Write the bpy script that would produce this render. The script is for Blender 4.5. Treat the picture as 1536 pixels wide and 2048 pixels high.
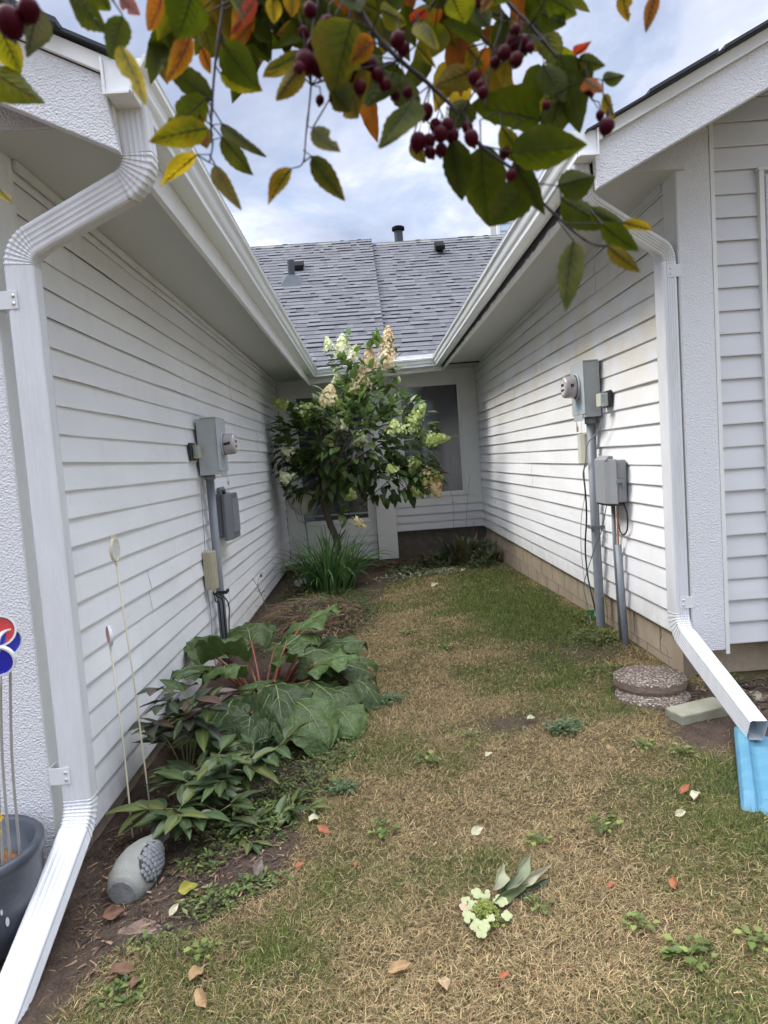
import bpy, bmesh, math, random
import numpy as np
from mathutils import Vector, Matrix
for o in list(bpy.data.objects): bpy.data.objects.remove(o, do_unlink=True)
SC = bpy.context.scene; COL = SC.collection
rnd = random.Random(7); R = math.radians

# ---------------------------------------------------------------- camera, sky, sun, exposure
cd = bpy.data.cameras.new('camera'); cam = bpy.data.objects.new('camera', cd); COL.objects.link(cam)
W = ((0.9972205561, 0.0726589680, -0.0164874740), (-0.0219116546, 0.0744996256, -0.9969802832), (-0.0712112478, 0.9945705003, 0.0758846362))
m = Matrix([list(W[0]) + [0], list(W[1]) + [0], list(W[2]) + [1.45], [0, 0, 0, 1]]); cam.matrix_world = m
cd.sensor_fit = 'AUTO'; cd.sensor_width = 36.0; cd.lens = 36.0 * 1365 / 2048
cd.clip_start = 0.02; cd.clip_end = 2000
cd.dof.use_dof = True; cd.dof.focus_distance = 4.5; cd.dof.aperture_fstop = 8.5
SC.camera = cam
SUN_EL, SUN_AZ = R(45), R(-74)          # azimuth from +Y, towards -X
sd = Vector((math.sin(SUN_AZ) * math.cos(SUN_EL), math.cos(SUN_AZ) * math.cos(SUN_EL), math.sin(SUN_EL)))
wd = bpy.data.worlds.new('World'); SC.world = wd; wd.use_nodes = True
nt = wd.node_tree; N = nt.nodes; LK = nt.links; N.clear()
def wn(t, **k):
    n = N.new(t)
    for a, b in k.items(): setattr(n, a, b)
    return n
wo = wn('ShaderNodeOutputWorld'); bg = wn('ShaderNodeBackground'); bg.inputs[1].default_value = 0.1
sky = wn('ShaderNodeTexSky', sky_type='NISHITA', sun_disc=False); sky.sun_elevation = SUN_EL; sky.sun_rotation = SUN_AZ
tc = wn('ShaderNodeTexCoord')
# flat cloud deck: direction divided by its height
sep = wn('ShaderNodeSeparateXYZ'); LK.new(tc.outputs['Generated'], sep.inputs[0])
mx = wn('ShaderNodeMath', operation='MAXIMUM'); mx.inputs[1].default_value = 0.06; LK.new(sep.outputs[2], mx.inputs[0])
ad = wn('ShaderNodeMath', operation='ADD'); ad.inputs[1].default_value = 0.25; LK.new(mx.outputs[0], ad.inputs[0])
dv = wn('ShaderNodeVectorMath', operation='DIVIDE'); cb = wn('ShaderNodeCombineXYZ')
for i in range(3): LK.new(ad.outputs[0], cb.inputs[i])
LK.new(tc.outputs['Generated'], dv.inputs[0]); LK.new(cb.outputs[0], dv.inputs[1])
def wnoise(scale, detail, rough, dist, off):
    mp = wn('ShaderNodeMapping'); mp.inputs['Location'].default_value = off; LK.new(dv.outputs[0], mp.inputs[0])
    n = wn('ShaderNodeTexNoise'); n.inputs['Scale'].default_value = scale; n.inputs['Detail'].default_value = detail
    n.inputs['Roughness'].default_value = rough; n.inputs['Distortion'].default_value = dist; LK.new(mp.outputs[0], n.inputs[0]); return n
def wramp(src, pts):
    r = wn('ShaderNodeValToRGB'); LK.new(src, r.inputs[0])
    while len(r.color_ramp.elements) < len(pts): r.color_ramp.elements.new(0.5)
    for e, (p, c) in zip(r.color_ramp.elements, pts): e.position = p; e.color = (*c, 1)
    return r
n1 = wnoise(1.15, 7, 0.55, 0.35, (0.35, 1.2, 0)); n2 = wnoise(3.0, 8, 0.62, 0.6, (4.2, 0.3, 0))
cov = wramp(n2.outputs[0], [(0.36, (0.55, 0.55, 0.55)), (0.56, (1, 1, 1))])
shade = wramp(n1.outputs[0], [(0.38, (2.7, 3.1, 4.2)), (0.50, (4.4, 4.75, 5.8)), (0.60, (8.2, 8.3, 8.6))])
mixc = wn('ShaderNodeMix', data_type='RGBA'); LK.new(cov.outputs[0], mixc.inputs[0]); LK.new(sky.outputs[0], mixc.inputs[6]); LK.new(shade.outputs[0], mixc.inputs[7])
# added boost: sky overhead, out of view, brightened to light the walls; hy neutral
hz = wn('ShaderNodeMapRange'); hz.inputs[1].default_value = 0.55; hz.inputs[2].default_value = 0.95; hz.inputs[3].default_value = 1.0; hz.inputs[4].default_value = 5.2
LK.new(sep.outputs[2], hz.inputs[0])
hy = wn('ShaderNodeMapRange'); hy.inputs[1].default_value = 0.45; hy.inputs[2].default_value = -0.5; hy.inputs[3].default_value = 1.0; hy.inputs[4].default_value = 1.0
LK.new(sep.outputs[1], hy.inputs[0])
mm = wn('ShaderNodeMath', operation='MULTIPLY'); LK.new(hz.outputs[0], mm.inputs[0]); LK.new(hy.outputs[0], mm.inputs[1])
vs = wn('ShaderNodeVectorMath', operation='SCALE'); LK.new(mixc.outputs[2], vs.inputs[0]); LK.new(mm.outputs[0], vs.inputs['Scale'])
LK.new(vs.outputs[0], bg.inputs[0]); LK.new(bg.outputs[0], wo.inputs[0])
sl = bpy.data.lights.new('sun', 'SUN'); sl.energy = 1.6; sl.angle = R(20); sl.color = (1.0, 0.95, 0.87)
so = bpy.data.objects.new('sun', sl); COL.objects.link(so); so.rotation_euler = sd.to_track_quat('Z', 'Y').to_euler()
SC.view_settings.view_transform = 'Standard'; SC.view_settings.look = 'None'; SC.view_settings.gamma = 1.0; SC.view_settings.use_curve_mapping = False
SC.view_settings.exposure = 0.9
SC.cycles.max_bounces = 8; SC.cycles.diffuse_bounces = 4; SC.cycles.transparent_max_bounces = 8

# ---------------------------------------------------------------- helpers
BASE = {}
def thing(name, label, cat, loc=(0, 0, 0), group=None):
    o = bpy.data.objects.new(name, None); COL.objects.link(o); o.location = loc; o.empty_display_size = 0.1
    o['label'] = label; o['category'] = cat
    if group: o['group'] = group
    BASE[o] = Vector(loc); return o
def tag(o, label, cat, group=None, kind=None):
    if label: o['label'] = label
    if cat: o['category'] = cat
    if group: o['group'] = group
    if kind: o['kind'] = kind
    return o
class MB:
    def __init__(s): s.v = []; s.f = []; s.c = []; s.cc = (1, 1, 1)
    def add(s, vs, fs):
        n = len(s.v); s.v.extend([tuple(p) for p in vs]); s.f.extend([tuple(i + n for i in q) for q in fs]); s.c.extend([s.cc] * len(vs)); return n
    def box(s, x0, x1, y0, y1, z0, z1):
        s.add([(x0,y0,z0),(x1,y0,z0),(x1,y1,z0),(x0,y1,z0),(x0,y0,z1),(x1,y0,z1),(x1,y1,z1),(x0,y1,z1)],
              [(0,3,2,1),(4,5,6,7),(0,1,5,4),(1,2,6,5),(2,3,7,6),(3,0,4,7)])
    def prism(s, poly, axis, a, b):   # poly of 2D points, extruded along axis 0/1/2
        def P(p, t):
            q = list(p); q.insert(axis, t); return tuple(q)
        n = len(poly); s.add([P(p, a) for p in poly] + [P(p, b) for p in poly],
            [tuple(range(n)), tuple(range(2*n-1, n-1, -1))] + [(i, i+n, (i+1) % n + n, (i+1) % n) for i in range(n)])
    def tube(s, pts, r, seg=8, r1=None, cap=True):
        pts = [Vector(p) for p in pts]; n = len(pts); rs = [r + ((r1 if r1 is not None else r) - r) * i / max(1, n-1) for i in range(n)] if not isinstance(r, (list, tuple)) else list(r)
        t0 = (pts[1] - pts[0]).normalized(); a = t0.orthogonal().normalized(); vs = []; fs = []
        for i, p in enumerate(pts):
            t = (pts[min(i+1, n-1)] - pts[max(i-1, 0)]).normalized()
            a = (a - t * a.dot(t)).normalized(); b = t.cross(a)
            for k in range(seg):
                w = 2 * math.pi * k / seg; vs.append(p + (a * math.cos(w) + b * math.sin(w)) * rs[i])
        for i in range(n-1):
            for k in range(seg): fs.append((i*seg+k, i*seg+(k+1) % seg, (i+1)*seg+(k+1) % seg, (i+1)*seg+k))
        if cap: fs.append(tuple(range(seg-1, -1, -1))); fs.append(tuple(range((n-1)*seg, n*seg)))
        s.add(vs, fs)
    def lathe(s, c, axis, prof, seg=24, cap=True):   # prof: (r, h)
        c = Vector(c); ax = Vector(axis).normalized(); a = ax.orthogonal().normalized(); b = ax.cross(a); vs = []; fs = []
        for r, h in prof:
            for k in range(seg):
                w = 2*math.pi*k/seg; vs.append(c + ax*h + (a*math.cos(w) + b*math.sin(w))*r)
        for i in range(len(prof)-1):
            for k in range(seg): fs.append((i*seg+k, i*seg+(k+1) % seg, (i+1)*seg+(k+1) % seg, (i+1)*seg+k))
        if cap: fs.append(tuple(range(seg-1, -1, -1))); fs.append(tuple(range((len(prof)-1)*seg, len(prof)*seg)))
        s.add(vs, fs)
    def build(s, name, mt, parent=None, smooth=False, bevel=0, bseg=2, solid=0, base=None, recalc=True):
        off = BASE.get(parent, Vector()) if parent is not None else (Vector(base) if base else Vector())
        me = bpy.data.meshes.new(name); me.from_pydata([(x-off.x, y-off.y, z-off.z) for x, y, z in s.v], [], s.f)
        if recalc and len(s.v) < 60000:
            bm = bmesh.new(); bm.from_mesh(me); bmesh.ops.recalc_face_normals(bm, faces=bm.faces); bm.to_mesh(me); bm.free()
        me.materials.append(mt)
        if any(c != (1, 1, 1) for c in s.c[:1] + s.c[-1:]) or len(set(s.c)) > 1:
            ca = me.color_attributes.new('col', 'FLOAT_COLOR', 'POINT')
            ca.data.foreach_set('color', np.array([(*c, 1) for c in s.c], dtype=np.float32).ravel())
        if smooth: me.polygons.foreach_set('use_smooth', [True]*len(me.polygons))
        me.update(); o = bpy.data.objects.new(name, me); COL.objects.link(o)
        if parent is not None: o.parent = parent; BASE[o] = off
        elif base: o.location = off
        if solid: q = o.modifiers.new('solid', 'SOLIDIFY'); q.thickness = solid; q.offset = 0
        if bevel: q = o.modifiers.new('bevel', 'BEVEL'); q.width = bevel; q.segments = bseg; q.limit_method = 'ANGLE'
        return o

def sweep(mb, prof, path, a0, scales=None, cap0=False, cap1=False, closed=True):
    """prof (u,v) points carried along path; a0 is the first u axis (parallel transport)."""
    path = [Vector(p) for p in path]; n = len(path); a = Vector(a0).normalized(); vs = []; fs = []; m = len(prof)
    for i, p in enumerate(path):
        t = (path[min(i+1, n-1)] - path[max(i-1, 0)]).normalized(); a = (a - t*a.dot(t)).normalized(); b = t.cross(a)
        k = scales[i] if scales else 1
        for u, v in prof: vs.append(p + a*u*k + b*v*k)
    for i in range(n-1):
        for k in range(m if closed else m-1): fs.append((i*m+k, i*m+(k+1) % m, (i+1)*m+(k+1) % m, (i+1)*m+k))
    if cap0: fs.append(tuple(range(m-1, -1, -1)))
    if cap1: fs.append(tuple(range((n-1)*m, n*m)))
    mb.add(vs, fs)

# ---------------------------------------------------------------- materials
def mat(name, col, rough=0.6, metal=0, spec=0.5, var=0.0, vscale=6.0, vcol=None, bump=0.0, bscale=80.0, bdetail=4, vcattr=False, transl=0.0, stretch=None, coat=0, bdist=0.003, vor=0.0, fn=None, emit=None):
    mt = bpy.data.materials.new(name); mt.use_nodes = True; t = mt.node_tree; n = t.nodes; l = t.links
    b = n['Principled BSDF']; b.inputs['Roughness'].default_value = rough; b.inputs['Metallic'].default_value = metal
    b.inputs['Specular IOR Level'].default_value = spec; b.inputs['Base Color'].default_value = (*col, 1); b.inputs['Coat Weight'].default_value = coat
    c = n.new('ShaderNodeTexCoord'); mp = n.new('ShaderNodeMapping'); l.new(c.outputs['Object'], mp.inputs[0])
    if stretch: mp.inputs['Scale'].default_value = stretch
    out = None
    if vcattr:
        at = n.new('ShaderNodeAttribute'); at.attribute_name = 'col'; out = at.outputs['Color']
        mu = n.new('ShaderNodeMix'); mu.data_type = 'RGBA'; mu.blend_type = 'MULTIPLY'; mu.inputs[0].default_value = 1; l.new(out, mu.inputs[6]); mu.inputs[7].default_value = (*col, 1); out = mu.outputs[2]
    if var:
        q = n.new('ShaderNodeTexNoise'); q.inputs['Scale'].default_value = vscale; q.inputs['Detail'].default_value = 6; q.inputs['Roughness'].default_value = 0.6; l.new(mp.outputs[0], q.inputs[0])
        rr = n.new('ShaderNodeMapRange'); rr.inputs[1].default_value = 0.35; rr.inputs[2].default_value = 0.65; rr.inputs[3].default_value = 0; rr.inputs[4].default_value = var; l.new(q.outputs[0], rr.inputs[0])
        mu = n.new('ShaderNodeMix'); mu.data_type = 'RGBA'; l.new(rr.outputs[0], mu.inputs[0])
        if out: l.new(out, mu.inputs[6])
        else: mu.inputs[6].default_value = (*col, 1)
        mu.inputs[7].default_value = (*(vcol or tuple(x*0.5 for x in col)), 1); out = mu.outputs[2]
    if fn: out = fn(n, l, c, out, b)
    if out: l.new(out, b.inputs['Base Color'])
    if bump:
        q = n.new('ShaderNodeTexNoise'); q.inputs['Scale'].default_value = bscale; q.inputs['Detail'].default_value = bdetail; q.inputs['Roughness'].default_value = 0.6; l.new(mp.outputs[0], q.inputs[0]); h = q.outputs[0]
        if vor:
            vv = n.new('ShaderNodeTexVoronoi'); vv.inputs['Scale'].default_value = vor; vv.feature = 'SMOOTH_F1'; l.new(mp.outputs[0], vv.inputs[0])
            a = n.new('ShaderNodeMath'); a.operation = 'ADD'; l.new(h, a.inputs[0]); l.new(vv.outputs[0], a.inputs[1]); h = a.outputs[0]
        bp = n.new('ShaderNodeBump'); bp.inputs['Strength'].default_value = bump; bp.inputs['Distance'].default_value = bdist; l.new(h, bp.inputs['Height']); l.new(bp.outputs[0], b.inputs['Normal'])
    if transl:
        tr = n.new('ShaderNodeBsdfTranslucent'); mxs = n.new('ShaderNodeMixShader'); mxs.inputs[0].default_value = transl
        if out: l.new(out, tr.inputs[0])
        else: tr.inputs[0].default_value = (*col, 1)
        l.new(b.outputs[0], mxs.inputs[1]); l.new(tr.outputs[0], mxs.inputs[2]); l.new(mxs.outputs[0], n['Material Output'].inputs[0])
    return mt
def ramp(n, l, src, pts):
    r = n.new('ShaderNodeValToRGB'); l.new(src, r.inputs[0])
    while len(r.color_ramp.elements) < len(pts): r.color_ramp.elements.new(0.5)
    for e, (p, c) in zip(r.color_ramp.elements, pts): e.position = p; e.color = (*c, 1) if len(c) == 3 else c
    return r.outputs[0]
def noise(n, l, c, scale, stretch=(1,1,1), detail=5, rough=0.6, off=(0,0,0)):
    mp = n.new('ShaderNodeMapping'); mp.inputs['Scale'].default_value = stretch; mp.inputs['Location'].default_value = off; l.new(c.outputs['Object'], mp.inputs[0])
    q = n.new('ShaderNodeTexNoise'); q.inputs['Scale'].default_value = scale; q.inputs['Detail'].default_value = detail; q.inputs['Roughness'].default_value = rough; l.new(mp.outputs[0], q.inputs[0]); return q.outputs[0]
def mixc_(n, l, fac, a, b, mode='MIX'):
    m_ = n.new('ShaderNodeMix'); m_.data_type = 'RGBA'; m_.blend_type = mode
    if isinstance(fac, float): m_.inputs[0].default_value = fac
    else: l.new(fac, m_.inputs[0])
    for i, q in ((6, a), (7, b)):
        if isinstance(q, tuple): m_.inputs[i].default_value = (*q, 1)
        else: l.new(q, m_.inputs[i])
    return m_.outputs[2]
def mth(n, l, op, a, b=None):
    m_ = n.new('ShaderNodeMath'); m_.operation = op; m_.use_clamp = False
    for i, q in enumerate((a, b)):
        if q is None: continue
        if isinstance(q, (int, float)): m_.inputs[i].default_value = q
        else: l.new(q, m_.inputs[i])
    return m_.outputs[0]
def mrange(n, l, src, a, b, c=0.0, d=1.0):
    r = n.new('ShaderNodeMapRange'); l.new(src, r.inputs[0])
    for i, q in zip((1, 2, 3, 4), (a, b, c, d)): r.inputs[i].default_value = q
    return r.outputs[0]
def siding_fn(stain):
    def fn(n, l, c, out, b):
        base = mixc_(n, l, mrange(n, l, noise(n, l, c, 1.6, (1, 0.6, 1)), 0.35, 0.7), (0.83, 0.83, 0.835), (0.75, 0.75, 0.75))
        streak = mrange(n, l, noise(n, l, c, 9, (1, 1, 0.12), 4), 0.55, 0.8, 0, 0.22)
        base = mixc_(n, l, streak, base, (0.52, 0.50, 0.46))
        sp = mrange(n, l, noise(n, l, c, 70, (1, 1, 1), 2), 0.72, 0.76, 0, 0.5)
        base = mixc_(n, l, sp, base, (0.45, 0.43, 0.38))
        if stain:
            g = n.new('ShaderNodeNewGeometry'); s = n.new('ShaderNodeSeparateXYZ'); l.new(g.outputs['Position'], s.inputs[0])
            zz = mth(n, l, 'MULTIPLY', mrange(n, l, s.outputs[2], 1.55, 2.1), mrange(n, l, s.outputs[2], 2.65, 2.35))
            st = mth(n, l, 'MULTIPLY', zz, mrange(n, l, noise(n, l, c, 2.2, (1, 1, 1.3), 5), 0.42, 0.62, 0.0, 0.6))
            base = mixc_(n, l, st, base, (0.72, 0.64, 0.46))
        g2 = n.new('ShaderNodeNewGeometry'); s2 = n.new('ShaderNodeSeparateXYZ'); l.new(g2.outputs['Position'], s2.inputs[0])
        lo = mth(n, l, 'MULTIPLY', mrange(n, l, s2.outputs[2], 0.62 if stain else 0.30, 0.36 if stain else 0.02), mrange(n, l, noise(n, l, c, 7, (1, 1, 1), 6), 0.35, 0.65, 0.1, 0.55))
        base = mixc_(n, l, lo, base, (0.48, 0.45, 0.38))
        scf = mrange(n, l, noise(n, l, c, 3.5, (1, 0.5, 1), 8, 0.75), 0.60, 0.68, 0, 0.22); base = mixc_(n, l, scf, base, (0.55, 0.55, 0.55))
        return base
    return fn
M = {}
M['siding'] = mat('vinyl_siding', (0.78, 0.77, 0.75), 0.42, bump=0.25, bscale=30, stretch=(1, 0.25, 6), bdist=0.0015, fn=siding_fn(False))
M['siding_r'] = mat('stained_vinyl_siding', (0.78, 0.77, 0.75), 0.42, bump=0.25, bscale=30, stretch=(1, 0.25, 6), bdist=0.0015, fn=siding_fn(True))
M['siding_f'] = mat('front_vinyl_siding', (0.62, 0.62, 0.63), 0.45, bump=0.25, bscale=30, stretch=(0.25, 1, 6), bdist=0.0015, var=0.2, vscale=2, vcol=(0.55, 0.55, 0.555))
M['stucco'] = mat('painted_stucco', (0.70, 0.70, 0.715), 0.6, bump=1.0, bscale=110, bdetail=4, bdist=0.004, vor=170, var=0.3, vscale=4, vcol=(0.64, 0.64, 0.66))
M['trim'] = mat('painted_trim', (0.80, 0.80, 0.78), 0.5, var=0.25, vscale=5, vcol=(0.68, 0.67, 0.63), bump=0.15, bscale=60)
M['trim_d'] = mat('painted_panel', (0.72, 0.72, 0.69), 0.55, var=0.3, vscale=4, vcol=(0.58, 0.57, 0.53), bump=0.1, bscale=40)
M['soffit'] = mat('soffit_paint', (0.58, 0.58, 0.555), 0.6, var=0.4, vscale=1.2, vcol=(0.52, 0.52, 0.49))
def gut_fn(n, l, c, out, b):
    d = mrange(n, l, noise(n, l, c, 5, (1, 0.5, 2), 6), 0.5, 0.75, 0, 0.35)
    return mixc_(n, l, d, (0.80, 0.82, 0.82), (0.62, 0.64, 0.62))
M['gutter'] = mat('white_aluminium', (0.8, 0.82, 0.82), 0.28, spec=0.6, fn=gut_fn)
M['pipe_w'] = mat('white_downspout_enamel', (0.68, 0.69, 0.71), 0.27, spec=0.6, coat=0.15, var=0.55, vscale=9, vcol=(0.53, 0.53, 0.52), stretch=(1, 1, 0.22), bump=0.12, bscale=12, bdist=0.004)
M['bracket'] = mat('white_bracket', (0.66, 0.68, 0.67), 0.4)
M['screw'] = mat('screw_metal', (0.7, 0.7, 0.7), 0.3, metal=0.9)
def gap_shade_dirt(n, l, c, out, b):
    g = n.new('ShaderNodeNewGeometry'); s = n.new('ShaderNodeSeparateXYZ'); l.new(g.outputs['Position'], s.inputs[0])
    up = mrange(n, l, mth(n, l, 'ADD', s.outputs[2], mth(n, l, 'MULTIPLY', noise(n, l, c, 5, (1, 1, 1), 6, 0.7), 0.07)), 2.690, 2.700)  # gutter gap's dark shade painted solid along the top; mildew speckle below it
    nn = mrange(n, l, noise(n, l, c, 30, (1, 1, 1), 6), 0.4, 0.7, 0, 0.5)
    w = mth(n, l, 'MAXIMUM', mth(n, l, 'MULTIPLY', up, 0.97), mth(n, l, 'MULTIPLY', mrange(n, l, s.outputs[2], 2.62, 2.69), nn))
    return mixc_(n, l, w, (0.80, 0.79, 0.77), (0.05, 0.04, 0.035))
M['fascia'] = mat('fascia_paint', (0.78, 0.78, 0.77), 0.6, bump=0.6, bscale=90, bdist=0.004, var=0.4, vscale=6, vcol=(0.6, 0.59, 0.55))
M['fascia_r'] = mat('mildew_gap_shade_fascia', (0.78, 0.78, 0.77), 0.6, bump=0.6, bscale=90, bdist=0.004, fn=gap_shade_dirt)
def block_fn(n, l, c, out, b):
    base = mixc_(n, l, mrange(n, l, noise(n, l, c, 5, (1, 1, 1)), 0.35, 0.65), (0.44, 0.35, 0.25), (0.34, 0.27, 0.19))
    fine = mrange(n, l, noise(n, l, c, 60, (1, 1, 1)), 0.4, 0.7, 0, 0.35); base = mixc_(n, l, fine, base, (0.26, 0.21, 0.155))
    run = mrange(n, l, noise(n, l, c, 18, (1, 1, 0.1), 3), 0.55, 0.7, 0, 0.4); return mixc_(n, l, run, base, (0.25, 0.20, 0.15))
M['block'] = mat('tan_painted_block', (0.3, 0.24, 0.18), 0.85, bump=0.5, bscale=120, fn=block_fn, bdist=0.003)
M['mortar'] = mat('dark_joint', (0.27, 0.215, 0.155), 0.9)
M['shingle'] = mat('grey_asphalt_shingle', (1, 1, 1), 0.9, vcattr=True, bump=0.6, bscale=300, bdist=0.002, var=0.35, vscale=120, vcol=(0.10, 0.10, 0.12))
M['shingle_d'] = mat('dark_roof_edge', (0.045, 0.05, 0.06), 0.9, bump=0.4, bscale=200)
M['ridge'] = mat('ridge_cap_shingle', (0.12, 0.125, 0.115), 0.9, var=0.5, vscale=10, vcol=(0.20, 0.20, 0.17))
M['glass'] = mat('dark_window_glass', (0.040, 0.044, 0.050), 0.08, spec=1.0, var=0.5, vscale=1.6, vcol=(0.075, 0.082, 0.09), bump=0.02, bscale=2.5); M['glass'].node_tree.nodes['Principled BSDF'].inputs['IOR'].default_value = 1.6; M['glass'].node_tree.nodes['Principled BSDF'].inputs['Alpha'].default_value = 0.62
M['curtain'] = mat('pale_curtain', (0.55, 0.60, 0.68), 0.9)
M['block_shade'] = mat('shade_darkened_block', (0.13, 0.11, 0.09), 0.9, var=0.7, vscale=8, vcol=(0.07, 0.06, 0.05), bump=0.5, bscale=120, bdist=0.003)  # block colour darkened to stand in for the shade on the back foundation
M['sash'] = mat('grey_window_sash', (0.36, 0.37, 0.38), 0.5)
M['core'] = mat('wall_core', (0.3, 0.3, 0.3), 0.9)
M['black'] = mat('black_rubber', (0.015, 0.015, 0.017), 0.5)
M['meterbox'] = mat('pale_grey_green_steel', (0.43, 0.465, 0.47), 0.42, spec=0.5, var=0.5, vscale=7, vcol=(0.34, 0.37, 0.375))
M['meterglass'] = mat('clouded_meter_cover', (0.42, 0.38, 0.39), 0.12, spec=0.7, coat=0.5)
M['meterin'] = mat('meter_face', (0.55, 0.52, 0.50), 0.5)
M['conduit'] = mat('grey_conduit', (0.23, 0.25, 0.28), 0.5, var=0.4, vscale=9, vcol=(0.16, 0.17, 0.19), stretch=(1, 1, 0.3))
M['greybox'] = mat('grey_plastic_box', (0.27, 0.28, 0.29), 0.5, var=0.3, vscale=9, vcol=(0.21, 0.22, 0.23), bump=0.1, bscale=200)
M['dgreybox'] = mat('dark_grey_plastic_box', (0.13, 0.14, 0.155), 0.5, var=0.3, vscale=9, vcol=(0.10, 0.105, 0.11))
M['tanbox'] = mat('aged_tan_plastic', (0.42, 0.38, 0.27), 0.55, var=0.5, vscale=14, vcol=(0.30, 0.27, 0.19))
M['creambox'] = mat('cream_plastic', (0.58, 0.57, 0.46), 0.5, var=0.3, vscale=14, vcol=(0.45, 0.44, 0.36))
M['bluelabel'] = mat('faded_blue_label', (0.30, 0.45, 0.55), 0.6)
M['copper'] = mat('orange_wire', (0.55, 0.18, 0.08), 0.5)
M['green_p'] = mat('green_plastic', (0.01, 0.22, 0.10), 0.45)
M['greenwire'] = mat('green_wire', (0.02, 0.14, 0.10), 0.5)
M['vent'] = mat('dark_grey_vent_pipe', (0.06, 0.072, 0.085), 0.7, spec=0.3, var=0.3, vscale=6)
M['ventlid'] = mat('black_roof_vent', (0.010, 0.010, 0.011), 0.9, spec=0.1)
M['lightblue'] = mat('pale_blue_siding', (0.50, 0.60, 0.68), 0.6)
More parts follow.
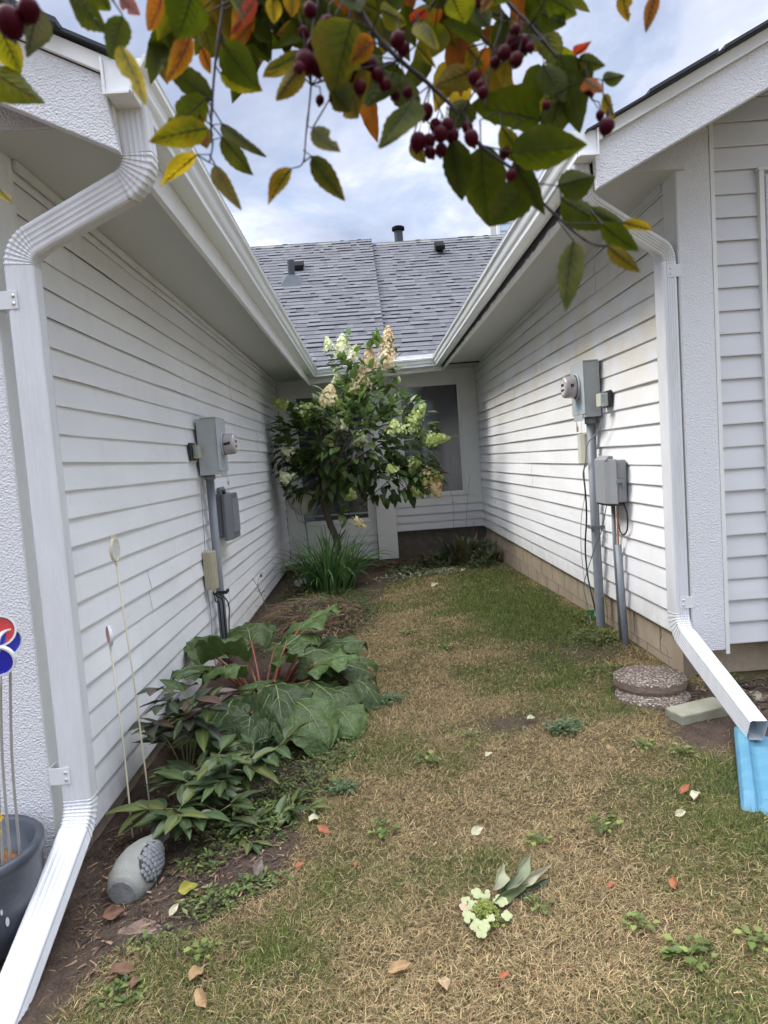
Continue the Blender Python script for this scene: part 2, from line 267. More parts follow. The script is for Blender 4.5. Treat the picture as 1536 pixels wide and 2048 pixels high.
# measured positions (metres): branch leaves, twigs and fruit, hydrangea crown and panicles
LEAVES= [((-0.284, 0.5793, 1.7877), (-0.2469, 0.5912, 1.7586), 0.0306, 'yg'), ((-0.269, 0.5792, 1.8136), (-0.2625, 0.5961, 1.7878), 0.0246, 'yg'), ((-0.2273, 0.5572, 1.8155), (-0.2452, 0.575, 1.7876), 0.0237, 'br'), ((-0.2192, 0.5921, 1.8495), (-0.1876, 0.5766, 1.8027), 0.0312, 'g'), ((-0.1593, 0.5397, 1.7934), (-0.1715, 0.5415, 1.7644), 0.0206, 'g'), ((-0.1576, 0.521, 1.7618), (-0.1431, 0.5097, 1.7129), 0.0168, 'y'), ((-0.1952, 0.5933, 1.8509), (-0.1873, 0.6039, 1.8396), 0.0217, 'g'), ((-0.1728, 0.5838, 1.8368), (-0.154, 0.5693, 1.8122), 0.0137, 'r'), ((-0.1468, 0.6179, 1.859), (-0.1549, 0.603, 1.8188), 0.0208, 'o'), ((-0.108, 0.5502, 1.814), (-0.1269, 0.5651, 1.7901), 0.0371, 'g'), ((-0.1165, 0.573, 1.798), (-0.1359, 0.5617, 1.7549), 0.0185, 'o'), ((-0.1263, 0.6581, 1.8666), (-0.1149, 0.673, 1.8377), 0.0299, 'yg'), ((-0.1112, 0.5818, 1.7924), (-0.1076, 0.6003, 1.7817), 0.0111, 'o'), ((-0.1107, 0.6093, 1.7655), (-0.1528, 0.6164, 1.8054), 0.0232, 'g'), ((-0.0922, 0.5725, 1.7894), (-0.0675, 0.5902, 1.7611), 0.0294, 'g'), ((-0.1051, 0.626, 1.7963), (-0.0717, 0.6446, 1.7871), 0.0257, 'yg'), ((-0.0726, 0.6483, 1.8522), (-0.0989, 0.6403, 1.8267), 0.0304, 'o'), ((-0.0646, 0.5897, 1.8333), (-0.0855, 0.5764, 1.7974), 0.013, 'r'), ((-0.0763, 0.566, 1.8199), (-0.0735, 0.5486, 1.7925), 0.0257, 'g'), ((-0.111, 0.5831, 1.7538), (-0.1477, 0.5873, 1.7321), 0.0265, 'g'), ((-0.1053, 0.5504, 1.7145), (-0.153, 0.5575, 1.7102), 0.0234, 'yg'), ((-0.1187, 0.5872, 1.7429), (-0.1133, 0.5796, 1.7146), 0.0086, 'r'), ((-0.1287, 0.64, 1.758), (-0.1243, 0.6393, 1.7396), 0.0178, 'yo'), ((-0.1227, 0.5847, 1.7107), (-0.1544, 0.584, 1.6857), 0.0137, 'y'), ((-0.1167, 0.6275, 1.7199), (-0.0954, 0.6098, 1.6727), 0.0165, 'yo'), ((-0.113, 0.6573, 1.7691), (-0.071, 0.6382, 1.7302), 0.0144, 'd'), ((-0.1098, 0.6325, 1.7456), (-0.0837, 0.6463, 1.7182), 0.0185, 'd'), ((-0.0437, 0.552, 1.6815), (-0.0681, 0.5635, 1.6623), 0.0137, 'yo'), ((-0.0293, 0.5903, 1.7061), (-0.0043, 0.5934, 1.6689), 0.0199, 'd'), ((-0.0249, 0.551, 1.7103), (-0.0049, 0.5329, 1.6824), 0.017, 'd'), ((-0.0494, 0.5699, 1.8197), (-0.0519, 0.5881, 1.811), 0.0142, 'yo'), ((-0.0333, 0.5716, 1.8255), (-0.0369, 0.5818, 1.8113), 0.0151, 'yo'), ((-0.0327, 0.6523, 1.8498), (-0.0568, 0.6699, 1.8504), 0.0153, 'o'), ((-0.0313, 0.5879, 1.7877), (-0.0614, 0.5821, 1.7698), 0.0112, 'd'), ((-0.0403, 0.6077, 1.789), (-0.067, 0.6187, 1.7851), 0.0151, 'yo'), ((-0.0307, 0.5619, 1.7623), (-0.0511, 0.5718, 1.7406), 0.0181, 'yo'), ((-0.0134, 0.6377, 1.8613), (-0.0122, 0.6521, 1.8032), 0.0444, 'g'), ((0.012, 0.554, 1.7894), (-0.0099, 0.5719, 1.7443), 0.0467, 'd'), ((0.0278, 0.56, 1.7766), (0.0068, 0.5537, 1.7563), 0.0189, 'o'), ((0.0063, 0.6172, 1.808), (-0.0079, 0.6339, 1.7931), 0.0145, 'o'), ((0.0358, 0.5874, 1.8164), (0.0579, 0.6044, 1.8145), 0.0189, 'yg'), ((0.0358, 0.61, 1.7817), (0.0218, 0.6025, 1.748), 0.0375, 'g'), ((0.0072, 0.5848, 1.7618), (0.0137, 0.5719, 1.7259), 0.036, 'yo'), ((0.0552, 0.5586, 1.7306), (0.027, 0.5446, 1.6874), 0.027, 'g'), ((0.0773, 0.6258, 1.8381), (0.0665, 0.6457, 1.8404), 0.0138, 'r'), ((0.0676, 0.5678, 1.7932), (0.0777, 0.5497, 1.7632), 0.0175, 'yg'), ((0.071, 0.6585, 1.8406), (0.0852, 0.6599, 1.83), 0.0116, 'y'), ((0.0642, 0.5946, 1.7915), (0.0805, 0.5841, 1.7696), 0.0113, 'yo'), ((0.1242, 0.6153, 1.8066), (0.0919, 0.6284, 1.8284), 0.0207, 'g'), ((0.1162, 0.6001, 1.8213), (0.1263, 0.597, 1.8028), 0.0193, 'g'), ((0.0907, 0.5561, 1.8028), (0.1021, 0.5728, 1.7927), 0.0253, 'yg'), ((0.1185, 0.5536, 1.7996), (0.1116, 0.5533, 1.7884), 0.0089, 'o'), ((0.1188, 0.6422, 1.7944), (0.082, 0.6275, 1.7724), 0.0263, 'yo'), ((0.1134, 0.6305, 1.8073), (0.1292, 0.6485, 1.7994), 0.0212, 'yo'), ((0.1713, 0.6193, 1.7367), (0.1166, 0.6309, 1.7645), 0.039, 'g'), ((0.13, 0.5617, 1.687), (0.1911, 0.5591, 1.6883), 0.0354, 'g'), ((0.1676, 0.5664, 1.805), (0.1955, 0.5802, 1.7995), 0.0249, 'g'), ((0.1677, 0.5824, 1.8037), (0.185, 0.5806, 1.7911), 0.0239, 'g'), ((0.1795, 0.6599, 1.8711), (0.2061, 0.674, 1.8451), 0.0319, 'g'), ((0.1907, 0.6574, 1.8338), (0.1986, 0.6555, 1.7991), 0.025, 'yg'), ((0.1877, 0.6037, 1.7814), (0.2065, 0.6129, 1.7223), 0.0327, 'g'), ((0.1712, 0.6027, 1.7737), (0.1862, 0.5943, 1.7376), 0.0247, 'g'), ((0.1966, 0.5944, 1.7748), (0.2056, 0.5803, 1.778), 0.0096, 'r'), ((0.198, 0.5915, 1.7707), (0.228, 0.611, 1.7741), 0.0139, 'g'), ((0.2413, 0.6556, 1.7856), (0.264, 0.6607, 1.7905), 0.0144, 'g'), ((0.2029, 0.6049, 1.769), (0.2102, 0.5985, 1.7508), 0.0186, 'g'), ((0.1922, 0.5598, 1.7381), (0.2014, 0.5507, 1.7215), 0.0139, 'o'), ((0.2339, 0.636, 1.7626), (0.25, 0.6507, 1.7488), 0.0121, 'yo'), ((0.0902, 0.5897, 1.7106), (0.096, 0.6012, 1.6658), 0.0277, 'g'), ((0.1212, 0.6352, 1.7249), (0.1256, 0.643, 1.6557), 0.0447, 'g'), ((0.1615, 0.623, 1.687), (0.1247, 0.6334, 1.6539), 0.0347, 'g'), ((0.1396, 0.59, 1.6931), (0.1655, 0.5982, 1.6486), 0.0199, 'g'), ((0.1723, 0.5809, 1.6655), (0.2046, 0.5803, 1.6721), 0.0272, 'g'), ((0.1909, 0.6347, 1.6739), (0.2354, 0.6423, 1.6497), 0.0288, 'g'), ((0.2085, 0.5823, 1.633), (0.2459, 0.6001, 1.6139), 0.0196, 'g'), ((0.2423, 0.6215, 1.6458), (0.2676, 0.6247, 1.6365), 0.0118, 'yo'), ((0.2013, 0.5513, 1.6056), (0.2272, 0.5532, 1.5847), 0.0137, 'yo'), ((0.1824, 0.5776, 1.6194), (0.1761, 0.5844, 1.5642), 0.0237, 'curl'), ((0.1326, 0.6009, 1.7253), (0.1571, 0.6136, 1.6962), 0.0185, 'yg'), ((0.2496, 0.6212, 1.841), (0.2586, 0.6331, 1.822), 0.0146, 'yo'), ((0.2641, 0.5883, 1.8171), (0.257, 0.594, 1.7895), 0.0121, 'o'), ((-0.2882, 0.5863, 1.6958), (-0.2769, 0.5803, 1.6777), 0.0094, 'y'), ((0.0591, 0.6427, 1.7355), (0.0722, 0.6575, 1.7216), 0.0141, 'yo'), ((0.2138, 0.6257, 1.6596), (0.2519, 0.6448, 1.645), 0.0183, 'g'), ((-0.013, 0.6552, 1.8833), (-0.0325, 0.6559, 1.8676), 0.024, 'g'), ((0.0132, 0.6082, 1.8508), (0.0196, 0.5949, 1.82), 0.0267, 'd'), ((0.0359, 0.642, 1.8676), (0.0585, 0.6595, 1.8603), 0.0235, 'd'), ((0.0549, 0.6025, 1.8447), (0.0411, 0.6102, 1.8263), 0.0221, 'g'), ((0.0835, 0.6292, 1.8606), (0.0926, 0.6384, 1.8501), 0.023, 'g'), ((0.135, 0.5689, 1.8179), (0.1266, 0.5801, 1.8096), 0.0208, 'g'), ((0.1883, 0.6139, 1.754), (0.1749, 0.6205, 1.7159), 0.0288, 'd'), ((0.1046, 0.5963, 1.7459), (0.0912, 0.6012, 1.7239), 0.0262, 'd'), ((0.0481, 0.6352, 1.7905), (0.0684, 0.6407, 1.7533), 0.0261, 'd'), ((0.0184, 0.6292, 1.8101), (0.0371, 0.6104, 1.7695), 0.0277, 'g'), ((-0.0055, 0.5676, 1.7457), (0.0051, 0.5652, 1.7266), 0.0249, 'd')]
TWIGS= [([(-0.0702, 0.61, 2.0099), (-0.0856, 0.61, 1.9054), (-0.0936, 0.61, 1.8541), (-0.0958, 0.61, 1.8381), (-0.1061, 0.61, 1.7942), (-0.1139, 0.61, 1.7455), (-0.1141, 0.61, 1.729), (-0.118, 0.61, 1.7147)], 0.0024, 0.0006), ([(0.0209, 0.62, 2.0143), (-0.0052, 0.62, 1.8962), (-0.0126, 0.62, 1.856), (-0.0236, 0.62, 1.8155), (-0.0265, 0.62, 1.7784), (-0.0342, 0.62, 1.737), (-0.0386, 0.62, 1.714), (-0.0486, 0.62, 1.7095)], 0.0016, 0.0005), ([(-0.0326, 0.6, 1.9988), (-0.0091, 0.6, 1.882), (0.0127, 0.6, 1.8415), (0.0291, 0.6, 1.8087), (0.0505, 0.6, 1.7834), (0.0744, 0.6, 1.7618), (0.0982, 0.6, 1.736), (0.1136, 0.6, 1.7105), (0.1463, 0.6, 1.6837), (0.1664, 0.6, 1.6576), (0.1911, 0.6, 1.633), (0.2058, 0.6, 1.6224), (0.2191, 0.6, 1.6194)], 0.003, 0.0007), ([(0.1078, 0.61, 2.0007), (0.1257, 0.61, 1.8817), (0.1422, 0.61, 1.8366), (0.1643, 0.61, 1.8109), (0.1845, 0.61, 1.7852), (0.2049, 0.61, 1.7613), (0.2151, 0.61, 1.7462)], 0.0022, 0.0008), ([(0.1267, 0.615, 1.8853), (0.1388, 0.615, 1.8359), (0.1412, 0.615, 1.8174), (0.1318, 0.615, 1.7911), (0.1258, 0.615, 1.7625), (0.1219, 0.615, 1.7481)], 0.0016, 0.0007), ([(0.0684, 0.63, 2.021), (0.0817, 0.63, 1.8986), (0.0919, 0.63, 1.8524), (0.1219, 0.63, 1.8381), (0.1253, 0.63, 1.8211), (0.1313, 0.63, 1.8102)], 0.0016, 0.0006), ([(-0.0088, 0.64, 2.0341), (0.0117, 0.64, 1.9013), (0.0141, 0.64, 1.8633), (0.0065, 0.64, 1.8213), (-0.0002, 0.64, 1.7744)], 0.0016, 0.0007), ([(-0.263, 0.56, 1.9742), (-0.2687, 0.56, 1.8605), (-0.2572, 0.56, 1.8271), (-0.249, 0.56, 1.8156), (-0.2481, 0.56, 1.8063)], 0.002, 0.0008), ([(-0.188, 0.57, 1.9795), (-0.1847, 0.57, 1.8628), (-0.178, 0.57, 1.8327), (-0.1682, 0.57, 1.8134)], 0.0018, 0.0006), ([(-0.1354, 0.59, 1.995), (-0.139, 0.59, 1.8744), (-0.1381, 0.59, 1.8416), (-0.116, 0.59, 1.8384), (-0.1157, 0.59, 1.8189)], 0.0018, 0.0006), ([(0.2296, 0.6, 1.9854), (0.2366, 0.6, 1.8684), (0.2415, 0.6, 1.8264)], 0.0016, 0.0006), ([(0.2627, 0.6, 1.9837), (0.2661, 0.6, 1.8667), (0.2694, 0.6, 1.8236)], 0.0016, 0.0006), ([(-0.2724, 0.58, 1.9929), (-0.3067, 0.58, 1.801), (-0.3038, 0.58, 1.7234), (-0.2851, 0.58, 1.6932)], 0.0016, 0.0005), ([(-0.1174, 0.61, 1.7213), (-0.128, 0.61, 1.722)], 0.0005, 0.0004), ([(-0.118, 0.61, 1.7147), (-0.1135, 0.61, 1.7119)], 0.0005, 0.0004), ([(-0.1135, 0.61, 1.7455), (-0.1049, 0.61, 1.7458)], 0.0005, 0.0004), ([(-0.1142, 0.61, 1.7331), (-0.1059, 0.61, 1.7347)], 0.0005, 0.0004), ([(-0.0378, 0.62, 1.7245), (-0.0308, 0.62, 1.719)], 0.0005, 0.0004), ([(-0.0335, 0.62, 1.7453), (-0.0281, 0.62, 1.7421)], 0.0005, 0.0004), ([(0.1685, 0.6, 1.6553), (0.1895, 0.6, 1.626)], 0.0006, 0.0005), ([(0.1828, 0.6, 1.6406), (0.2148, 0.6, 1.6394)], 0.0007, 0.0005), ([(0.1546, 0.6, 1.677), (0.1802, 0.6, 1.6725)], 0.0006, 0.0005), ([(0.1136, 0.6, 1.7105), (0.1397, 0.6, 1.7031)], 0.0008, 0.0005), ([(0.0744, 0.6, 1.7618), (0.0905, 0.6, 1.7152)], 0.0006, 0.0005), ([(0.1535, 0.61, 1.7333), (0.1344, 0.61, 1.7407), (0.1168, 0.61, 1.7356)], 0.0007, 0.0005), ([(-0.1061, 0.61, 1.7942), (-0.0982, 0.61, 1.8116)], 0.0006, 0.0004), ([(-0.108, 0.61, 1.7821), (-0.1108, 0.61, 1.7659)], 0.0006, 0.0004), ([(-0.1112, 0.61, 1.7659), (-0.1161, 0.61, 1.7678)], 0.0006, 0.0004), ([(0.2151, 0.61, 1.7462), (0.226, 0.61, 1.7289)], 0.0004, 0.0003), ([(0.1744, 0.61, 1.7981), (0.1743, 0.61, 1.7487)], 0.0004, 0.0003), ([(0.1845, 0.61, 1.7852), (0.2042, 0.61, 1.7807)], 0.0005, 0.0004), ([(0.2052, 0.61, 1.7675), (0.2245, 0.61, 1.7622)], 0.0005, 0.0004)]
FRUITS= [((-0.2249, 0.5, 1.7684), 0.011, (-0.2243, 0.5, 1.7939)), ((-0.2114, 0.5, 1.7758), 0.0088, (-0.2081, 0.5, 1.796)), ((-0.0205, 0.5671, 1.8069), 0.0062, (-0.0197, 0.5671, 1.8214)), ((-0.0274, 0.5763, 1.7959), 0.0051, (-0.0308, 0.5763, 1.808)), ((-0.0279, 0.5717, 1.7702), 0.0101, (-0.0277, 0.5717, 1.794)), ((-0.0181, 0.5741, 1.7691), 0.0093, (-0.0193, 0.5741, 1.7911)), ((-0.032, 0.5668, 1.7621), 0.0066, (-0.0311, 0.5668, 1.7778)), ((0.0034, 0.584, 1.7655), 0.0073, (0.0058, 0.584, 1.7826)), ((-0.0054, 0.5945, 1.7537), 0.0074, (-0.0067, 0.5945, 1.7714)), ((0.0033, 0.6102, 1.7603), 0.0076, (-0.0004, 0.6102, 1.7787)), ((0.0082, 0.5853, 1.7651), 0.0077, (0.0074, 0.5853, 1.7835)), ((0.0235, 0.5855, 1.7722), 0.0077, (0.0211, 0.5855, 1.7906)), ((0.0137, 0.6066, 1.7893), 0.0067, (0.0136, 0.6066, 1.8051)), ((0.0468, 0.5668, 1.7802), 0.0071, (0.049, 0.5668, 1.7967)), ((0.0509, 0.5697, 1.7748), 0.0058, (0.0523, 0.5697, 1.7886)), ((0.0648, 0.582, 1.7958), 0.0055, (0.0665, 0.582, 1.8088)), ((0.071, 0.6129, 1.7464), 0.0076, (0.0755, 0.6129, 1.7645)), ((0.0597, 0.586, 1.71), 0.0082, (0.0641, 0.586, 1.7294)), ((0.0701, 0.5971, 1.7147), 0.0066, (0.0699, 0.5971, 1.7306)), ((0.0769, 0.5721, 1.7089), 0.0067, (0.0789, 0.5721, 1.725)), ((0.0897, 0.5932, 1.7162), 0.0065, (0.0953, 0.5932, 1.7316)), ((0.0942, 0.6134, 1.7135), 0.0085, (0.0966, 0.6134, 1.734)), ((0.0779, 0.5826, 1.7009), 0.006, (0.0827, 0.5826, 1.7151)), ((0.1005, 0.565, 1.7011), 0.007, (0.0978, 0.565, 1.7183)), ((0.1107, 0.5933, 1.7621), 0.0061, (0.1127, 0.5933, 1.7765)), ((0.1132, 0.572, 1.7389), 0.0054, (0.1153, 0.572, 1.7519)), ((0.1489, 0.6096, 1.7977), 0.008, (0.1487, 0.6096, 1.8168)), ((0.1523, 0.5866, 1.7825), 0.0073, (0.1505, 0.5866, 1.7999)), ((0.1432, 0.5796, 1.7665), 0.0068, (0.1487, 0.5796, 1.7823)), ((0.1347, 0.584, 1.7749), 0.0068, (0.1402, 0.584, 1.7909)), ((0.1366, 0.6107, 1.708), 0.0058, (0.1384, 0.6107, 1.722)), ((0.1336, 0.578, 1.6756), 0.0055, (0.1391, 0.578, 1.6887)), ((0.1688, 0.5898, 1.7344), 0.0043, (0.1685, 0.5898, 1.7448)), ((0.2154, 0.581, 1.7105), 0.0072, (0.221, 0.581, 1.7277)), ((0.2212, 0.5896, 1.7154), 0.0052, (0.2196, 0.5896, 1.7281)), ((0.206, 0.5888, 1.7461), 0.0069, (0.203, 0.5888, 1.7628)), ((0.1039, 0.5961, 1.8226), 0.0057, (0.1042, 0.5961, 1.836)), ((0.1133, 0.5797, 1.8132), 0.0059, (0.1169, 0.5797, 1.827)), ((0.0448, 0.6063, 1.7587), 0.0049, (0.0406, 0.6063, 1.7707)), ((0.0542, 0.5916, 1.7526), 0.0052, (0.0528, 0.5916, 1.7651)), ((-0.015, 0.6118, 1.8183), 0.0054, (-0.0111, 0.6118, 1.8308)), ((0.1546, 0.5773, 1.7742), 0.0042, (0.1529, 0.5773, 1.7844)), ((0.1113, 0.5727, 1.7452), 0.0042, (0.1166, 0.5727, 1.755)), ((-0.0077, 0.5797, 1.8044), 0.0059, (-0.0056, 0.5797, 1.8183)), ((-0.0029, 0.5887, 1.8038), 0.0056, (-0.0005, 0.5887, 1.8169)), ((-0.0217, 0.5952, 1.7969), 0.0061, (-0.0181, 0.5952, 1.8111)), ((0.0146, 0.5709, 1.7481), 0.0063, (0.0181, 0.5709, 1.7629)), ((0.0297, 0.58, 1.7618), 0.0059, (0.031, 0.58, 1.7758)), ((0.0354, 0.5818, 1.7545), 0.006, (0.0344, 0.5818, 1.7688)), ((-0.0074, 0.5915, 1.7642), 0.0065, (-0.0065, 0.5915, 1.7796)), ((0.1446, 0.5831, 1.7918), 0.0051, (0.1477, 0.5831, 1.8038)), ((0.1029, 0.5945, 1.7229), 0.0057, (0.0991, 0.5945, 1.7368)), ((0.0838, 0.5776, 1.7181), 0.0059, (0.0843, 0.5776, 1.7324)), ((0.0778, 0.6108, 1.7342), 0.0058, (0.0828, 0.6108, 1.7479)), ((0.0698, 0.5923, 1.7037), 0.0056, (0.0658, 0.5923, 1.7176)), ((0.2188, 0.6039, 1.7306), 0.0044, (0.2185, 0.6039, 1.7413)), ((0.129, 0.5938, 1.7733), 0.0052, (0.1318, 0.5938, 1.7856)), ((-0.019, 0.5966, 1.7535), 0.0044, (-0.0183, 0.5966, 1.764))]
CROWN= [((-0.317, 8.75, 1.74), 0.718, 0.5, 0.545), ((-0.045, 8.75, 2.227), 0.333, 0.25, 0.308), ((-0.856, 8.75, 1.778), 0.321, 0.35, 0.385), ((0.419, 8.75, 1.752), 0.449, 0.3, 0.481), ((-0.638, 8.75, 1.317), 0.481, 0.35, 0.321), ((0.251, 8.75, 1.189), 0.449, 0.3, 0.256), ((-0.147, 8.75, 2.736), 0.115, 0.08, 0.321), ((0.223, 8.75, 2.586), 0.224, 0.12, 0.385), ((0.607, 8.75, 1.227), 0.288, 0.2, 0.224), ((-0.5, 8.75, 2.259), 0.192, 0.2, 0.192), ((-1.067, 8.75, 1.539), 0.16, 0.15, 0.256), ((0.418, 8.75, 2.195), 0.103, 0.1, 0.231)]
PANICLES= [((-0.222, 8.832, 2.785), (-0.225, 8.832, 3.081), 0.117, 'c'), ((-0.388, 8.727, 2.874), (-0.42, 8.727, 3.031), 0.07, 'c'), ((-0.117, 8.728, 2.7), (-0.057, 8.728, 2.914), 0.086, 'c'), ((0.108, 8.82, 2.572), (0.107, 8.82, 2.918), 0.117, 'p'), ((0.315, 8.689, 2.572), (0.36, 8.689, 3.114), 0.133, 'p'), ((-0.003, 8.709, 2.359), (-0.027, 8.709, 2.629), 0.125, 'p'), ((-0.149, 8.816, 2.304), (-0.067, 8.816, 2.551), 0.141, 'cy'), ((-0.45, 8.32, 2.158), (-0.39, 8.32, 2.393), 0.125, 'cp'), ((-0.812, 8.551, 2.078), (-0.628, 8.551, 2.201), 0.125, 'l'), ((-0.954, 8.508, 2.177), (-1.13, 8.508, 2.281), 0.094, 'l'), ((-0.35, 8.43, 1.867), (-0.261, 8.43, 2.08), 0.117, 'c'), ((0.341, 8.386, 1.756), (0.341, 8.386, 1.926), 0.133, 'l'), ((-0.099, 8.534, 1.637), (-0.072, 8.534, 1.828), 0.109, 'c'), ((0.473, 8.573, 1.754), (0.748, 8.573, 2.107), 0.133, 'l'), ((0.687, 8.343, 1.657), (0.993, 8.343, 1.659), 0.094, 'l'), ((-0.495, 8.444, 1.682), (-0.423, 8.444, 1.812), 0.078, 'l'), ((-0.935, 8.465, 1.591), (-1.052, 8.465, 1.673), 0.094, 'c'), ((-0.99, 8.449, 1.274), (-1.092, 8.449, 1.386), 0.102, 'c'), ((0.642, 8.399, 1.201), (0.888, 8.399, 1.183), 0.141, 'lp'), ((0.775, 8.346, 1.131), (0.812, 8.346, 0.944), 0.102, 'p'), ((0.575, 8.476, 1.048), (0.528, 8.476, 0.989), 0.102, 'l'), ((-0.297, 8.544, 1.077), (-0.196, 8.544, 1.007), 0.102, 'l'), ((-0.254, 8.321, 0.747), (-0.107, 8.321, 0.662), 0.063, 'cp'), ((0.277, 8.369, 1.289), (0.241, 8.369, 1.384), 0.078, 'l'), ((0.476, 8.546, 1.366), (0.635, 8.546, 1.386), 0.109, 'l'), ((-0.59, 8.538, 2.123), (-0.483, 8.538, 2.3), 0.078, 'cp'), ((-0.328, 8.783, 2.452), (-0.311, 8.783, 2.595), 0.07, 'c')]
# ---------------------------------------------------------------- ground
def sm(a, b, x): t = np.clip((x - a) / (b - a), 0, 1); return t * t * (3 - 2 * t)
_rs = np.random.RandomState(3); _G = _rs.rand(64, 64)
def vn(x, y, s, ox=0.0, oy=0.0):
    x = np.asarray(x, float) * s + ox + 31.7; y = np.asarray(y, float) * s + oy + 17.3
    xi = np.floor(x).astype(int); yi = np.floor(y).astype(int); fx = x - xi; fy = y - yi; fx = fx*fx*(3-2*fx); fy = fy*fy*(3-2*fy)
    g = lambda a, b: _G[a % 64, b % 64]
    return (g(xi, yi)*(1-fx)+g(xi+1, yi)*fx)*(1-fy) + (g(xi, yi+1)*(1-fx)+g(xi+1, yi+1)*fx)*fy
def fbm(x, y, s, ox=0.0, oy=0.0, oct=4):
    t = 0; a = 1; tot = 0
    for i in range(oct): t = t + a*vn(x, y, s*2**i, ox+i*7.1, oy+i*3.3); tot += a; a *= 0.55
    return t / tot
def gz(x, y):
    x = np.asarray(x, float); y = np.asarray(y, float)
    gl = -0.085 + 0.055*sm(3.5, 9.0, y); gr = 0.145 - 0.12*sm(4.6, 9.0, y)
    t = np.clip((x + 1.25) / 2.87, 0, 1.0); t = t*t*(3-2*t)*0.5 + t*0.5
    z = gl + (gr - gl)*t
    z = z - 0.05*sm(2.6, 1.6, y)*sm(0.2, 1.4, x)
    z = z + 0.018*(fbm(x, y, 1.3)-0.5) + 0.008*(fbm(x, y, 6.0, 5)-0.5)
    z = z - 0.035*np.exp(-(((x-1.62)/0.35)**2+((y-2.5)/0.35)**2))
    far = sm(6, 30, np.hypot(x, y-4)); return z*(1-far) - 0.1*far
G = lambda x, y: float(gz(x, y))
EDGE = [(-1, -0.35), (0.5, -0.85), (1.7, -0.98), (2.1, -0.86), (2.3, -0.45), (2.5, -0.33), (2.8, -0.32), (3.4, -0.32), (4.2, -0.22), (5.0, -0.22), (5.6, -0.25), (6.3, -0.12), (7.3, 0.02), (7.9, 0.2), (8.4, 0.6), (8.8, 1.15), (9.2, 1.8), (11, 2.4)]
def soil(x, y):
    x = np.asarray(x, float); y = np.asarray(y, float)
    e = np.interp(y, [p[0] for p in EDGE], [p[1] for p in EDGE]); n = fbm(x, y, 4.0, 9, 2)-0.5
    s = sm(0.09, -0.09, x - e + n*0.35)
    # bed along the front of the right house, bare spot, worn spots beside the wall
    s = np.maximum(s, sm(1.22, 1.36, x + n*0.2)*sm(3.62, 3.4, y)*sm(2.7, 2.9, y + n*0.2))
    s = np.maximum(s, 0.8*np.exp(-(((x-0.62)/0.22)**2+((y-3.35)/0.14)**2)))
    s = np.maximum(s, 0.7*np.exp(-(((x-1.35)/0.25)**2+((y-4.3)/0.25)**2)))
    return s
def green(x, y):
    x = np.asarray(x, float); y = np.asarray(y, float)
    g = 0.38 + 1.9*(fbm(x, y, 1.9, 2, 5)-0.5) + 0.5*(fbm(x, y, 7, 1, 1, 2)-0.5)
    for cx, cy, rx, ry, a in ((1.12, 6.6, .5, 1.9, .85), (1.1, 4.9, .45, .6, .45), (1.0, 4.0, .25, .35, .45), (0.2, 4.4, .7, .45, .28), (0.15, 2.2, .3, .18, .38), (0.3, 8.3, .6, .5, .1), (1.3, 2.5, .25, .25, .3),
                              (-0.1, 3.3, .25, .8, .35), (0.3, 1.9, .5, .3, .12), (0.55, 3.2, .18, .12, .25), (-0.75, 2.0, .15, .2, .4), (0.75, 3.6, .5, .25, -.35), (0.9, 2.9, .5, .3, -.35), (0.3, 3.7, .4, .2, -.2), (0.1, 5.9, .4, .9, -.12), (-0.2, 1.75, .4, .2, -.3), (0.6, 1.6, .5, .2, -.15), (-0.1, 2.75, .3, .3, -.25)):
        g = g + a*np.exp(-(((x-cx)/rx)**2+((y-cy)/ry)**2))
    return np.clip(g, 0, 1)
xs = np.concatenate([[-600, -150, -50, -20, -9, -5, -3, -2], np.arange(-1.6, 2.6, 0.03), [2.8, 3.2, 4, 6, 10, 20, 50, 150, 600]])
ys = np.concatenate([[-600, -150, -50, -20, -8, -4, -2, -1, 0, .5], np.arange(0.9, 10.4, 0.03), [10.8, 12, 15, 20, 40, 90, 200, 600]])
X, Y = np.meshgrid(xs, ys); Z = gz(X, Y); S = soil(X, Y); GR = green(X, Y)
Z = Z + S*0.012*(fbm(X, Y, 14, 3, 3)-0.5) + S*0.006*(fbm(X, Y, 34, 3, 8)-0.5)
nx, ny = len(xs), len(ys); idx = np.arange(nx*ny).reshape(ny, nx)
fc = np.stack([idx[:-1, :-1], idx[:-1, 1:], idx[1:, 1:], idx[1:, :-1]], -1).reshape(-1, 4)
me = bpy.data.meshes.new('ground'); me.from_pydata(np.stack([X.ravel(), Y.ravel(), Z.ravel()], 1).tolist(), [], fc.tolist())
me.polygons.foreach_set('use_smooth', [True]*len(me.polygons))
ca = me.color_attributes.new('col', 'FLOAT_COLOR', 'POINT'); ca.data.foreach_set('color', np.stack([S.ravel(), GR.ravel(), 0*GR.ravel(), 1+0*GR.ravel()], 1).astype(np.float32).ravel())
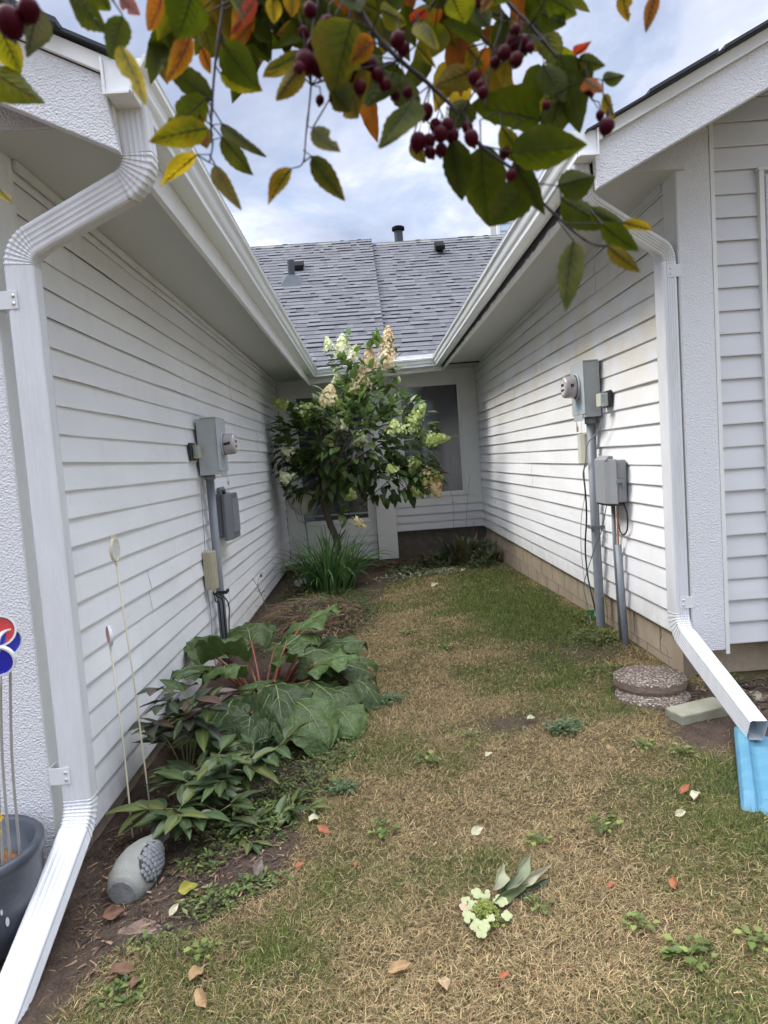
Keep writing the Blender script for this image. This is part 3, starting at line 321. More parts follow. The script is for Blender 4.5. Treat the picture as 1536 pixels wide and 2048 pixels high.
def ground_fn(n, l, c, out, b):
    at = n.new('ShaderNodeAttribute'); at.attribute_name = 'col'; s = n.new('ShaderNodeSeparateColor'); l.new(at.outputs['Color'], s.inputs[0])
    f = noise(n, l, c, 90, (1, 1, 1), 6, 0.7); g = noise(n, l, c, 12, (1, 1, 1), 5)
    so_ = ramp(n, l, f, [(0.3, (0.022, 0.015, 0.011)), (0.55, (0.075, 0.052, 0.038)), (0.75, (0.17, 0.125, 0.095))])
    so_ = mixc_(n, l, mrange(n, l, g, 0.35, 0.7), so_, (0.11, 0.078, 0.058))
    th = ramp(n, l, f, [(0.3, (0.025, 0.020, 0.010)), (0.5, (0.09, 0.070, 0.032)), (0.7, (0.25, 0.19, 0.09))])
    gg = ramp(n, l, f, [(0.3, (0.02, 0.028, 0.01)), (0.7, (0.09, 0.10, 0.04))])
    th = mixc_(n, l, mrange(n, l, s.outputs[1], 0.3, 0.9), th, gg)
    return mixc_(n, l, s.outputs[0], th, so_)
M['ground'] = mat('lawn_ground', (0.2, 0.15, 0.08), 0.95, spec=0.2, bump=1.0, bscale=110, bdetail=8, bdist=0.014, fn=ground_fn); me.materials.append(M['ground'])
go = bpy.data.objects.new('ground', me); COL.objects.link(go); go['kind'] = 'structure'

# ---------------------------------------------------------------- siding
def siding(x0, y0, dx, dy, length, z0, z1, nxn, nyn, course=0.117, clip=None, seams=True, seed=1, amp=0.0022, out=0.0185):
    """Lapped vinyl courses on a wall from (x0,y0) along (dx,dy); (nxn,nyn) is the outward normal. clip(s) -> top z."""
    mb = MB(); r = random.Random(seed); k = 0; z = z0
    step = 0.45; ns = max(1, int(length/step)); off0 = r.random()*10
    while z < z1 - 0.005:
        zt = min(z + course, z1)
        if k % 2 == 0: seam = [r.uniform(0.1, 0.9)*length] if seams else []; 
        cuts = sorted(set([length*i/ns for i in range(ns+1)] + seam))
        wob = [amp*(math.sin(s*1.7+k*2.3+off0)+math.sin(s*4.1+k*1.1)) for s in cuts]
        segs = []; cur = []
        for s, w in zip(cuts, wob):
            cur.append((s, w))
            if s in seam: segs.append(cur); cur = [(s, w)]
        segs.append(cur)
        for si, sg in enumerate(segs):
            e = 0.0026*si*(1 if (k//2) % 2 else -1)
            if clip: sg = [(s, w) for s, w in sg if clip(s) > z + 0.002]
            if len(sg) < 2: continue
            vs = []
            for s, w in sg:
                px, py = x0+dx*s, y0+dy*s; t = min(zt, clip(s)) if clip else zt
                for o_, zz in ((0.002, z+0.010+w*0.6), (out-0.003+e+w, z+0.002+w*0.6), (out+e+w, z+w*0.6), (out+0.0005+e+w, z+0.005+w*0.6), (0.004+e*0.5, t+0.006)):
                    vs.append((px+nxn*o_, py+nyn*o_, zz))
            mb.add(vs, [(i*5+j, (i+1)*5+j, (i+1)*5+j+1, i*5+j+1) for i in range(len(sg)-1) for j in range(4)])
        z += course; k += 1
    return mb
def blocks(parent, name, boxes, joints):
    mb = MB()
    for b in boxes: mb.box(*b)
    o = mb.build(name, M['block'], parent)
    if joints:
        j = MB()
        for b in joints: j.box(*b)
        j.build('mortar_joint', M['mortar'], o)
    return o

# ================================================================ LEFT HOUSE
SL = 0.48
lh = thing('house', 'white house on the left with lapped siding, its corner column behind the near downspout', 'house', (-1.25, 2.44, -0.1))
XW, ZS = -1.25, 2.66
b = MB(); b.prism([(-8.0, -0.3), (XW-0.06, -0.3), (XW-0.06, ZS+0.02), (-4.6, 4.2), (-8.0, 2.6)], 1, 2.75, 9.98); b.build('wall', M['core'], lh)
siding(XW-0.018, 2.62, 0, 1, 7.36, 0.012, ZS-0.002, 1, 0, seed=4).build('siding', M['siding'], lh)
b = MB(); b.box(XW-0.3, XW-0.035, 2.62, 9.98, -0.4, 0.02); fo = b.build('foundation', M['block'], lh)
for yy in (2.78, 3.18, 3.58, 3.98): b = MB(); b.box(XW-0.036, XW-0.033, yy, yy+0.006, -0.2, 0.018); b.build('mortar_joint', M['mortar'], fo)
b = MB(); b.box(-1.62, XW, 2.44, 2.62, 0.02, 2.9); b.box(-1.62, -1.27, 2.445, 2.62, -0.2, 0.02); b.build('corner_column', M['stucco'], lh, bevel=0.004)
b = MB(); b.box(XW+0.0002, XW+0.0018, 2.443, 2.62, 0.022, 2.66); b.build('column_side', M['trim'], lh)
b = MB(); b.box(-4.5, -1.62, 2.50, 2.62, -0.2, 3.6); b.build('front_wall', M['stucco'], lh)
b = MB(); b.box(XW-0.01, XW+0.006, 2.6205, 2.655, 0.03, ZS); b.build('corner_trim', M['trim'], lh, bevel=0.002)
b = MB(); b.add([(XW-0.03, 2.455, ZS), (-0.742, 2.455, ZS), (-0.742, 9.6, ZS+0.01), (XW-0.03, 9.99, ZS+0.01), (XW-0.03, 2.455, ZS+0.02), (-0.742, 2.455, ZS+0.02), (-0.742, 9.6, ZS+0.03), (XW-0.03, 9.99, ZS+0.03)],
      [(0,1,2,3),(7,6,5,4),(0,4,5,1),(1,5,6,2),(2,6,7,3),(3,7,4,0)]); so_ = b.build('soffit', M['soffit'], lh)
b = MB(); b.box(XW+0.0, XW+0.02, 2.66, 9.98, ZS-0.032, ZS-0.001); b.build('soffit_trim', M['trim_d'], lh, bevel=0.002)
b = MB(); b.box(-0.76, -0.735, 2.30, 9.52, 2.53, 2.79); b.build('fascia', M['fascia'], lh, bevel=0.002)
zr = lambda x: 2.484 + SL*(-0.72 - x)      # lower edge of the rake board
b = MB(); b.prism([(-0.72, zr(-0.72)), (-0.752, zr(-0.72)+0.235), (-4.6, zr(-4.6)+0.225), (-4.6, zr(-4.6))], 1, 2.262, 2.30); b.build('rake_board', M['stucco'], lh, bevel=0.004)
b = MB(); b.prism([(-0.748, zr(-0.748)+0.222), (-0.70, zr(-0.70)+0.278), (-4.6, zr(-4.6)+0.285), (-4.6, zr(-4.6)+0.222)], 1, 2.246, 2.2615); b.build('rake_trim', M['trim'], lh, bevel=0.003)
b = MB(); b.prism([(-0.77, ZS+0.001), (-0.77, zr(-0.77)+0.24), (-2.4, zr(-2.4)+0.24), (-2.4, ZS+0.001)], 1, 2.445, 2.4545); b.build('return_panel', M['stucco'], lh)
b = MB(); b.prism([(-0.66, 2.745), (-0.66, 2.756), (-4.6, 2.756+SL*3.94), (-8.2, 2.77), (-8.2, 2.74), (-4.6, 2.73+SL*3.94)], 1, 2.225, 12.1)
for i in range(8): y0 = 2.19 + rnd.uniform(0, .01); x0 = -0.85-i*0.47; b.prism([(x0, 2.747+SL*(-0.66-x0)), (x0, 2.764+SL*(-0.66-x0)), (x0-0.42, 2.764+SL*(-0.66-x0+0.42)), (x0-0.42, 2.747+SL*(-0.66-x0+0.42))], 1, y0, 2.30)
b.build('roof', M['shingle_d'], lh)

# ================================================================ RIGHT HOUSE
rh = thing('house', 'white house on the right with a stucco corner column and yellow stained side wall', 'house', (1.62, 3.45, 0.1))
XR = 1.62; zs0, zs1 = 2.765, 2.70
b = MB(); b.prism([(XR+0.06, -0.3), (8.5, -0.3), (8.5, 2.7), (5.0, 4.2), (XR+0.06, 2.72)], 1, 3.68, 9.98); b.build('wall', M['core'], rh)
siding(XR+0.018, 3.60, 0, 1, 6.38, 0.378, 2.78, -1, 0, seed=11, clip=lambda s: 2.762-0.0102*s).build('siding', M['siding_r'], rh)
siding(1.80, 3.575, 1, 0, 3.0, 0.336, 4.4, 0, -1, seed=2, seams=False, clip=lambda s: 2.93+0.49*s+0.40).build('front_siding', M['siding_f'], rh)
b = MB(); b.box(XR+0.03, XR+0.3, 3.70, 9.98, -0.4, 0.39); b.box(XR+0.03, 6, 3.66, 3.70, -0.4, 0.345); fo = b.build('foundation', M['block'], rh)
b = MB(); b.box(XR+0.0265, XR+0.031, 3.80, 9.98, 0.198, 0.205)
for i in range(16): b.box(XR+0.0265, XR+0.031, 3.95+i*0.4, 3.956+i*0.4, 0.205, 0.378); b.box(XR+0.0265, XR+0.031, 4.15+i*0.4, 4.156+i*0.4, -0.1, 0.198)
b.build('mortar_joint', M['mortar'], fo)
b = MB(); b.tube([(1.648, 3.95, 0.37), (1.648, 3.93, 0.30), (1.648, 3.96, 0.26), (1.648, 3.86, 0.235), (1.648, 3.84, 0.15)], 0.0022, 5); b.build('crack', M['mortar'], fo)
b = MB(); b.box(1.612, 1.782, 3.45, 3.60, 0.34, 3.1); b.build('corner_column', M['stucco'], rh, bevel=0.004)
b = MB(); b.box(1.6095, 1.6115, 3.452, 3.60, 0.345, 2.80); b.build('column_side', M['trim'], rh)
b = MB(); b.box(1.782, 1.803, 3.447, 3.60, 0.318, 3.12); b.box(1.803, 1.812, 3.53, 3.57, 0.33, 3.12); b.build('corner_trim', M['trim_d'], rh, bevel=0.002)
b = MB(); b.box(1.611, 1.783, 3.449, 3.4505, 2.17, 2.178); b.build('panel_joint', M['trim_d'], rh)
b = MB(); b.add([(1.10, 3.43, zs0), (XR+0.03, 3.43, zs0), (XR+0.03, 9.99, zs1), (1.10, 9.6, zs1-0.001), (1.10, 3.43, zs0+0.02), (XR+0.03, 3.43, zs0+0.02), (XR+0.03, 9.99, zs1+0.02), (1.10, 9.6, zs1+0.019)],
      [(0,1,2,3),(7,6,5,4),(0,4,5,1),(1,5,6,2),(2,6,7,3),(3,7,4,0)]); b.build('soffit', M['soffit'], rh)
b = MB(); b.add([(XR, 3.61, zs0-0.03), (XR-0.02, 3.61, zs0-0.03), (XR-0.02, 9.98, zs1-0.03), (XR, 9.98, zs1-0.03), (XR, 3.61, zs0-0.002), (XR-0.02, 3.61, zs0-0.002), (XR-0.02, 9.98, zs1-0.002), (XR, 9.98, zs1-0.002)],
      [(0,1,2,3),(7,6,5,4),(0,4,5,1),(1,5,6,2),(2,6,7,3),(3,7,4,0)]); b.build('soffit_trim', M['trim_d'], rh)
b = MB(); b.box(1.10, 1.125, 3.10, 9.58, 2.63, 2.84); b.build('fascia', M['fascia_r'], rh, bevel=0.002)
zq = lambda x: 2.566 + 0.49*(x - 1.084)
b = MB(); b.prism([(1.084, zq(1.084)), (1.075, zq(1.084)+0.185), (6.0, zq(6.0)+0.185), (6.0, zq(6.0))], 1, 3.062, 3.10); b.build('rake_board', M['stucco'], rh, bevel=0.004)
b = MB(); b.prism([(1.088, zq(1.088)+0.187), (1.07, zq(1.07)+0.243), (6.0, zq(6.0)+0.243), (6.0, zq(6.0)+0.187)], 1, 3.045, 3.0615); b.prism([(1.09, zq(1.09)+0.187), (1.09, zq(1.09)+0.197), (6.0, zq(6.0)+0.197), (6.0, zq(6.0)+0.187)], 1, 3.037, 3.0445); b.build('rake_trim', M['trim_d'], rh, bevel=0.002)
b = MB(); b.prism([(1.12, zs0+0.001), (1.608, zs0+0.001), (1.608, zq(1.608)+0.22), (1.12, zq(1.12)+0.22)], 1, 3.42, 3.4295); b.build('return_panel', M['stucco'], rh)
b = MB(); b.prism([(1.03, 2.786), (1.03, 2.794), (6.0, 2.794+0.49*4.97), (9.5, 2.93), (9.5, 2.90), (6.0, 2.77+0.49*4.97)], 1, 3.01, 12.1)
for i in range(9): x0 = 1.3+i*0.33; b.prism([(x0, 2.788+0.49*(x0-1.03)), (x0, 2.801+0.49*(x0-1.03)), (x0+0.3, 2.801+0.49*(x0-0.73)), (x0+0.3, 2.788+0.49*(x0-0.73))], 1, 2.99+rnd.uniform(0, .012), 3.05)
b.build('roof', M['shingle_d'], rh)
b = MB(); b.box(2.118, 3.4, 3.545, 3.575, 0.31, 2.755); b.build('wall_panel', M['stucco'], rh, bevel=0.003)
b = MB(); b.box(2.078, 2.104, 3.535, 3.575, 0.30, 2.775); b.box(2.072, 3.4, 3.532, 3.5745, 2.775, 2.79); b.build('panel_trim', M['trim_d'], rh, bevel=0.002)

# ================================================================ BACK HOUSE
bh = thing('house', 'house across the end of the alley with two dark windows below grey shingle roofs', 'house', (0, 10, 0))
b = MB(); b.prism([(10.06, -0.4), (10.06, 2.7), (13.65, 5.3), (17.3, 2.7), (17.3, -0.4)], 0, -8, 8.5); b.build('wall', M['core'], bh)
def panel(name, xa, xb, za, zb, hole, y, parent=bh):
    hx0, hx1, hz0, hz1 = hole; b = MB()
    b.box(xa, hx0, y, 10.02, za, zb); b.box(hx1, xb, y, 10.02, za, zb); b.box(hx0, hx1, y, 10.02, za, hz0); b.box(hx0, hx1, y, 10.02, hz1, zb)
    return b.build(name, M['trim_d'], parent)
panel('window_surround', -1.25, 0.045, 0.37, 2.70, (-1.06, -0.0, 0.56, 2.47), 9.985)
panel('window_surround', 0.34, 1.63, 0.735, 2.72, (0.46, 1.41, 0.86, 2.52), 9.985)
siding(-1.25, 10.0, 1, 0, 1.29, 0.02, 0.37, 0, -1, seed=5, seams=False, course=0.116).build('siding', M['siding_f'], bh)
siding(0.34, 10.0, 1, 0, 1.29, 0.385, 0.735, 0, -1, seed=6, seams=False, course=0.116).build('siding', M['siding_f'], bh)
b = MB(); b.box(0.05, 0.335, 9.86, 10.0, 0.01, 2.70); b.build('post', M['trim_d'], bh, bevel=0.004)
b = MB(); b.box(-1.25, 1.66, 10.022, 10.3, -0.4, 0.4); b.box(0.10, 0.30, 9.93, 10.02, -0.3, 0.01); b.build('foundation', M['block_shade'], bh)
def window(x0, x1, z0, z1, rail, lbl):
    y = 9.975
    f = MB(); f.box(x0, x0+0.028, y, 10.03, z0, z1); f.box(x1-0.028, x1, y, 10.03, z0, z1); f.box(x0+0.028, x1-0.028, y, 10.03, z0, z0+0.028); f.box(x0+0.028, x1-0.028, y, 10.03, z1-0.028, z1)
    w = f.build('window', M['trim_d'], bh, bevel=0.002)
    s = MB(); a0, a1, c0, c1 = x0+0.03, x1-0.03, z0+0.03, z1-0.03
    s.box(a0, a0+0.035, y+0.012, 10.03, c0, c1); s.box(a1-0.035, a1, y+0.012, 10.03, c0, c1); s.box(a0+0.035, a1-0.035, y+0.012, 10.03, c0, c0+0.035); s.box(a0+0.035, a1-0.035, y+0.012, 10.03, c1-0.02, c1)
    s.build('frame', M['trim_d'], w, bevel=0.002)
    q = MB()
    for r_ in rail: q.box(a0+0.035, a1-0.035, y+0.02, 10.0, r_-0.012, r_+0.012)
    if rail: q.build('rail', M['sash'], w)
    g = MB(); g.box(a0+0.03, a1-0.03, y+0.030, y+0.034, c0+0.03, c1-0.015); g.build('pane', M['glass'], w)
    c_ = MB(); ca0 = x0+0.07 if not rail or rail[0] < 1 else x0+0.42; ca1 = x1-0.07; nn_ = 60; vs = []
    for i in range(nn_+1):
        xx = ca0+(ca1-ca0)*i/nn_; yy = 10.040+0.006*math.sin(i*0.9)+0.003*math.sin(i*2.3)
        vs += [(xx, yy, z0+0.07), (xx, yy, (z0+z1)/2 if ca0 > x0+0.3 else z0+0.75)]
    c_.add(vs, [(i*2, i*2+2, i*2+3, i*2+1) for i in range(nn_)]); c_.build('curtain', M['curtain'], w, smooth=True)
    return w
window(-1.06, 0.0, 0.56, 2.47, [0.70], 'l'); window(0.46, 1.41, 0.86, 2.52, [1.72], 'r')
b = MB(); b.add([(-0.9, 9.50, 2.655), (1.2, 9.50, 2.69), (1.63, 10.02, 2.70), (-1.25, 10.02, 2.67)], [(0,1,2,3)]); b.build('soffit', M['soffit'], bh)
b = MB(); b.add([(-0.735, 9.50, 2.555), (1.10, 9.50, 2.625), (1.10, 9.50, 2.86), (-0.735, 9.50, 2.82), (-0.735, 9.525, 2.555), (1.10, 9.525, 2.625), (1.10, 9.525, 2.86), (-0.735, 9.525, 2.82)],
     [(0,1,2,3),(7,6,5,4),(0,4,5,1),(1,5,6,2),(2,6,7,3),(3,7,4,0)]); b.build('fascia', M['fascia'], bh)
# shingled roofs: every tab a real step
RS = 0.70; ang = math.atan(RS); ca_, sa_ = math.cos(ang), math.sin(ang)
def shingle_roof(xa, xb, ylow, zlow, yridge, seed, name, under=0.02):
    r = random.Random(seed); mb = MB(); L = (yridge-ylow)/ca_; e = 0.143; nrow = int(L/e)+1
    def P(x, s, h): return (x, ylow + s*ca_ - h*sa_, zlow + s*sa_ + h*ca_)
    for k in range(nrow):
        s0 = k*e; s1 = min(s0+e*1.02, L); x = xa - r.random()*0.2
        while x < xb:
            w = r.choice((0.07, 0.1, 0.14, 0.18, 0.22)); x0, x1 = max(x, xa), min(x+w, xb); x += w
            if x1-x0 < 0.01: continue
            h = r.choice((0.008, 0.008, 0.018)); t = r.gauss(0, 1)
            v = max(0.06, 0.100 + 0.014*t + (0.010 if h > 0.01 else -0.007)); mb.cc = (v*0.98, v*0.985, v*1.10)
            js = r.uniform(-.003, .003)
            mb.add([P(x1, s0+js, -0.004), P(x1, s0+js, h), P(x0, s0+js, h), P(x1, s1, 0.0015), P(x0, s1, 0.0015), P(x0, s0+js, -0.004)], [(2,1,3,4), (0,3,1), (5,2,4)])
            mb.cc = (0.034, 0.034, 0.038); mb.add([P(x0, s0+js, -0.004), P(x1, s0+js, -0.004), P(x1, s0+js, h), P(x0, s0+js, h), P(x1, s0+js+0.010, h+0.0006), P(x0, s0+js+0.010, h+0.0006)], [(0,1,2,3), (3,2,4,5)])
    mb.cc = (0.06, 0.06, 0.065)
    mb.add([P(xa, 0, -0.005), P(xb, 0, -0.005), P(xb, L, -0.005), P(xa, L, -0.005), P(xa, 0, -under), P(xb, 0, -under), P(xb, L, -under), P(xa, L, -under)], [(0,1,2,3), (7,6,5,4), (0,4,5,1), (1,5,6,2), (2,6,7,3), (3,7,4,0)])
    return mb.build(name, M['shingle'], bh, recalc=False)
ZR0 = 2.80
shingle_roof(-3.2, 0.36, 9.42, ZR0-0.02, 13.65, 1, 'roof', under=0.11)
shingle_roof(0.361, 4.2, 9.42, ZR0-0.10, 13.65, 2, 'roof')
for sgn, (xa, xb, zr_) in enumerate(((-3.2, 0.1, ZR0-0.02+RS*4.23), (0.362, 4.2, ZR0-0.10+RS*4.23))):
    x = xa; b = MB()
    while x < xb:
        w = min(0.28, xb-x); j = rnd.uniform(0, .012)
        b.prism([(13.52, zr_-0.083+j*0.6), (13.66, zr_+0.006+j*0.6), (13.82, zr_-0.09+j*0.6), (13.82, zr_-0.11), (13.66, zr_-0.012), (13.52, zr_-0.100)], 0, x, x+w+0.02); x += w
    b.build('ridge_cap', M['ridge'], bh)
b = MB(); b.prism([(13.65, ZR0+RS*4.23-0.12), (17.6, ZR0-0.1), (17.6, ZR0-0.12), (13.65, ZR0+RS*4.23-0.16)], 0, -8, 8.5); b.prism([(13.64, ZR0+RS*4.23-0.13), (9.42, ZR0-0.13), (9.42, ZR0-0.16), (13.64, ZR0+RS*4.23-0.16)], 0, -8, -3.2); b.build('rear_roof', M['shingle_d'], bh)
rz = lambda y: ZR0-0.06+RS*(y-9.42)
b = MB(); b.lathe((0.90, 13.75, 5.30), (0, 0, 1), [(0.085, 0), (0.085, 0.60)], 20); vp = b.build('vent_pipe', M['vent'], bh, smooth=False)
b = MB(); b.lathe((0.90, 13.75, 5.89), (0, 0, 1), [(0.088, 0), (0.125, 0.02), (0.125, 0.07), (0.10, 0.085)], 20); b.build('cap', M['ventlid'], vp)
b = MB(); b.lathe((-1.10, 12.10, rz(12.1)-0.05), (0, 0, 1), [(0.06, 0), (0.06, 0.42)], 18); vp = b.build('vent_pipe', M['vent'], bh)
b = MB(); y = 12.06; b.add([(-1.30, y-.22, rz(y-.22)+.035), (-0.90, y-.22, rz(y-.22)+.035), (-0.90, y+.2, rz(y+.2)+.03), (-1.30, y+.2, rz(y+.2)+.03), (-1.17, y-.03, rz(y)+.14), (-1.03, y-.03, rz(y)+.14), (-1.03, y+.1, rz(y)+.16), (-1.17, y+.1, rz(y)+.16)],
     [(0,1,5,4),(1,2,6,5),(2,3,7,6),(3,0,4,7),(4,5,6,7)]); b.build('flashing', M['vent'], vp)
for (vx, vy) in ((-1.0, 12.55), (1.60, 13.0)):
    b = MB(); z_ = rz(vy); b.prism([(vy-.13, z_-.02), (vy-.13, z_+0.06), (vy+.10, z_+0.20), (vy+.14, z_+0.06)], 0, vx-.085, vx+.085); b.build('roof_vent', M['ventlid'], bh, bevel=0.006)
# chimney chase far behind the right roof
ch = thing('chimney', 'pale blue sided chimney box rising behind the right roof ridge', 'chimney', (3.3, 14.8, 4.0))
b = MB(); b.box(3.02, 3.9, 14.5, 15.3, 4.4, 6.6); b.build('chase', M['core'], ch)
siding(3.05, 14.5, 1, 0, 0.85, 4.5, 6.55, 0, -1, seed=8, seams=False, course=0.15).build('siding', M['lightblue'], ch)
b = MB(); b.box(2.99, 3.05, 14.46, 14.52, 4.4, 6.6); b.add([(2.90, 14.49, 5.4), (3.0, 14.49, 5.95), (3.0, 14.49, 5.4), (2.90, 14.9, 5.4), (3.0, 14.9, 5.95), (3.0, 14.9, 5.4)], [(0,1,2), (3,5,4), (0,3,4,1)]); b.build('corner_trim', M['trim'], ch)

# ================================================================ GUTTERS
KP = [(0.0, 0.118), (0.0, 0.0), (0.078, 0.0), (0.080, 0.003), (0.080, 0.022), (0.083, 0.030), (0.092, 0.040), (0.098, 0.052), (0.101, 0.066), (0.106, 0.082), (0.116, 0.092), (0.122, 0.098), (0.124, 0.112), (0.128, 0.120), (0.120, 0.124), (0.116, 0.118)]
KP = [(u, h*0.88) for u, h in KP]
def gutter_run(p0, p1, out, m0, m1, name, parent):
    """K-style gutter from p0 to p1 (bottom back line); out is the outward unit direction; m0/m1 mitre amounts along the run per unit out."""
    p0, p1, o = Vector(p0), Vector(p1), Vector(out); d = (p1-p0); L = d.length; d = d/L; b = MB(); n = 24; vs = []; fs = []
    for i in range(n+1):
        t = i/n
        for u, h in KP:
            s = L*t + (m0*u*(1-t)) - (m1*u*t); q = p0 + d*s + o*u + Vector((0, 0, h + 0.0015*math.sin(i*1.3)))
            vs.append(q)
    m_ = len(KP)
    for i in range(n):
        for k in range(m_-1): fs.append((i*m_+k, i*m_+k+1, (i+1)*m_+k+1, (i+1)*m_+k))
    b.add(vs, fs); return b.build(name, M['gutter'], parent, solid=0.0015)
gl = thing('rain_gutter', 'long white gutter along the left roof eave, closed by the nearer end cap', 'gutter', (-0.74, 2.3, 2.64))
ZL = 2.645
gutter_run((-0.733, 2.251, ZL), (-0.733, 9.47, ZL-0.01), (1, 0, 0), 0, 1, 'gutter_trough', gl)
b = MB(); b.prism([(-0.735+u, ZL+h) for u, h in KP[:-2]], 1, 2.243, 2.2505); b.build('end_cap', M['gutter'], gl)
b = MB(); b.prism([(-0.742, ZL-0.003), (-0.742, ZL+0.108), (-0.736, ZL+0.108), (-0.736, ZL+0.004), (-0.655, ZL+0.004), (-0.655, ZL-0.003)], 1, 2.228, 2.2425); b.prism([(-0.66, ZL-0.003), (-0.652, ZL+0.0), (-0.65, ZL+0.022), (-0.626, ZL+0.057), (-0.606, ZL+0.088), (-0.600, ZL+0.108), (-0.607, ZL+0.108), (-0.634, ZL+0.062), (-0.657, ZL+0.026)], 1, 2.228, 2.2425); b.build('end_rim', M['trim'], gl)
gr = thing('rain_gutter', 'long white gutter along the right roof eave above a black mildewed gap', 'gutter', (1.1, 3.1, 2.69))
gutter_run((1.078, 3.046, 2.695), (1.078, 9.47, 2.68), (-1, 0, 0), 0, 1, 'gutter_trough', gr)
b = MB(); b.prism([(1.080-u, 2.695+h) for u, h in KP[:-2]], 1, 3.036, 3.0455); b.build('end_cap', M['gutter'], gr)
b = MB(); b.prism([(1.086, 2.692), (1.086, 2.804), (1.080, 2.804), (1.080, 2.699), (1.0, 2.699), (1.0, 2.692)], 1, 3.022, 3.0355); b.build('end_rim', M['trim'], gr)
gb = thing('rain_gutter', 'short white gutter along the back roof eave between the two side gutters', 'gutter', (0, 9.47, 2.63))
gutter_run((1.078, 9.47, 2.68), (-0.733, 9.47, 2.635), (0, -1, 0), 1, 1, 'gutter_trough', gb)

# ================================================================ DOWNSPOUTS
def ds_profile(a, b_, rib_u, rib_v, r=0.012):
    """closed outline, half sizes a (u) and b_ (v); ribs on the u faces and on the v faces"""
    P_ = []
    def corner(cx, cy, w0):
        for i in range(4): w = w0 + math.pi/2*i/3; P_.append((cx + r*math.cos(w), cy + r*math.sin(w)))
    def face(p, q, nrm, n, d):
        for i in range(n):
            for t, dd in ((i+0.12, 0), (i+0.28, -d), (i+0.72, -d), (i+0.88, 0)):
                k = t/n; P_.append((p[0]+(q[0]-p[0])*k+nrm[0]*dd, p[1]+(q[1]-p[1])*k+nrm[1]*dd))
    corner(a-r, -b_+r, -math.pi/2); face((a, -b_+r*1.3), (a, b_-r*1.3), (1, 0), *rib_u)
    corner(a-r, b_-r, 0); face((a-r*1.3, b_), (-a+r*1.3, b_), (0, 1), *rib_v)
    corner(-a+r, b_-r, math.pi/2); face((-a, b_-r*1.3), (-a, -b_+r*1.3), (-1, 0), *rib_u)
    corner(-a+r, -b_+r, math.pi); face((-a+r*1.3, -b_), (a-r*1.3, -b_), (0, -1), *rib_v)
    return P_
def arc(p0, p1, p2, rad, n=18):
    p0, p1, p2 = Vector(p0), Vector(p1), Vector(p2); u = (p0-p1).normalized(); v = (p2-p1).normalized(); th = u.angle(v); d = rad/math.tan(th/2)
    a, b_ = p1+u*d, p1+v*d; c = p1 + (u+v).normalized()*(rad/math.sin(th/2)); ra = a-c; rb = b_-c; w = ra.angle(rb); out = []
    for i in range(n+1):
        t = i/n; out.append(c + (ra*math.sin((1-t)*w) + rb*math.sin(t*w))/math.sin(w))
    return out
def crimped(mb, prof, pts, a0, ncr=8):
    """elbow with raised crimp rings"""
    n = len(pts)-1; path = []; sc = []
    L = [0]
    for i in range(n): L.append(L[-1]+(pts[i+1]-pts[i]).length)
    T = L[-1]
    def at(s):
        for i in range(n):
            if s <= L[i+1] or i == n-1: return pts[i].lerp(pts[i+1], min(1, max(0, (s-L[i])/(L[i+1]-L[i]))))
    for k in range(ncr):
        s0 = T*(k+0.5)/ncr
        for ds, q in ((-T/ncr*0.45, 0.975), (-0.0035, 1.0), (-0.0015, 1.028), (0.0015, 1.028), (0.004, 0.972)): path.append(at(s0+ds)); sc.append(q)
    path = [pts[0]] + path + [pts[-1]]; sc = [1.0] + sc + [0.975]
    sweep(mb, prof, path, a0, sc)
def downspout(root, nodes, rad, prof, a0, joints):
    nodes = [Vector(p) for p in nodes]; a = Vector(a0); cur = nodes[0]; t_prev = (nodes[1]-nodes[0]).normalized()
    for i in range(1, len(nodes)):
        if i < len(nodes)-1:
            ar = arc(nodes[i-1], nodes[i], nodes[i+1], rad[i-1]); end = ar[0]
        else: end = nodes[i]
        t = (end-cur).normalized(); a = (a - t*a.dot(t)).normalized()
        mb = MB(); L = (end-cur).length; pth = [cur, cur.lerp(end, 0.5), end]; sweep(mb, prof, pth, a); mb.build('pipe_section', M['pipe_w'], root, solid=0.0012)
        if i < len(nodes)-1:
            mb = MB(); crimped(mb, prof, ar, a); mb.build('elbow', M['pipe_w'], root, solid=0.001)
            # carry the frame round the bend
            for j in range(1, len(ar)):
                tt = (ar[j]-ar[j-1]).normalized(); a = (a - tt*a.dot(tt)).normalized()
            cur = ar[-1]
    return root
dl = thing('downspout', 'large white downspout at the left house corner, kicking out past the planter', 'downspout', (-1.15, 2.4, -0.1))
PL = ds_profile(0.050, 0.039, (5, 0.0028), (4, 0.0012))
downspout(dl, [(-0.692, 2.365, 2.66), (-0.685, 2.375, 2.445), (-1.150, 2.455, 2.265), (-1.150, 2.455, 0.225), (-1.172, 1.84, -0.105), ], [0.095, 0.095, 0.13], PL, (1, 0, 0), None)

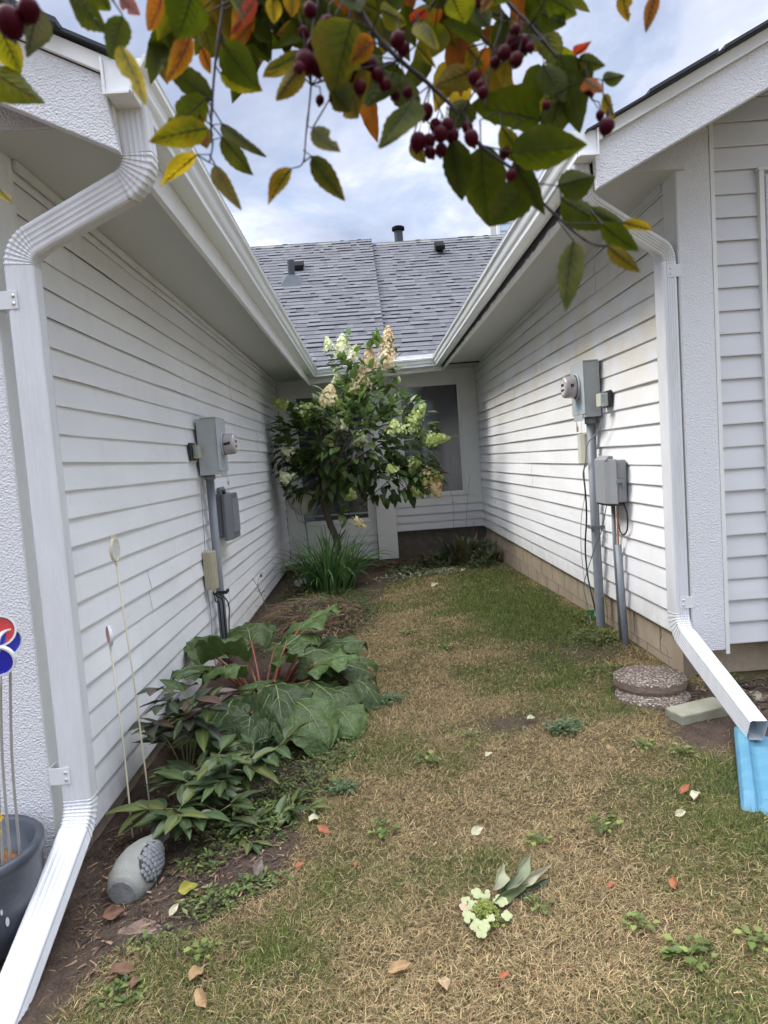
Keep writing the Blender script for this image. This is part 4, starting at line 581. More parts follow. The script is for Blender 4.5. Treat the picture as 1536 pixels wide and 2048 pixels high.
def ds_bracket(root, x, y0, z, left, w=0.062):
    xx = (x-0.056, x-0.105) if left else (x+0.044, x+0.05)
    b = MB(); b.box(min(x-0.082, x-0.01) if left else x-0.012, x-0.01 if left else x+0.062, y0-0.004, y0-0.001, z, z+w)
    if left: b.box(x-0.085, x-0.082, y0-0.004, y0+0.06, z, z+w)
    else: b.box(x+0.062, x+0.065, y0-0.004, y0+0.06, z, z+w)
    o = b.build('bracket', M['bracket'], root, bevel=0.001)
    s = MB()
    for dz in (0.018, 0.044): s.lathe((x-0.024 if left else x+0.006, y0-0.004, z+dz), (0, -1, 0), [(0.006, 0), (0.006, 0.003), (0.003, 0.005)], 10)
    s.build('screw', M['screw'], o)
ds_bracket(dl, -1.15, 2.415, 0.365, True); ds_bracket(dl, -1.15, 2.415, 2.055, True)
dr = thing('downspout', 'smaller white downspout on the right house corner, ending over the blue splash block', 'downspout', (1.56, 3.5, 0.1))
PR = ds_profile(0.050, 0.038, (4, 0.0026), (5, 0.0010))
downspout(dr, [(1.035, 3.16, 2.70), (1.05, 3.17, 2.56), (1.562, 3.50, 2.40), (1.562, 3.50, 0.46), (1.535, 2.74, 0.215)], [0.07, 0.085, 0.13], PR, (0, 1, 0), None)
ds_bracket(dr, 1.562, 3.452, 0.575, False); ds_bracket(dr, 1.562, 3.452, 2.255, False)
# ================================================================ METERS AND UTILITY BOXES
def circle_ring(mb, c, axis, r, w, h, seg=28): mb.lathe(c, axis, [(r, 0), (r+w, 0), (r+w, h), (r, h), (r, 0)], seg, cap=False)
em = thing('electric_meter', 'grey green electric meter box with round dial and conduit on the left wall', 'electric meter', (-1.2, 5.15, 0))
b = MB(); b.box(-1.232, -1.092, 5.0, 5.29, 1.43, 1.84); bx_ = b.build('meter_box', M['meterbox'], em, bevel=0.004)
b = MB(); b.box(-1.0915, -1.084, 4.992, 5.298, 1.455, 1.848); b.box(-1.2, -1.084, 4.990, 5.300, 1.8405, 1.849); b.box(-1.0915, -1.0845, 5.06, 5.25, 1.412, 1.4545); b.build('cover', M['meterbox'], bx_, bevel=0.003)
b = MB(); circle_ring(b, (-1.165, 4.9995, 1.49), (0, -1, 0), 0.024, 0.002, 0.0012); circle_ring(b, (-1.165, 4.9995, 1.49), (0, -1, 0), 0.014, 0.002, 0.0012); b.build('knockout', M['meterbox'], bx_)
dc = Vector((-1.084, 5.15, 1.65))
b = MB(); b.lathe(dc, (1, 0, 0), [(0.092, 0), (0.092, 0.012), (0.083, 0.016), (0.083, 0.0)], 32, cap=False); rg = b.build('dial_ring', M['meterbox'], em, smooth=False)
b = MB(); b.lathe(dc, (1, 0, 0), [(0.079, 0.01), (0.079, 0.035), (0.076, 0.085), (0.071, 0.096), (0.060, 0.10)], 32); b.build('dial_cover', M['meterglass'], em, smooth=True)
b = MB(); b.box(-1.03, -1.01, 5.066, 5.072, 1.645, 1.665); b.box(-1.06, -1.03, 5.068, 5.0735, 1.64, 1.66); b.build('dial_label', M['black'], em)
b = MB(); b.tube([(-1.20, 5.15, 1.43), (-1.20, 5.15, 1.395)], 0.042, 16); b.tube([(-1.20, 5.15, 1.40), (-1.20, 5.15, -0.15)], 0.031, 16); cdt = b.build('conduit', M['conduit'], em, smooth=True)
b = MB(); b.tube([(-1.084, 5.21, 1.425), (-1.075, 5.21, 1.40), (-1.075, 5.213, 1.365), (-1.078, 5.2, 1.36), (-1.08, 5.2, 1.40)], 0.0025, 6); b.build('seal_wire', M['screw'], em)
b = MB(); b.box(-1.08, -1.068, 5.19, 5.208, 1.345, 1.375); b.build('seal_tag', M['tanbox'], em, bevel=0.002)
b = MB(); b.box(-1.245, -1.155, 5.105, 5.118, 0.53, 0.555); b.box(-1.155, -1.14, 5.10, 5.20, 0.53, 0.555); b.build('strap', M['black'], em, bevel=0.003)
tb = thing('junction_box', 'weathered tan plastic cable box low on the left wall beside the conduit', 'cable box', (-1.24, 4.93, 0.6))
b = MB(); b.box(-1.246, -1.215, 4.90, 5.04, 0.60, 0.88); b.build('back_plate', M['tanbox'], tb, bevel=0.004)
b = MB(); b.prism([(4.90, -1.2145), (4.915, -1.185), (4.935, -1.17), (5.0, -1.165), (5.03, -1.18), (5.04, -1.2145)], 2, 0.595, 0.885) if False else None
pts = [(-1.2148, 4.905), (-1.19, 4.912), (-1.172, 4.93), (-1.165, 4.96), (-1.168, 5.0), (-1.19, 5.035), (-1.2148, 5.04)]
b.prism(pts, 2, 0.605, 0.875); b.build('cover', M['tanbox'], tb, bevel=0.003)
b = MB(); b.box(-1.24, -1.222, 4.93, 4.95, 0.882, 0.895); b.lathe((-1.19, 4.95, 0.575), (0, 0, 1), [(0.008, 0), (0.01, 0.03)], 10); b.build('cable_gland', M['creambox'], tb)
cb_ = MB()
def wire(mb, pts, r, n=24, seg=6):
    P_ = [Vector(p) for p in pts]; P_ = [P_[0]*2-P_[1]] + P_ + [P_[-1]*2-P_[-2]]; out = []
    for i in range(1, len(P_)-2):
        for k in range(8):
            t = k/8; a, b_, c, d = P_[i-1], P_[i], P_[i+1], P_[i+2]
            out.append(0.5*((2*b_) + (c-a)*t + (2*a-5*b_+4*c-d)*t*t + (3*b_-a-3*c+d)*t**3))
    out.append(P_[-2]); mb.tube(out, r, seg)
wire(cb_, [(-1.19, 4.95, 0.60), (-1.185, 4.97, 0.54), (-1.16, 5.03, 0.50), (-1.165, 5.06, 0.3), (-1.16, 5.08, -0.1)], 0.006)
wire(cb_, [(-1.20, 4.96, 0.60), (-1.20, 4.99, 0.5), (-1.19, 5.04, 0.48), (-1.19, 5.05, 0.25), (-1.18, 5.05, -0.1)], 0.005)
wire(cb_, [(-1.185, 5.0, 0.56), (-1.14, 5.06, 0.50), (-1.13, 5.09, 0.42), (-1.145, 5.09, 0.25), (-1.15, 5.09, -0.1)], 0.005)
cb_.build('cable', M['black'], tb, smooth=True)
b = MB(); wire(b, [(-1.235, 4.92, 0.6), (-1.235, 4.95, 0.4), (-1.235, 4.93, 0.2), (-1.23, 4.95, -0.1)], 0.004); wire(b, [(-1.232, 4.94, 0.89), (-1.233, 4.96, 1.0), (-1.234, 4.98, 1.2), (-1.234, 5.0, 1.42)], 0.0035); b.build('grey_cable', M['greybox'], tb, smooth=True)
pl = thing('wall_plate', 'small tan connector plate on the left wall beside the meter box', 'wall plate', (-1.23, 4.87, 1.6))
b = MB(); b.box(-1.246, -1.232, 4.80, 4.93, 1.54, 1.665); b.build('plate', M['black'], pl, bevel=0.003)
b = MB(); b.box(-1.2315, -1.195, 4.85, 4.95, 1.555, 1.65); h_ = b.build('housing', M['tanbox'], pl, bevel=0.003)
b = MB(); b.box(-1.22, -1.198, 4.8475, 4.8495, 1.58, 1.635); b.build('label', M['bluelabel'], h_)
nb = thing('utility_box', 'dark grey ribbed network box on the left wall behind the conduit', 'utility box', (-1.2, 5.6, 0.95))
b = MB(); b.box(-1.246, -1.175, 5.38, 5.74, 0.93, 1.275); b.build('box', M['dgreybox'], nb, bevel=0.012)
b = MB(); b.prism([(5.35, -1.174), (5.37, -1.135), (5.43, -1.105), (5.70, -1.105), (5.75, -1.135), (5.765, -1.174)], 2, 0.915, 1.26) if False else None
b.prism([(-1.174, 5.35), (-1.150, 5.352), (-1.115, 5.43), (-1.112, 5.68), (-1.14, 5.755), (-1.174, 5.765)], 2, 0.905, 1.27)
lid = b.build('lid', M['dgreybox'], nb, bevel=0.006)
b = MB()
for i in range(14): b.box(-1.116, -1.105, 5.445+i*0.017, 5.453+i*0.017, 0.96, 1.225)
b.build('rib', M['greybox'], lid); b = MB(); b.tube([(-1.19, 5.36, 1.28), (-1.19, 5.36, 1.31), (-1.17, 5.42, 1.315), (-1.17, 5.46, 1.28)], 0.018, 10); b.build('hinge', M['dgreybox'], nb, smooth=True)

def meter_bits(root, x, sgn, y0, y1, z0, z1, dc_):
    b = MB(); b.box(min(x, x+sgn*0.0015), max(x, x+sgn*0.0015), y0+0.06, y0+0.20, z0+0.035, z0+0.075); b.build('label', M['bluelabel'], root)
    b = MB(); b.lathe(dc_ + Vector((sgn*0.1005, 0, 0)), (sgn, 0, 0), [(0.052, 0), (0.052, 0.001)], 28); f = b.build('dial_face', M['meterin'], root)
    b = MB(); xx = dc_.x + sgn*0.102
    b.box(min(xx, xx+sgn*.001), max(xx, xx+sgn*.001), dc_.y-0.030, dc_.y+0.030, dc_.z+0.008, dc_.z+0.026); b.build('display', M['black'], f)
    b = MB(); b.box(min(xx, xx+sgn*.001), max(xx, xx+sgn*.001), dc_.y-0.034, dc_.y+0.034, dc_.z-0.026, dc_.z-0.012); b.build('bar_label', M['black'], f)
    s = MB(); s.lathe((x, (y0+y1)/2, z0+0.012), (sgn, 0, 0), [(0.007, 0), (0.006, 0.004)], 10); s.build('screw', M['screw'], root)
meter_bits(em, -1.084, 1, 4.992, 5.298, 1.455, 1.848, dc)
rm = thing('electric_meter', 'grey green electric meter box with round dial and tall conduit on the right wall', 'electric meter', (1.57, 4.8, 0.1))
b = MB(); b.box(1.503, 1.612, 4.68, 4.955, 1.645, 2.02); bx_ = b.build('meter_box', M['meterbox'], rm, bevel=0.004)
b = MB(); b.box(1.496, 1.5025, 4.672, 4.962, 1.665, 2.027); b.box(1.496, 1.605, 4.670, 4.964, 2.0205, 2.029); b.box(1.496, 1.5025, 4.73, 4.93, 1.625, 1.6645); b.build('cover', M['meterbox'], bx_, bevel=0.003)
b = MB(); circle_ring(b, (1.565, 4.6795, 1.70), (0, -1, 0), 0.024, 0.002, 0.0012); circle_ring(b, (1.565, 4.6795, 1.70), (0, -1, 0), 0.014, 0.002, 0.0012); b.build('knockout', M['meterbox'], bx_)
dc = Vector((1.496, 4.82, 1.865))
b = MB(); b.lathe(dc, (-1, 0, 0), [(0.092, 0), (0.092, 0.012), (0.083, 0.016), (0.083, 0.0)], 32, cap=False); b.build('dial_ring', M['meterbox'], rm)
b = MB(); b.lathe(dc, (-1, 0, 0), [(0.079, 0.01), (0.079, 0.035), (0.076, 0.085), (0.071, 0.096), (0.060, 0.10)], 32); b.build('dial_cover', M['meterglass'], rm, smooth=True)
b = MB(); b.box(1.43, 1.45, 4.738, 4.7435, 1.86, 1.88); b.build('dial_label', M['black'], rm)
b = MB(); b.tube([(1.575, 4.80, 1.645), (1.575, 4.80, 1.60)], 0.042, 16); b.tube([(1.575, 4.80, 1.60), (1.572, 4.80, 0.9), (1.568, 4.77, 0.1), (1.568, 4.77, 0.0)], 0.031, 16); b.build('conduit', M['conduit'], rm, smooth=True)
b = MB(); b.box(1.525, 1.535, 4.74, 4.84, 0.86, 0.885); b.box(1.535, 1.618, 4.735, 4.745, 0.86, 0.885); b.build('strap', M['dgreybox'], rm, bevel=0.003)
b = MB(); b.tube([(1.497, 4.85, 1.64), (1.49, 4.85, 1.61), (1.49, 4.852, 1.57), (1.493, 4.84, 1.565), (1.495, 4.84, 1.60)], 0.0025, 6); b.build('seal_wire', M['screw'], rm)
b = MB(); b.box(1.484, 1.496, 4.83, 4.85, 1.55, 1.585); b.build('seal_tag', M['tanbox'], rm, bevel=0.002)
meter_bits(rm, 1.496, -1, 4.672, 4.962, 1.665, 2.027, dc)
sb = thing('wall_plate', 'small connector box with faded blue label beside the right meter', 'wall plate', (1.6, 4.5, 1.75))
b = MB(); b.box(1.598, 1.615, 4.47, 4.60, 1.69, 1.80); b.build('plate', M['black'], sb, bevel=0.003)
b = MB(); b.box(1.545, 1.5975, 4.49, 4.58, 1.70, 1.785); h_ = b.build('housing', M['creambox'], sb, bevel=0.004)
b = MB(); b.box(1.548, 1.572, 4.4875, 4.4895, 1.72, 1.775); b.build('label', M['bluelabel'], h_)
b = MB(); wire(b, [(1.58, 4.50, 1.70), (1.57, 4.53, 1.62), (1.55, 4.62, 1.53), (1.525, 4.74, 1.46), (1.52, 4.78, 1.36), (1.525, 4.8, 1.30)], 0.0045); b.build('cable', M['greybox'], sb, smooth=True)
tx = thing('junction_box', 'narrow cream cable box behind the conduit on the right wall', 'cable box', (1.6, 5.0, 1.4))
b = MB(); b.box(1.595, 1.615, 4.93, 5.06, 1.31, 1.545); b.build('back_plate', M['tanbox'], tx, bevel=0.003)
b = MB(); b.prism([(1.5945, 4.935), (1.57, 4.94), (1.545, 4.965), (1.545, 5.03), (1.57, 5.055), (1.5945, 5.055)], 2, 1.32, 1.535); b.build('cover', M['creambox'], tx, bevel=0.003)
b = MB(); wire(b, [(1.57, 4.96, 1.31), (1.545, 4.93, 1.24), (1.53, 4.86, 1.15), (1.545, 4.90, 0.95), (1.555, 5.0, 0.7), (1.555, 4.98, 0.5), (1.55, 4.88, 0.35), (1.56, 4.82, 0.22)], 0.006); b.build('cable', M['black'], tx, smooth=True)
b = MB(); wire(b, [(1.55, 4.92, 1.29), (1.54, 4.9, 1.1), (1.55, 5.05, 0.9), (1.56, 5.12, 0.65), (1.56, 5.06, 0.4), (1.55, 4.95, 0.25), (1.52, 4.85, 0.12)], 0.0022); b.build('thin_cable', M['greybox'], tx, smooth=True)
gbx = thing('utility_box', 'grey plastic telephone box with latch on the right wall in front of the conduit', 'utility box', (1.56, 4.4, 1.05))
b = MB(); b.box(1.548, 1.615, 4.27, 4.55, 1.075, 1.345); b.build('box', M['greybox'], gbx, bevel=0.01)
b = MB(); b.prism([(1.5475, 4.255), (1.542, 4.255), (1.515, 4.30), (1.49, 4.33), (1.487, 4.50), (1.515, 4.555), (1.5475, 4.565)], 2, 1.068, 1.352); b.prism([(1.545, 1.345), (1.545, 1.37), (1.52, 1.375), (1.495, 1.352), (1.495, 1.345)], 1, 4.31, 4.52); b.build('lid', M['greybox'], gbx, bevel=0.006)
b = MB(); b.box(1.535, 1.585, 4.246, 4.254, 1.20, 1.225); b.box(1.575, 1.59, 4.246, 4.254, 1.165, 1.2005); b.build('latch', M['conduit'], gbx, bevel=0.003)
b = MB(); b.box(1.505, 1.60, 4.29, 4.53, 1.055, 1.0675); b.build('bottom_tray', M['black'], gbx)
b = MB(); b.tube([(1.588, 4.47, 1.055), (1.588, 4.47, 0.75), (1.585, 4.42, 0.05)], 0.013, 12); b.build('conduit', M['conduit'], gbx, smooth=True)
b = MB(); b.tube([(1.585, 4.40, 0.79), (1.580, 4.36, 0.45), (1.572, 4.29, 0.02)], 0.021, 14); b.build('conduit', M['conduit'], gbx, smooth=True)
b = MB(); wire(b, [(1.58, 4.36, 1.06), (1.575, 4.365, 0.95), (1.582, 4.39, 0.79)], 0.006); b.build('ground_wire', M['copper'], gbx, smooth=True)
b = MB(); wire(b, [(1.60, 4.32, 1.08), (1.60, 4.26, 1.0), (1.60, 4.27, 0.90), (1.60, 4.36, 0.86), (1.60, 4.42, 0.93), (1.60, 4.41, 1.06)], 0.005); b.build('cable_loop', M['black'], gbx, smooth=True)
b = MB(); wire(b, [(1.56, 4.50, 1.06), (1.55, 4.62, 0.85), (1.53, 4.72, 0.72), (1.51, 4.92, 0.45), (1.51, 4.90, 0.33), (1.53, 4.85, 0.2)], 0.0028); b.build('green_wire', M['greenwire'], gbx, smooth=True)
fl = MB(); fl.box(1.485, 1.535, 4.80, 4.803, 0.235, 0.275); flo = fl.build('cable_tag', M['green_p'], None, base=(1.53, 4.8, 0.25)); tag(flo, 'small green plastic tag on the thin wires beside the right conduit', 'tag')

# ================================================================ STAKES
def stake(name, label, top, bot, colr, stem, tab, r=0.040, axisv=(0.75, -0.66, 0.05)):
    top, bot = Vector(top), Vector(bot); st = thing(name, label, 'reflector stake', bot)
    b = MB(); mid = top.lerp(bot, 0.5) + Vector((0.006, 0, 0)); b.tube([bot - Vector((0, 0, 0.1)), bot, mid, top], 0.0038, 8); b.build('rod', M[stem], st, smooth=True)
    ax = Vector(axisv).normalized(); c = top + Vector((0, 0, r)); b = MB(); b.lathe(c - ax*0.006, ax, [(r, 0), (r*1.12, 0), (r*1.12, 0.012), (r, 0.012), (r, 0)], 28, cap=False); b.tube([top - Vector((0, 0, 0.02)), top + Vector((0, 0, 0.006))], 0.007, 8)
    if tab: b.box(c.x-0.008, c.x+0.008, c.y-0.004, c.y+0.004, c.z+r, c.z+r*1.45)
    b.build('rim', M[stem] if tab else M['bracket'], st, smooth=False)
    b = MB(); b.lathe(c - ax*0.004, ax, [(r*1.0, 0), (r*1.0, 0.008)], 28); b.build('reflector', M[colr], st)
M['refl_w'] = mat('clear_reflector', (0.62, 0.63, 0.62), 0.15, spec=0.8, bump=0.8, bscale=260, bdist=0.002)
M['refl_r'] = mat('red_reflector', (0.55, 0.02, 0.03), 0.12, spec=0.9, bump=0.8, bscale=260, bdist=0.002)
M['refl_rf'] = mat('faded_red_reflector', (0.45, 0.07, 0.07), 0.3, spec=0.6, bump=0.8, bscale=260, bdist=0.002)
M['refl_b'] = mat('blue_reflector', (0.01, 0.015, 0.42), 0.12, spec=0.9, bump=0.8, bscale=260, bdist=0.002)
M['rod'] = mat('cream_fibreglass_rod', (0.62, 0.58, 0.42), 0.5)
M['rod_grey'] = mat('grey_metal_rod', (0.42, 0.40, 0.38), 0.4)
stake('reflector_stake', 'tall cream stake with a clear round reflector by the left wall', (-1.08, 2.84, 1.115), (-1.10, 3.0, -0.075), 'refl_w', 'rod', True, r=0.043, axisv=(0.97, 0.02, 0))
stake('reflector_stake', 'shorter stake with a faded red round reflector by the left wall', (-1.115, 2.78, 0.775), (-1.12, 2.82, -0.08), 'refl_rf', 'rod', False, r=0.038, axisv=(-0.80, -0.5, 0))
def short_stake(name, label, c, bot, colr, ax, r=0.042):
    c, bot = Vector(c), Vector(bot); st = thing(name, label, 'reflector stake', bot); ax = Vector(ax).normalized()
    b = MB(); wire(b, [bot, bot.lerp(c, 0.5)+Vector((-0.01, 0, 0)), c - Vector((0, 0, r))], 0.0045); b.build('rod', M['rod_grey'], st, smooth=True)
    b = MB(); b.lathe(c - ax*0.008, ax, [(r, 0), (r*1.13, 0), (r*1.13, 0.018), (r, 0.018), (r, 0)], 30, cap=False); b.build('rim', M['bracket'], st)
    b = MB(); b.lathe(c - ax*0.006, ax, [(r*1.0, 0), (r, 0.010)], 30); b.build('reflector', M[colr], st)
short_stake('reflector_stake', 'round red reflector on a rod standing in the dark planter', (-1.148, 2.045, 1.021), (-1.255, 2.15, 0.19), 'refl_r', (0.55, -0.8, 0.1))
short_stake('reflector_stake', 'dark blue reflector facing forward on a rod in the dark planter', (-1.150, 2.03, 0.934), (-1.265, 2.12, 0.19), 'refl_b', (0.2, -0.95, -0.15))
short_stake('reflector_stake', 'blue reflector seen edge on behind the red one in the planter', (-1.130, 2.06, 0.982), (-1.245, 2.19, 0.19), 'refl_b', (0.90, -0.45, 0), r=0.036)

# ================================================================ PLANTER
M['pot'] = mat('dark_blue_grey_resin', (0.040, 0.045, 0.060), 0.45, var=0.8, vscale=9, vcol=(0.095, 0.105, 0.12), bump=0.2, bscale=30)
M['spot'] = mat('pale_paint_spot', (0.5, 0.52, 0.55), 0.6)
M['potsoil'] = mat('potting_soil', (0.09, 0.045, 0.025), 0.95, var=0.9, vscale=40, vcol=(0.35, 0.14, 0.03), bump=1, bscale=60, bdist=0.02)
pt = thing('planter', 'large dark blue grey round planter in front of the left stucco column', 'planter', (-1.405, 2.19, -0.09))
b = MB(); b.lathe((-1.405, 2.19, -0.09), (0, 0, 1), [(0.12, 0), (0.165, 0.05), (0.195, 0.14), (0.208, 0.24), (0.210, 0.31), (0.219, 0.325), (0.221, 0.355), (0.208, 0.368), (0.190, 0.355), (0.186, 0.27)], 48); b.build('pot', M['pot'], pt, smooth=True)
b = MB(); b.lathe((-1.405, 2.19, 0.17), (0, 0, 1), [(0.183, 0), (0.12, 0.02), (0.01, 0.035)], 24); b.build('soil', M['potsoil'], pt, smooth=True)
b = MB()
for w, zz, r_, q in ((-50, 0.12, 0.007, 0.016), (-45, 0.10, 0.006, 0.014), (-40, 0.13, 0.004, 0.010), (-56, 0.08, 0.005, 0.008), (-36, 0.09, 0.006, 0.016), (-62, 0.15, 0.004, 0.008)):
    a = R(w); rr = 0.200 + (zz-0.05)*0.06
    c = Vector((-1.405+math.cos(a)*rr, 2.19+math.sin(a)*rr, zz)); t = Vector((-math.sin(a), math.cos(a), 0)); u = Vector((math.cos(a), math.sin(a), 0)); n0 = len(b.v)
    b.add([c + t*r_*math.cos(k*math.pi/4) + Vector((0, 0, 1))*q*math.sin(k*math.pi/4) + u*0.003 for k in range(8)], [tuple(range(8))])
b.build('paint_spot', M['spot'], pt)

# ================================================================ STONES
def agg(n, l, c):
    v = n.new('ShaderNodeTexVoronoi'); v.inputs['Scale'].default_value = 85; l.new(c.outputs['Object'], v.inputs[0]); s = n.new('ShaderNodeSeparateColor'); l.new(v.outputs['Color'], s.inputs[0])
    col = ramp(n, l, s.outputs[0], [(0.1, (0.17, 0.125, 0.09)), (0.5, (0.30, 0.235, 0.175)), (0.75, (0.40, 0.33, 0.26)), (0.95, (0.54, 0.47, 0.38))])
    return mixc_(n, l, mrange(n, l, v.outputs['Distance'], 0.35, 0.6), col, (0.10, 0.075, 0.06))
M['aggregate'] = mat('exposed_aggregate', (0.30, 0.22, 0.17), 0.85, bump=1.0, bscale=60, vor=85, bdist=0.010, fn=lambda n, l, c, out, b: agg(n, l, c))
M['aggside'] = mat('aggregate_side', (0.17, 0.12, 0.09), 0.95, var=0.6, vscale=40, vcol=(0.30, 0.23, 0.17), bump=1.0, bscale=60, bdist=0.012)
M['paver'] = mat('mossy_concrete', (0.30, 0.29, 0.22), 0.9, var=0.7, vscale=12, vcol=(0.20, 0.20, 0.12), bump=0.6, bscale=150, bdist=0.003)
M['paverd'] = mat('concrete_paver', (0.24, 0.225, 0.19), 0.9, var=0.7, vscale=12, vcol=(0.15, 0.14, 0.115), bump=0.6, bscale=150, bdist=0.003)
M['flag'] = mat('brown_flagstone', (0.26, 0.18, 0.13), 0.85, var=0.8, vscale=14, vcol=(0.14, 0.095, 0.07), bump=0.8, bscale=40, bdist=0.006)
M['castr'] = mat('rough_grey_stone', (0.23, 0.23, 0.225), 0.9, var=0.8, vscale=14, vcol=(0.12, 0.12, 0.115), bump=0.8, bscale=40, bdist=0.006)
def round_stone(label, c, r, h, seed, tilt=0):
    q = random.Random(seed); st = thing('stepping_stone', label, 'stepping stone', c, 'round stepping stones stacked at the corner'); seg = 56
    rr = [r*(1+0.012*math.sin(3*k*2*math.pi/seg+seed)+q.uniform(-.008, .008)) for k in range(seg)]; c = Vector(c)
    def ring(f, z): return [(c.x+rr[k]*f*math.cos(2*math.pi*k/seg), c.y+rr[k]*f*math.sin(2*math.pi*k/seg), c.z+z+tilt*rr[k]*f*math.sin(2*math.pi*k/seg)) for k in range(seg)]
    def rings(mb, L):
        vs = [p for f, z in L for p in ring(f, z)]; n = len(L)
        mb.add(vs, [(i*seg+k, i*seg+(k+1) % seg, (i+1)*seg+(k+1) % seg, (i+1)*seg+k) for i in range(n-1) for k in range(seg)] + [tuple((n-1)*seg+k for k in range(seg))])
    b = MB(); rings(b, [(0.97, 0), (1.0, h*0.3), (0.995, h-0.008)]); b.build('side', M['aggside'], st, smooth=False)
    b = MB(); rings(b, [(0.995, h-0.008), (0.97, h), (0.6, h+0.002), (0.2, h+0.003)]); b.build('top', M['aggregate'], st, smooth=True)
round_stone('lower round pebbled stepping stone, half hidden under the one on top', (1.375, 3.43, 0.095), 0.185, 0.055, 3)
round_stone('upper round pebbled stepping stone lying on top of the other', (1.41, 3.535, 0.153), 0.185, 0.055, 5)
def slab(name, label, cat, cx, cy, z, sx, sy, h, rot, mt, seed=1, jag=0.0, tilt=(0, 0), group=None):
    q = random.Random(seed); b = MB(); pts = []
    base = [(-1, -1), (-0.3, -1.02), (0.4, -0.98), (1, -1), (1.02, -0.2), (1, 0.4), (1, 1), (0.3, 1.02), (-0.4, 1), (-1, 1), (-1.02, 0.3), (-0.98, -0.3)]
    for u, v in base:
        u += q.uniform(-jag, jag); v += q.uniform(-jag, jag); x = u*sx/2; y = v*sy/2
        pts.append((cx + x*math.cos(rot)-y*math.sin(rot), cy + x*math.sin(rot)+y*math.cos(rot)))
    n = len(pts); T = lambda p, zz: (p[0], p[1], zz + (p[0]-cx)*tilt[0] + (p[1]-cy)*tilt[1])
    b.add([T(p, z) for p in pts] + [T(p, z+h) for p in pts], [tuple(range(n-1, -1, -1)), tuple(range(n, 2*n))] + [(i, (i+1) % n, (i+1) % n + n, i+n) for i in range(n)])
    o = b.build(name, mt, None, base=(cx, cy, z), bevel=0.008, bseg=3); return tag(o, label, cat, group)
slab('paver', 'mossy concrete paver lying in front of the round stepping stones', 'paver', 1.475, 3.135, 0.118, 0.27, 0.125, 0.062, R(12), M['paver'], 2, 0.02, (0.05, 0.02))
slab('paver', 'grey paver half hidden behind the right downspout', 'paver', 1.80, 3.33, 0.09, 0.32, 0.18, 0.05, R(14), M['paver'], 4, 0.02)
slab('edging_stone', 'long concrete edging strip along the right house foundation', 'edging', 2.4, 3.58, 0.05, 1.3, 0.10, 0.045, R(0), M['paverd'], 6, 0.01)
slab('flagstone', 'flat brown flagstone beside the end of the right downspout', 'flagstone', 1.47, 2.93, 0.10, 0.22, 0.15, 0.022, R(-30), M['flag'], 7, 0.22, (0.08, 0))
slab('flagstone', 'broken brown flagstone chip between the paver and the blue splash block', 'flagstone', 1.41, 2.84, 0.085, 0.12, 0.08, 0.02, R(20), M['flag'], 8, 0.25, (0.1, 0))
slab('flagstone', 'dark brown flagstone under the right downspout', 'flagstone', 1.62, 3.03, 0.10, 0.20, 0.16, 0.03, R(10), M['flag'], 9, 0.22)
slab('stone', 'rough grey flat stone sunk in the soil below the planter', 'stone', -0.93, 2.13, -0.115, 0.26, 0.17, 0.04, R(35), M['flag'], 12, 0.2, (0.1, 0.1))

# blue splash block
M['blue'] = mat('sky_blue_plastic', (0.075, 0.225, 0.33), 0.55, var=0.8, vscale=14, vcol=(0.13, 0.29, 0.37), bump=0.25, bscale=20, stretch=(0.4, 1, 1), bdist=0.004)
sp = thing('splash_block', 'sky blue plastic splash block under the end of the right downspout', 'splash block', (1.5, 2.6, 0.08))
def spP(u, v, h):   # u across 0..0.36 to the right, v towards camera 0..0.66
    o_ = Vector((1.50, 2.86, 0.135)); du = Vector((0.90, -0.42, 0.0)); dv = Vector((-0.44, -0.89, -0.085)); return o_ + du*u + dv*v + Vector((0, 0, h))
b = MB(); NV = 16; us = [(0, 0.005), (0.0, 0.045), (0.012, 0.062), (0.03, 0.066), (0.048, 0.060), (0.060, 0.035), (0.075, 0.022), (0.18, 0.018), (0.29, 0.022), (0.305, 0.035), (0.317, 0.060), (0.335, 0.066), (0.353, 0.062), (0.365, 0.045), (0.365, 0.005)]
vs = []
for i in range(NV+1):
    v = 0.60*i/NV; k = 1 - 0.75*max(0, (v-0.53)/0.07)
    for u, h in us: vs.append(spP(u, v, h*(k if h > 0.03 else 1) + 0.0015*math.sin(v*40+u*9)))
m_ = len(us); b.add(vs, [(i*m_+j, i*m_+j+1, (i+1)*m_+j+1, (i+1)*m_+j) for i in range(NV) for j in range(m_-1)] + [tuple(range(m_)), tuple(range(NV*m_+m_-1, NV*m_-1, -1))])
b.build('tray', M['blue'], sp, smooth=False, bevel=0.003)
b = MB(); b.add([spP(0.07, 0.10, 0.024), spP(0.295, 0.10, 0.024), spP(0.295, 0.50, 0.024), spP(0.07, 0.50, 0.024), spP(0.08, 0.11, 0.027), spP(0.285, 0.11, 0.027), spP(0.285, 0.49, 0.027), spP(0.08, 0.49, 0.027)], [(4,5,6,7), (0,1,5,4), (1,2,6,5), (2,3,7,6), (3,0,4,7)])
b.build('raised_panel', M['blue'], sp)

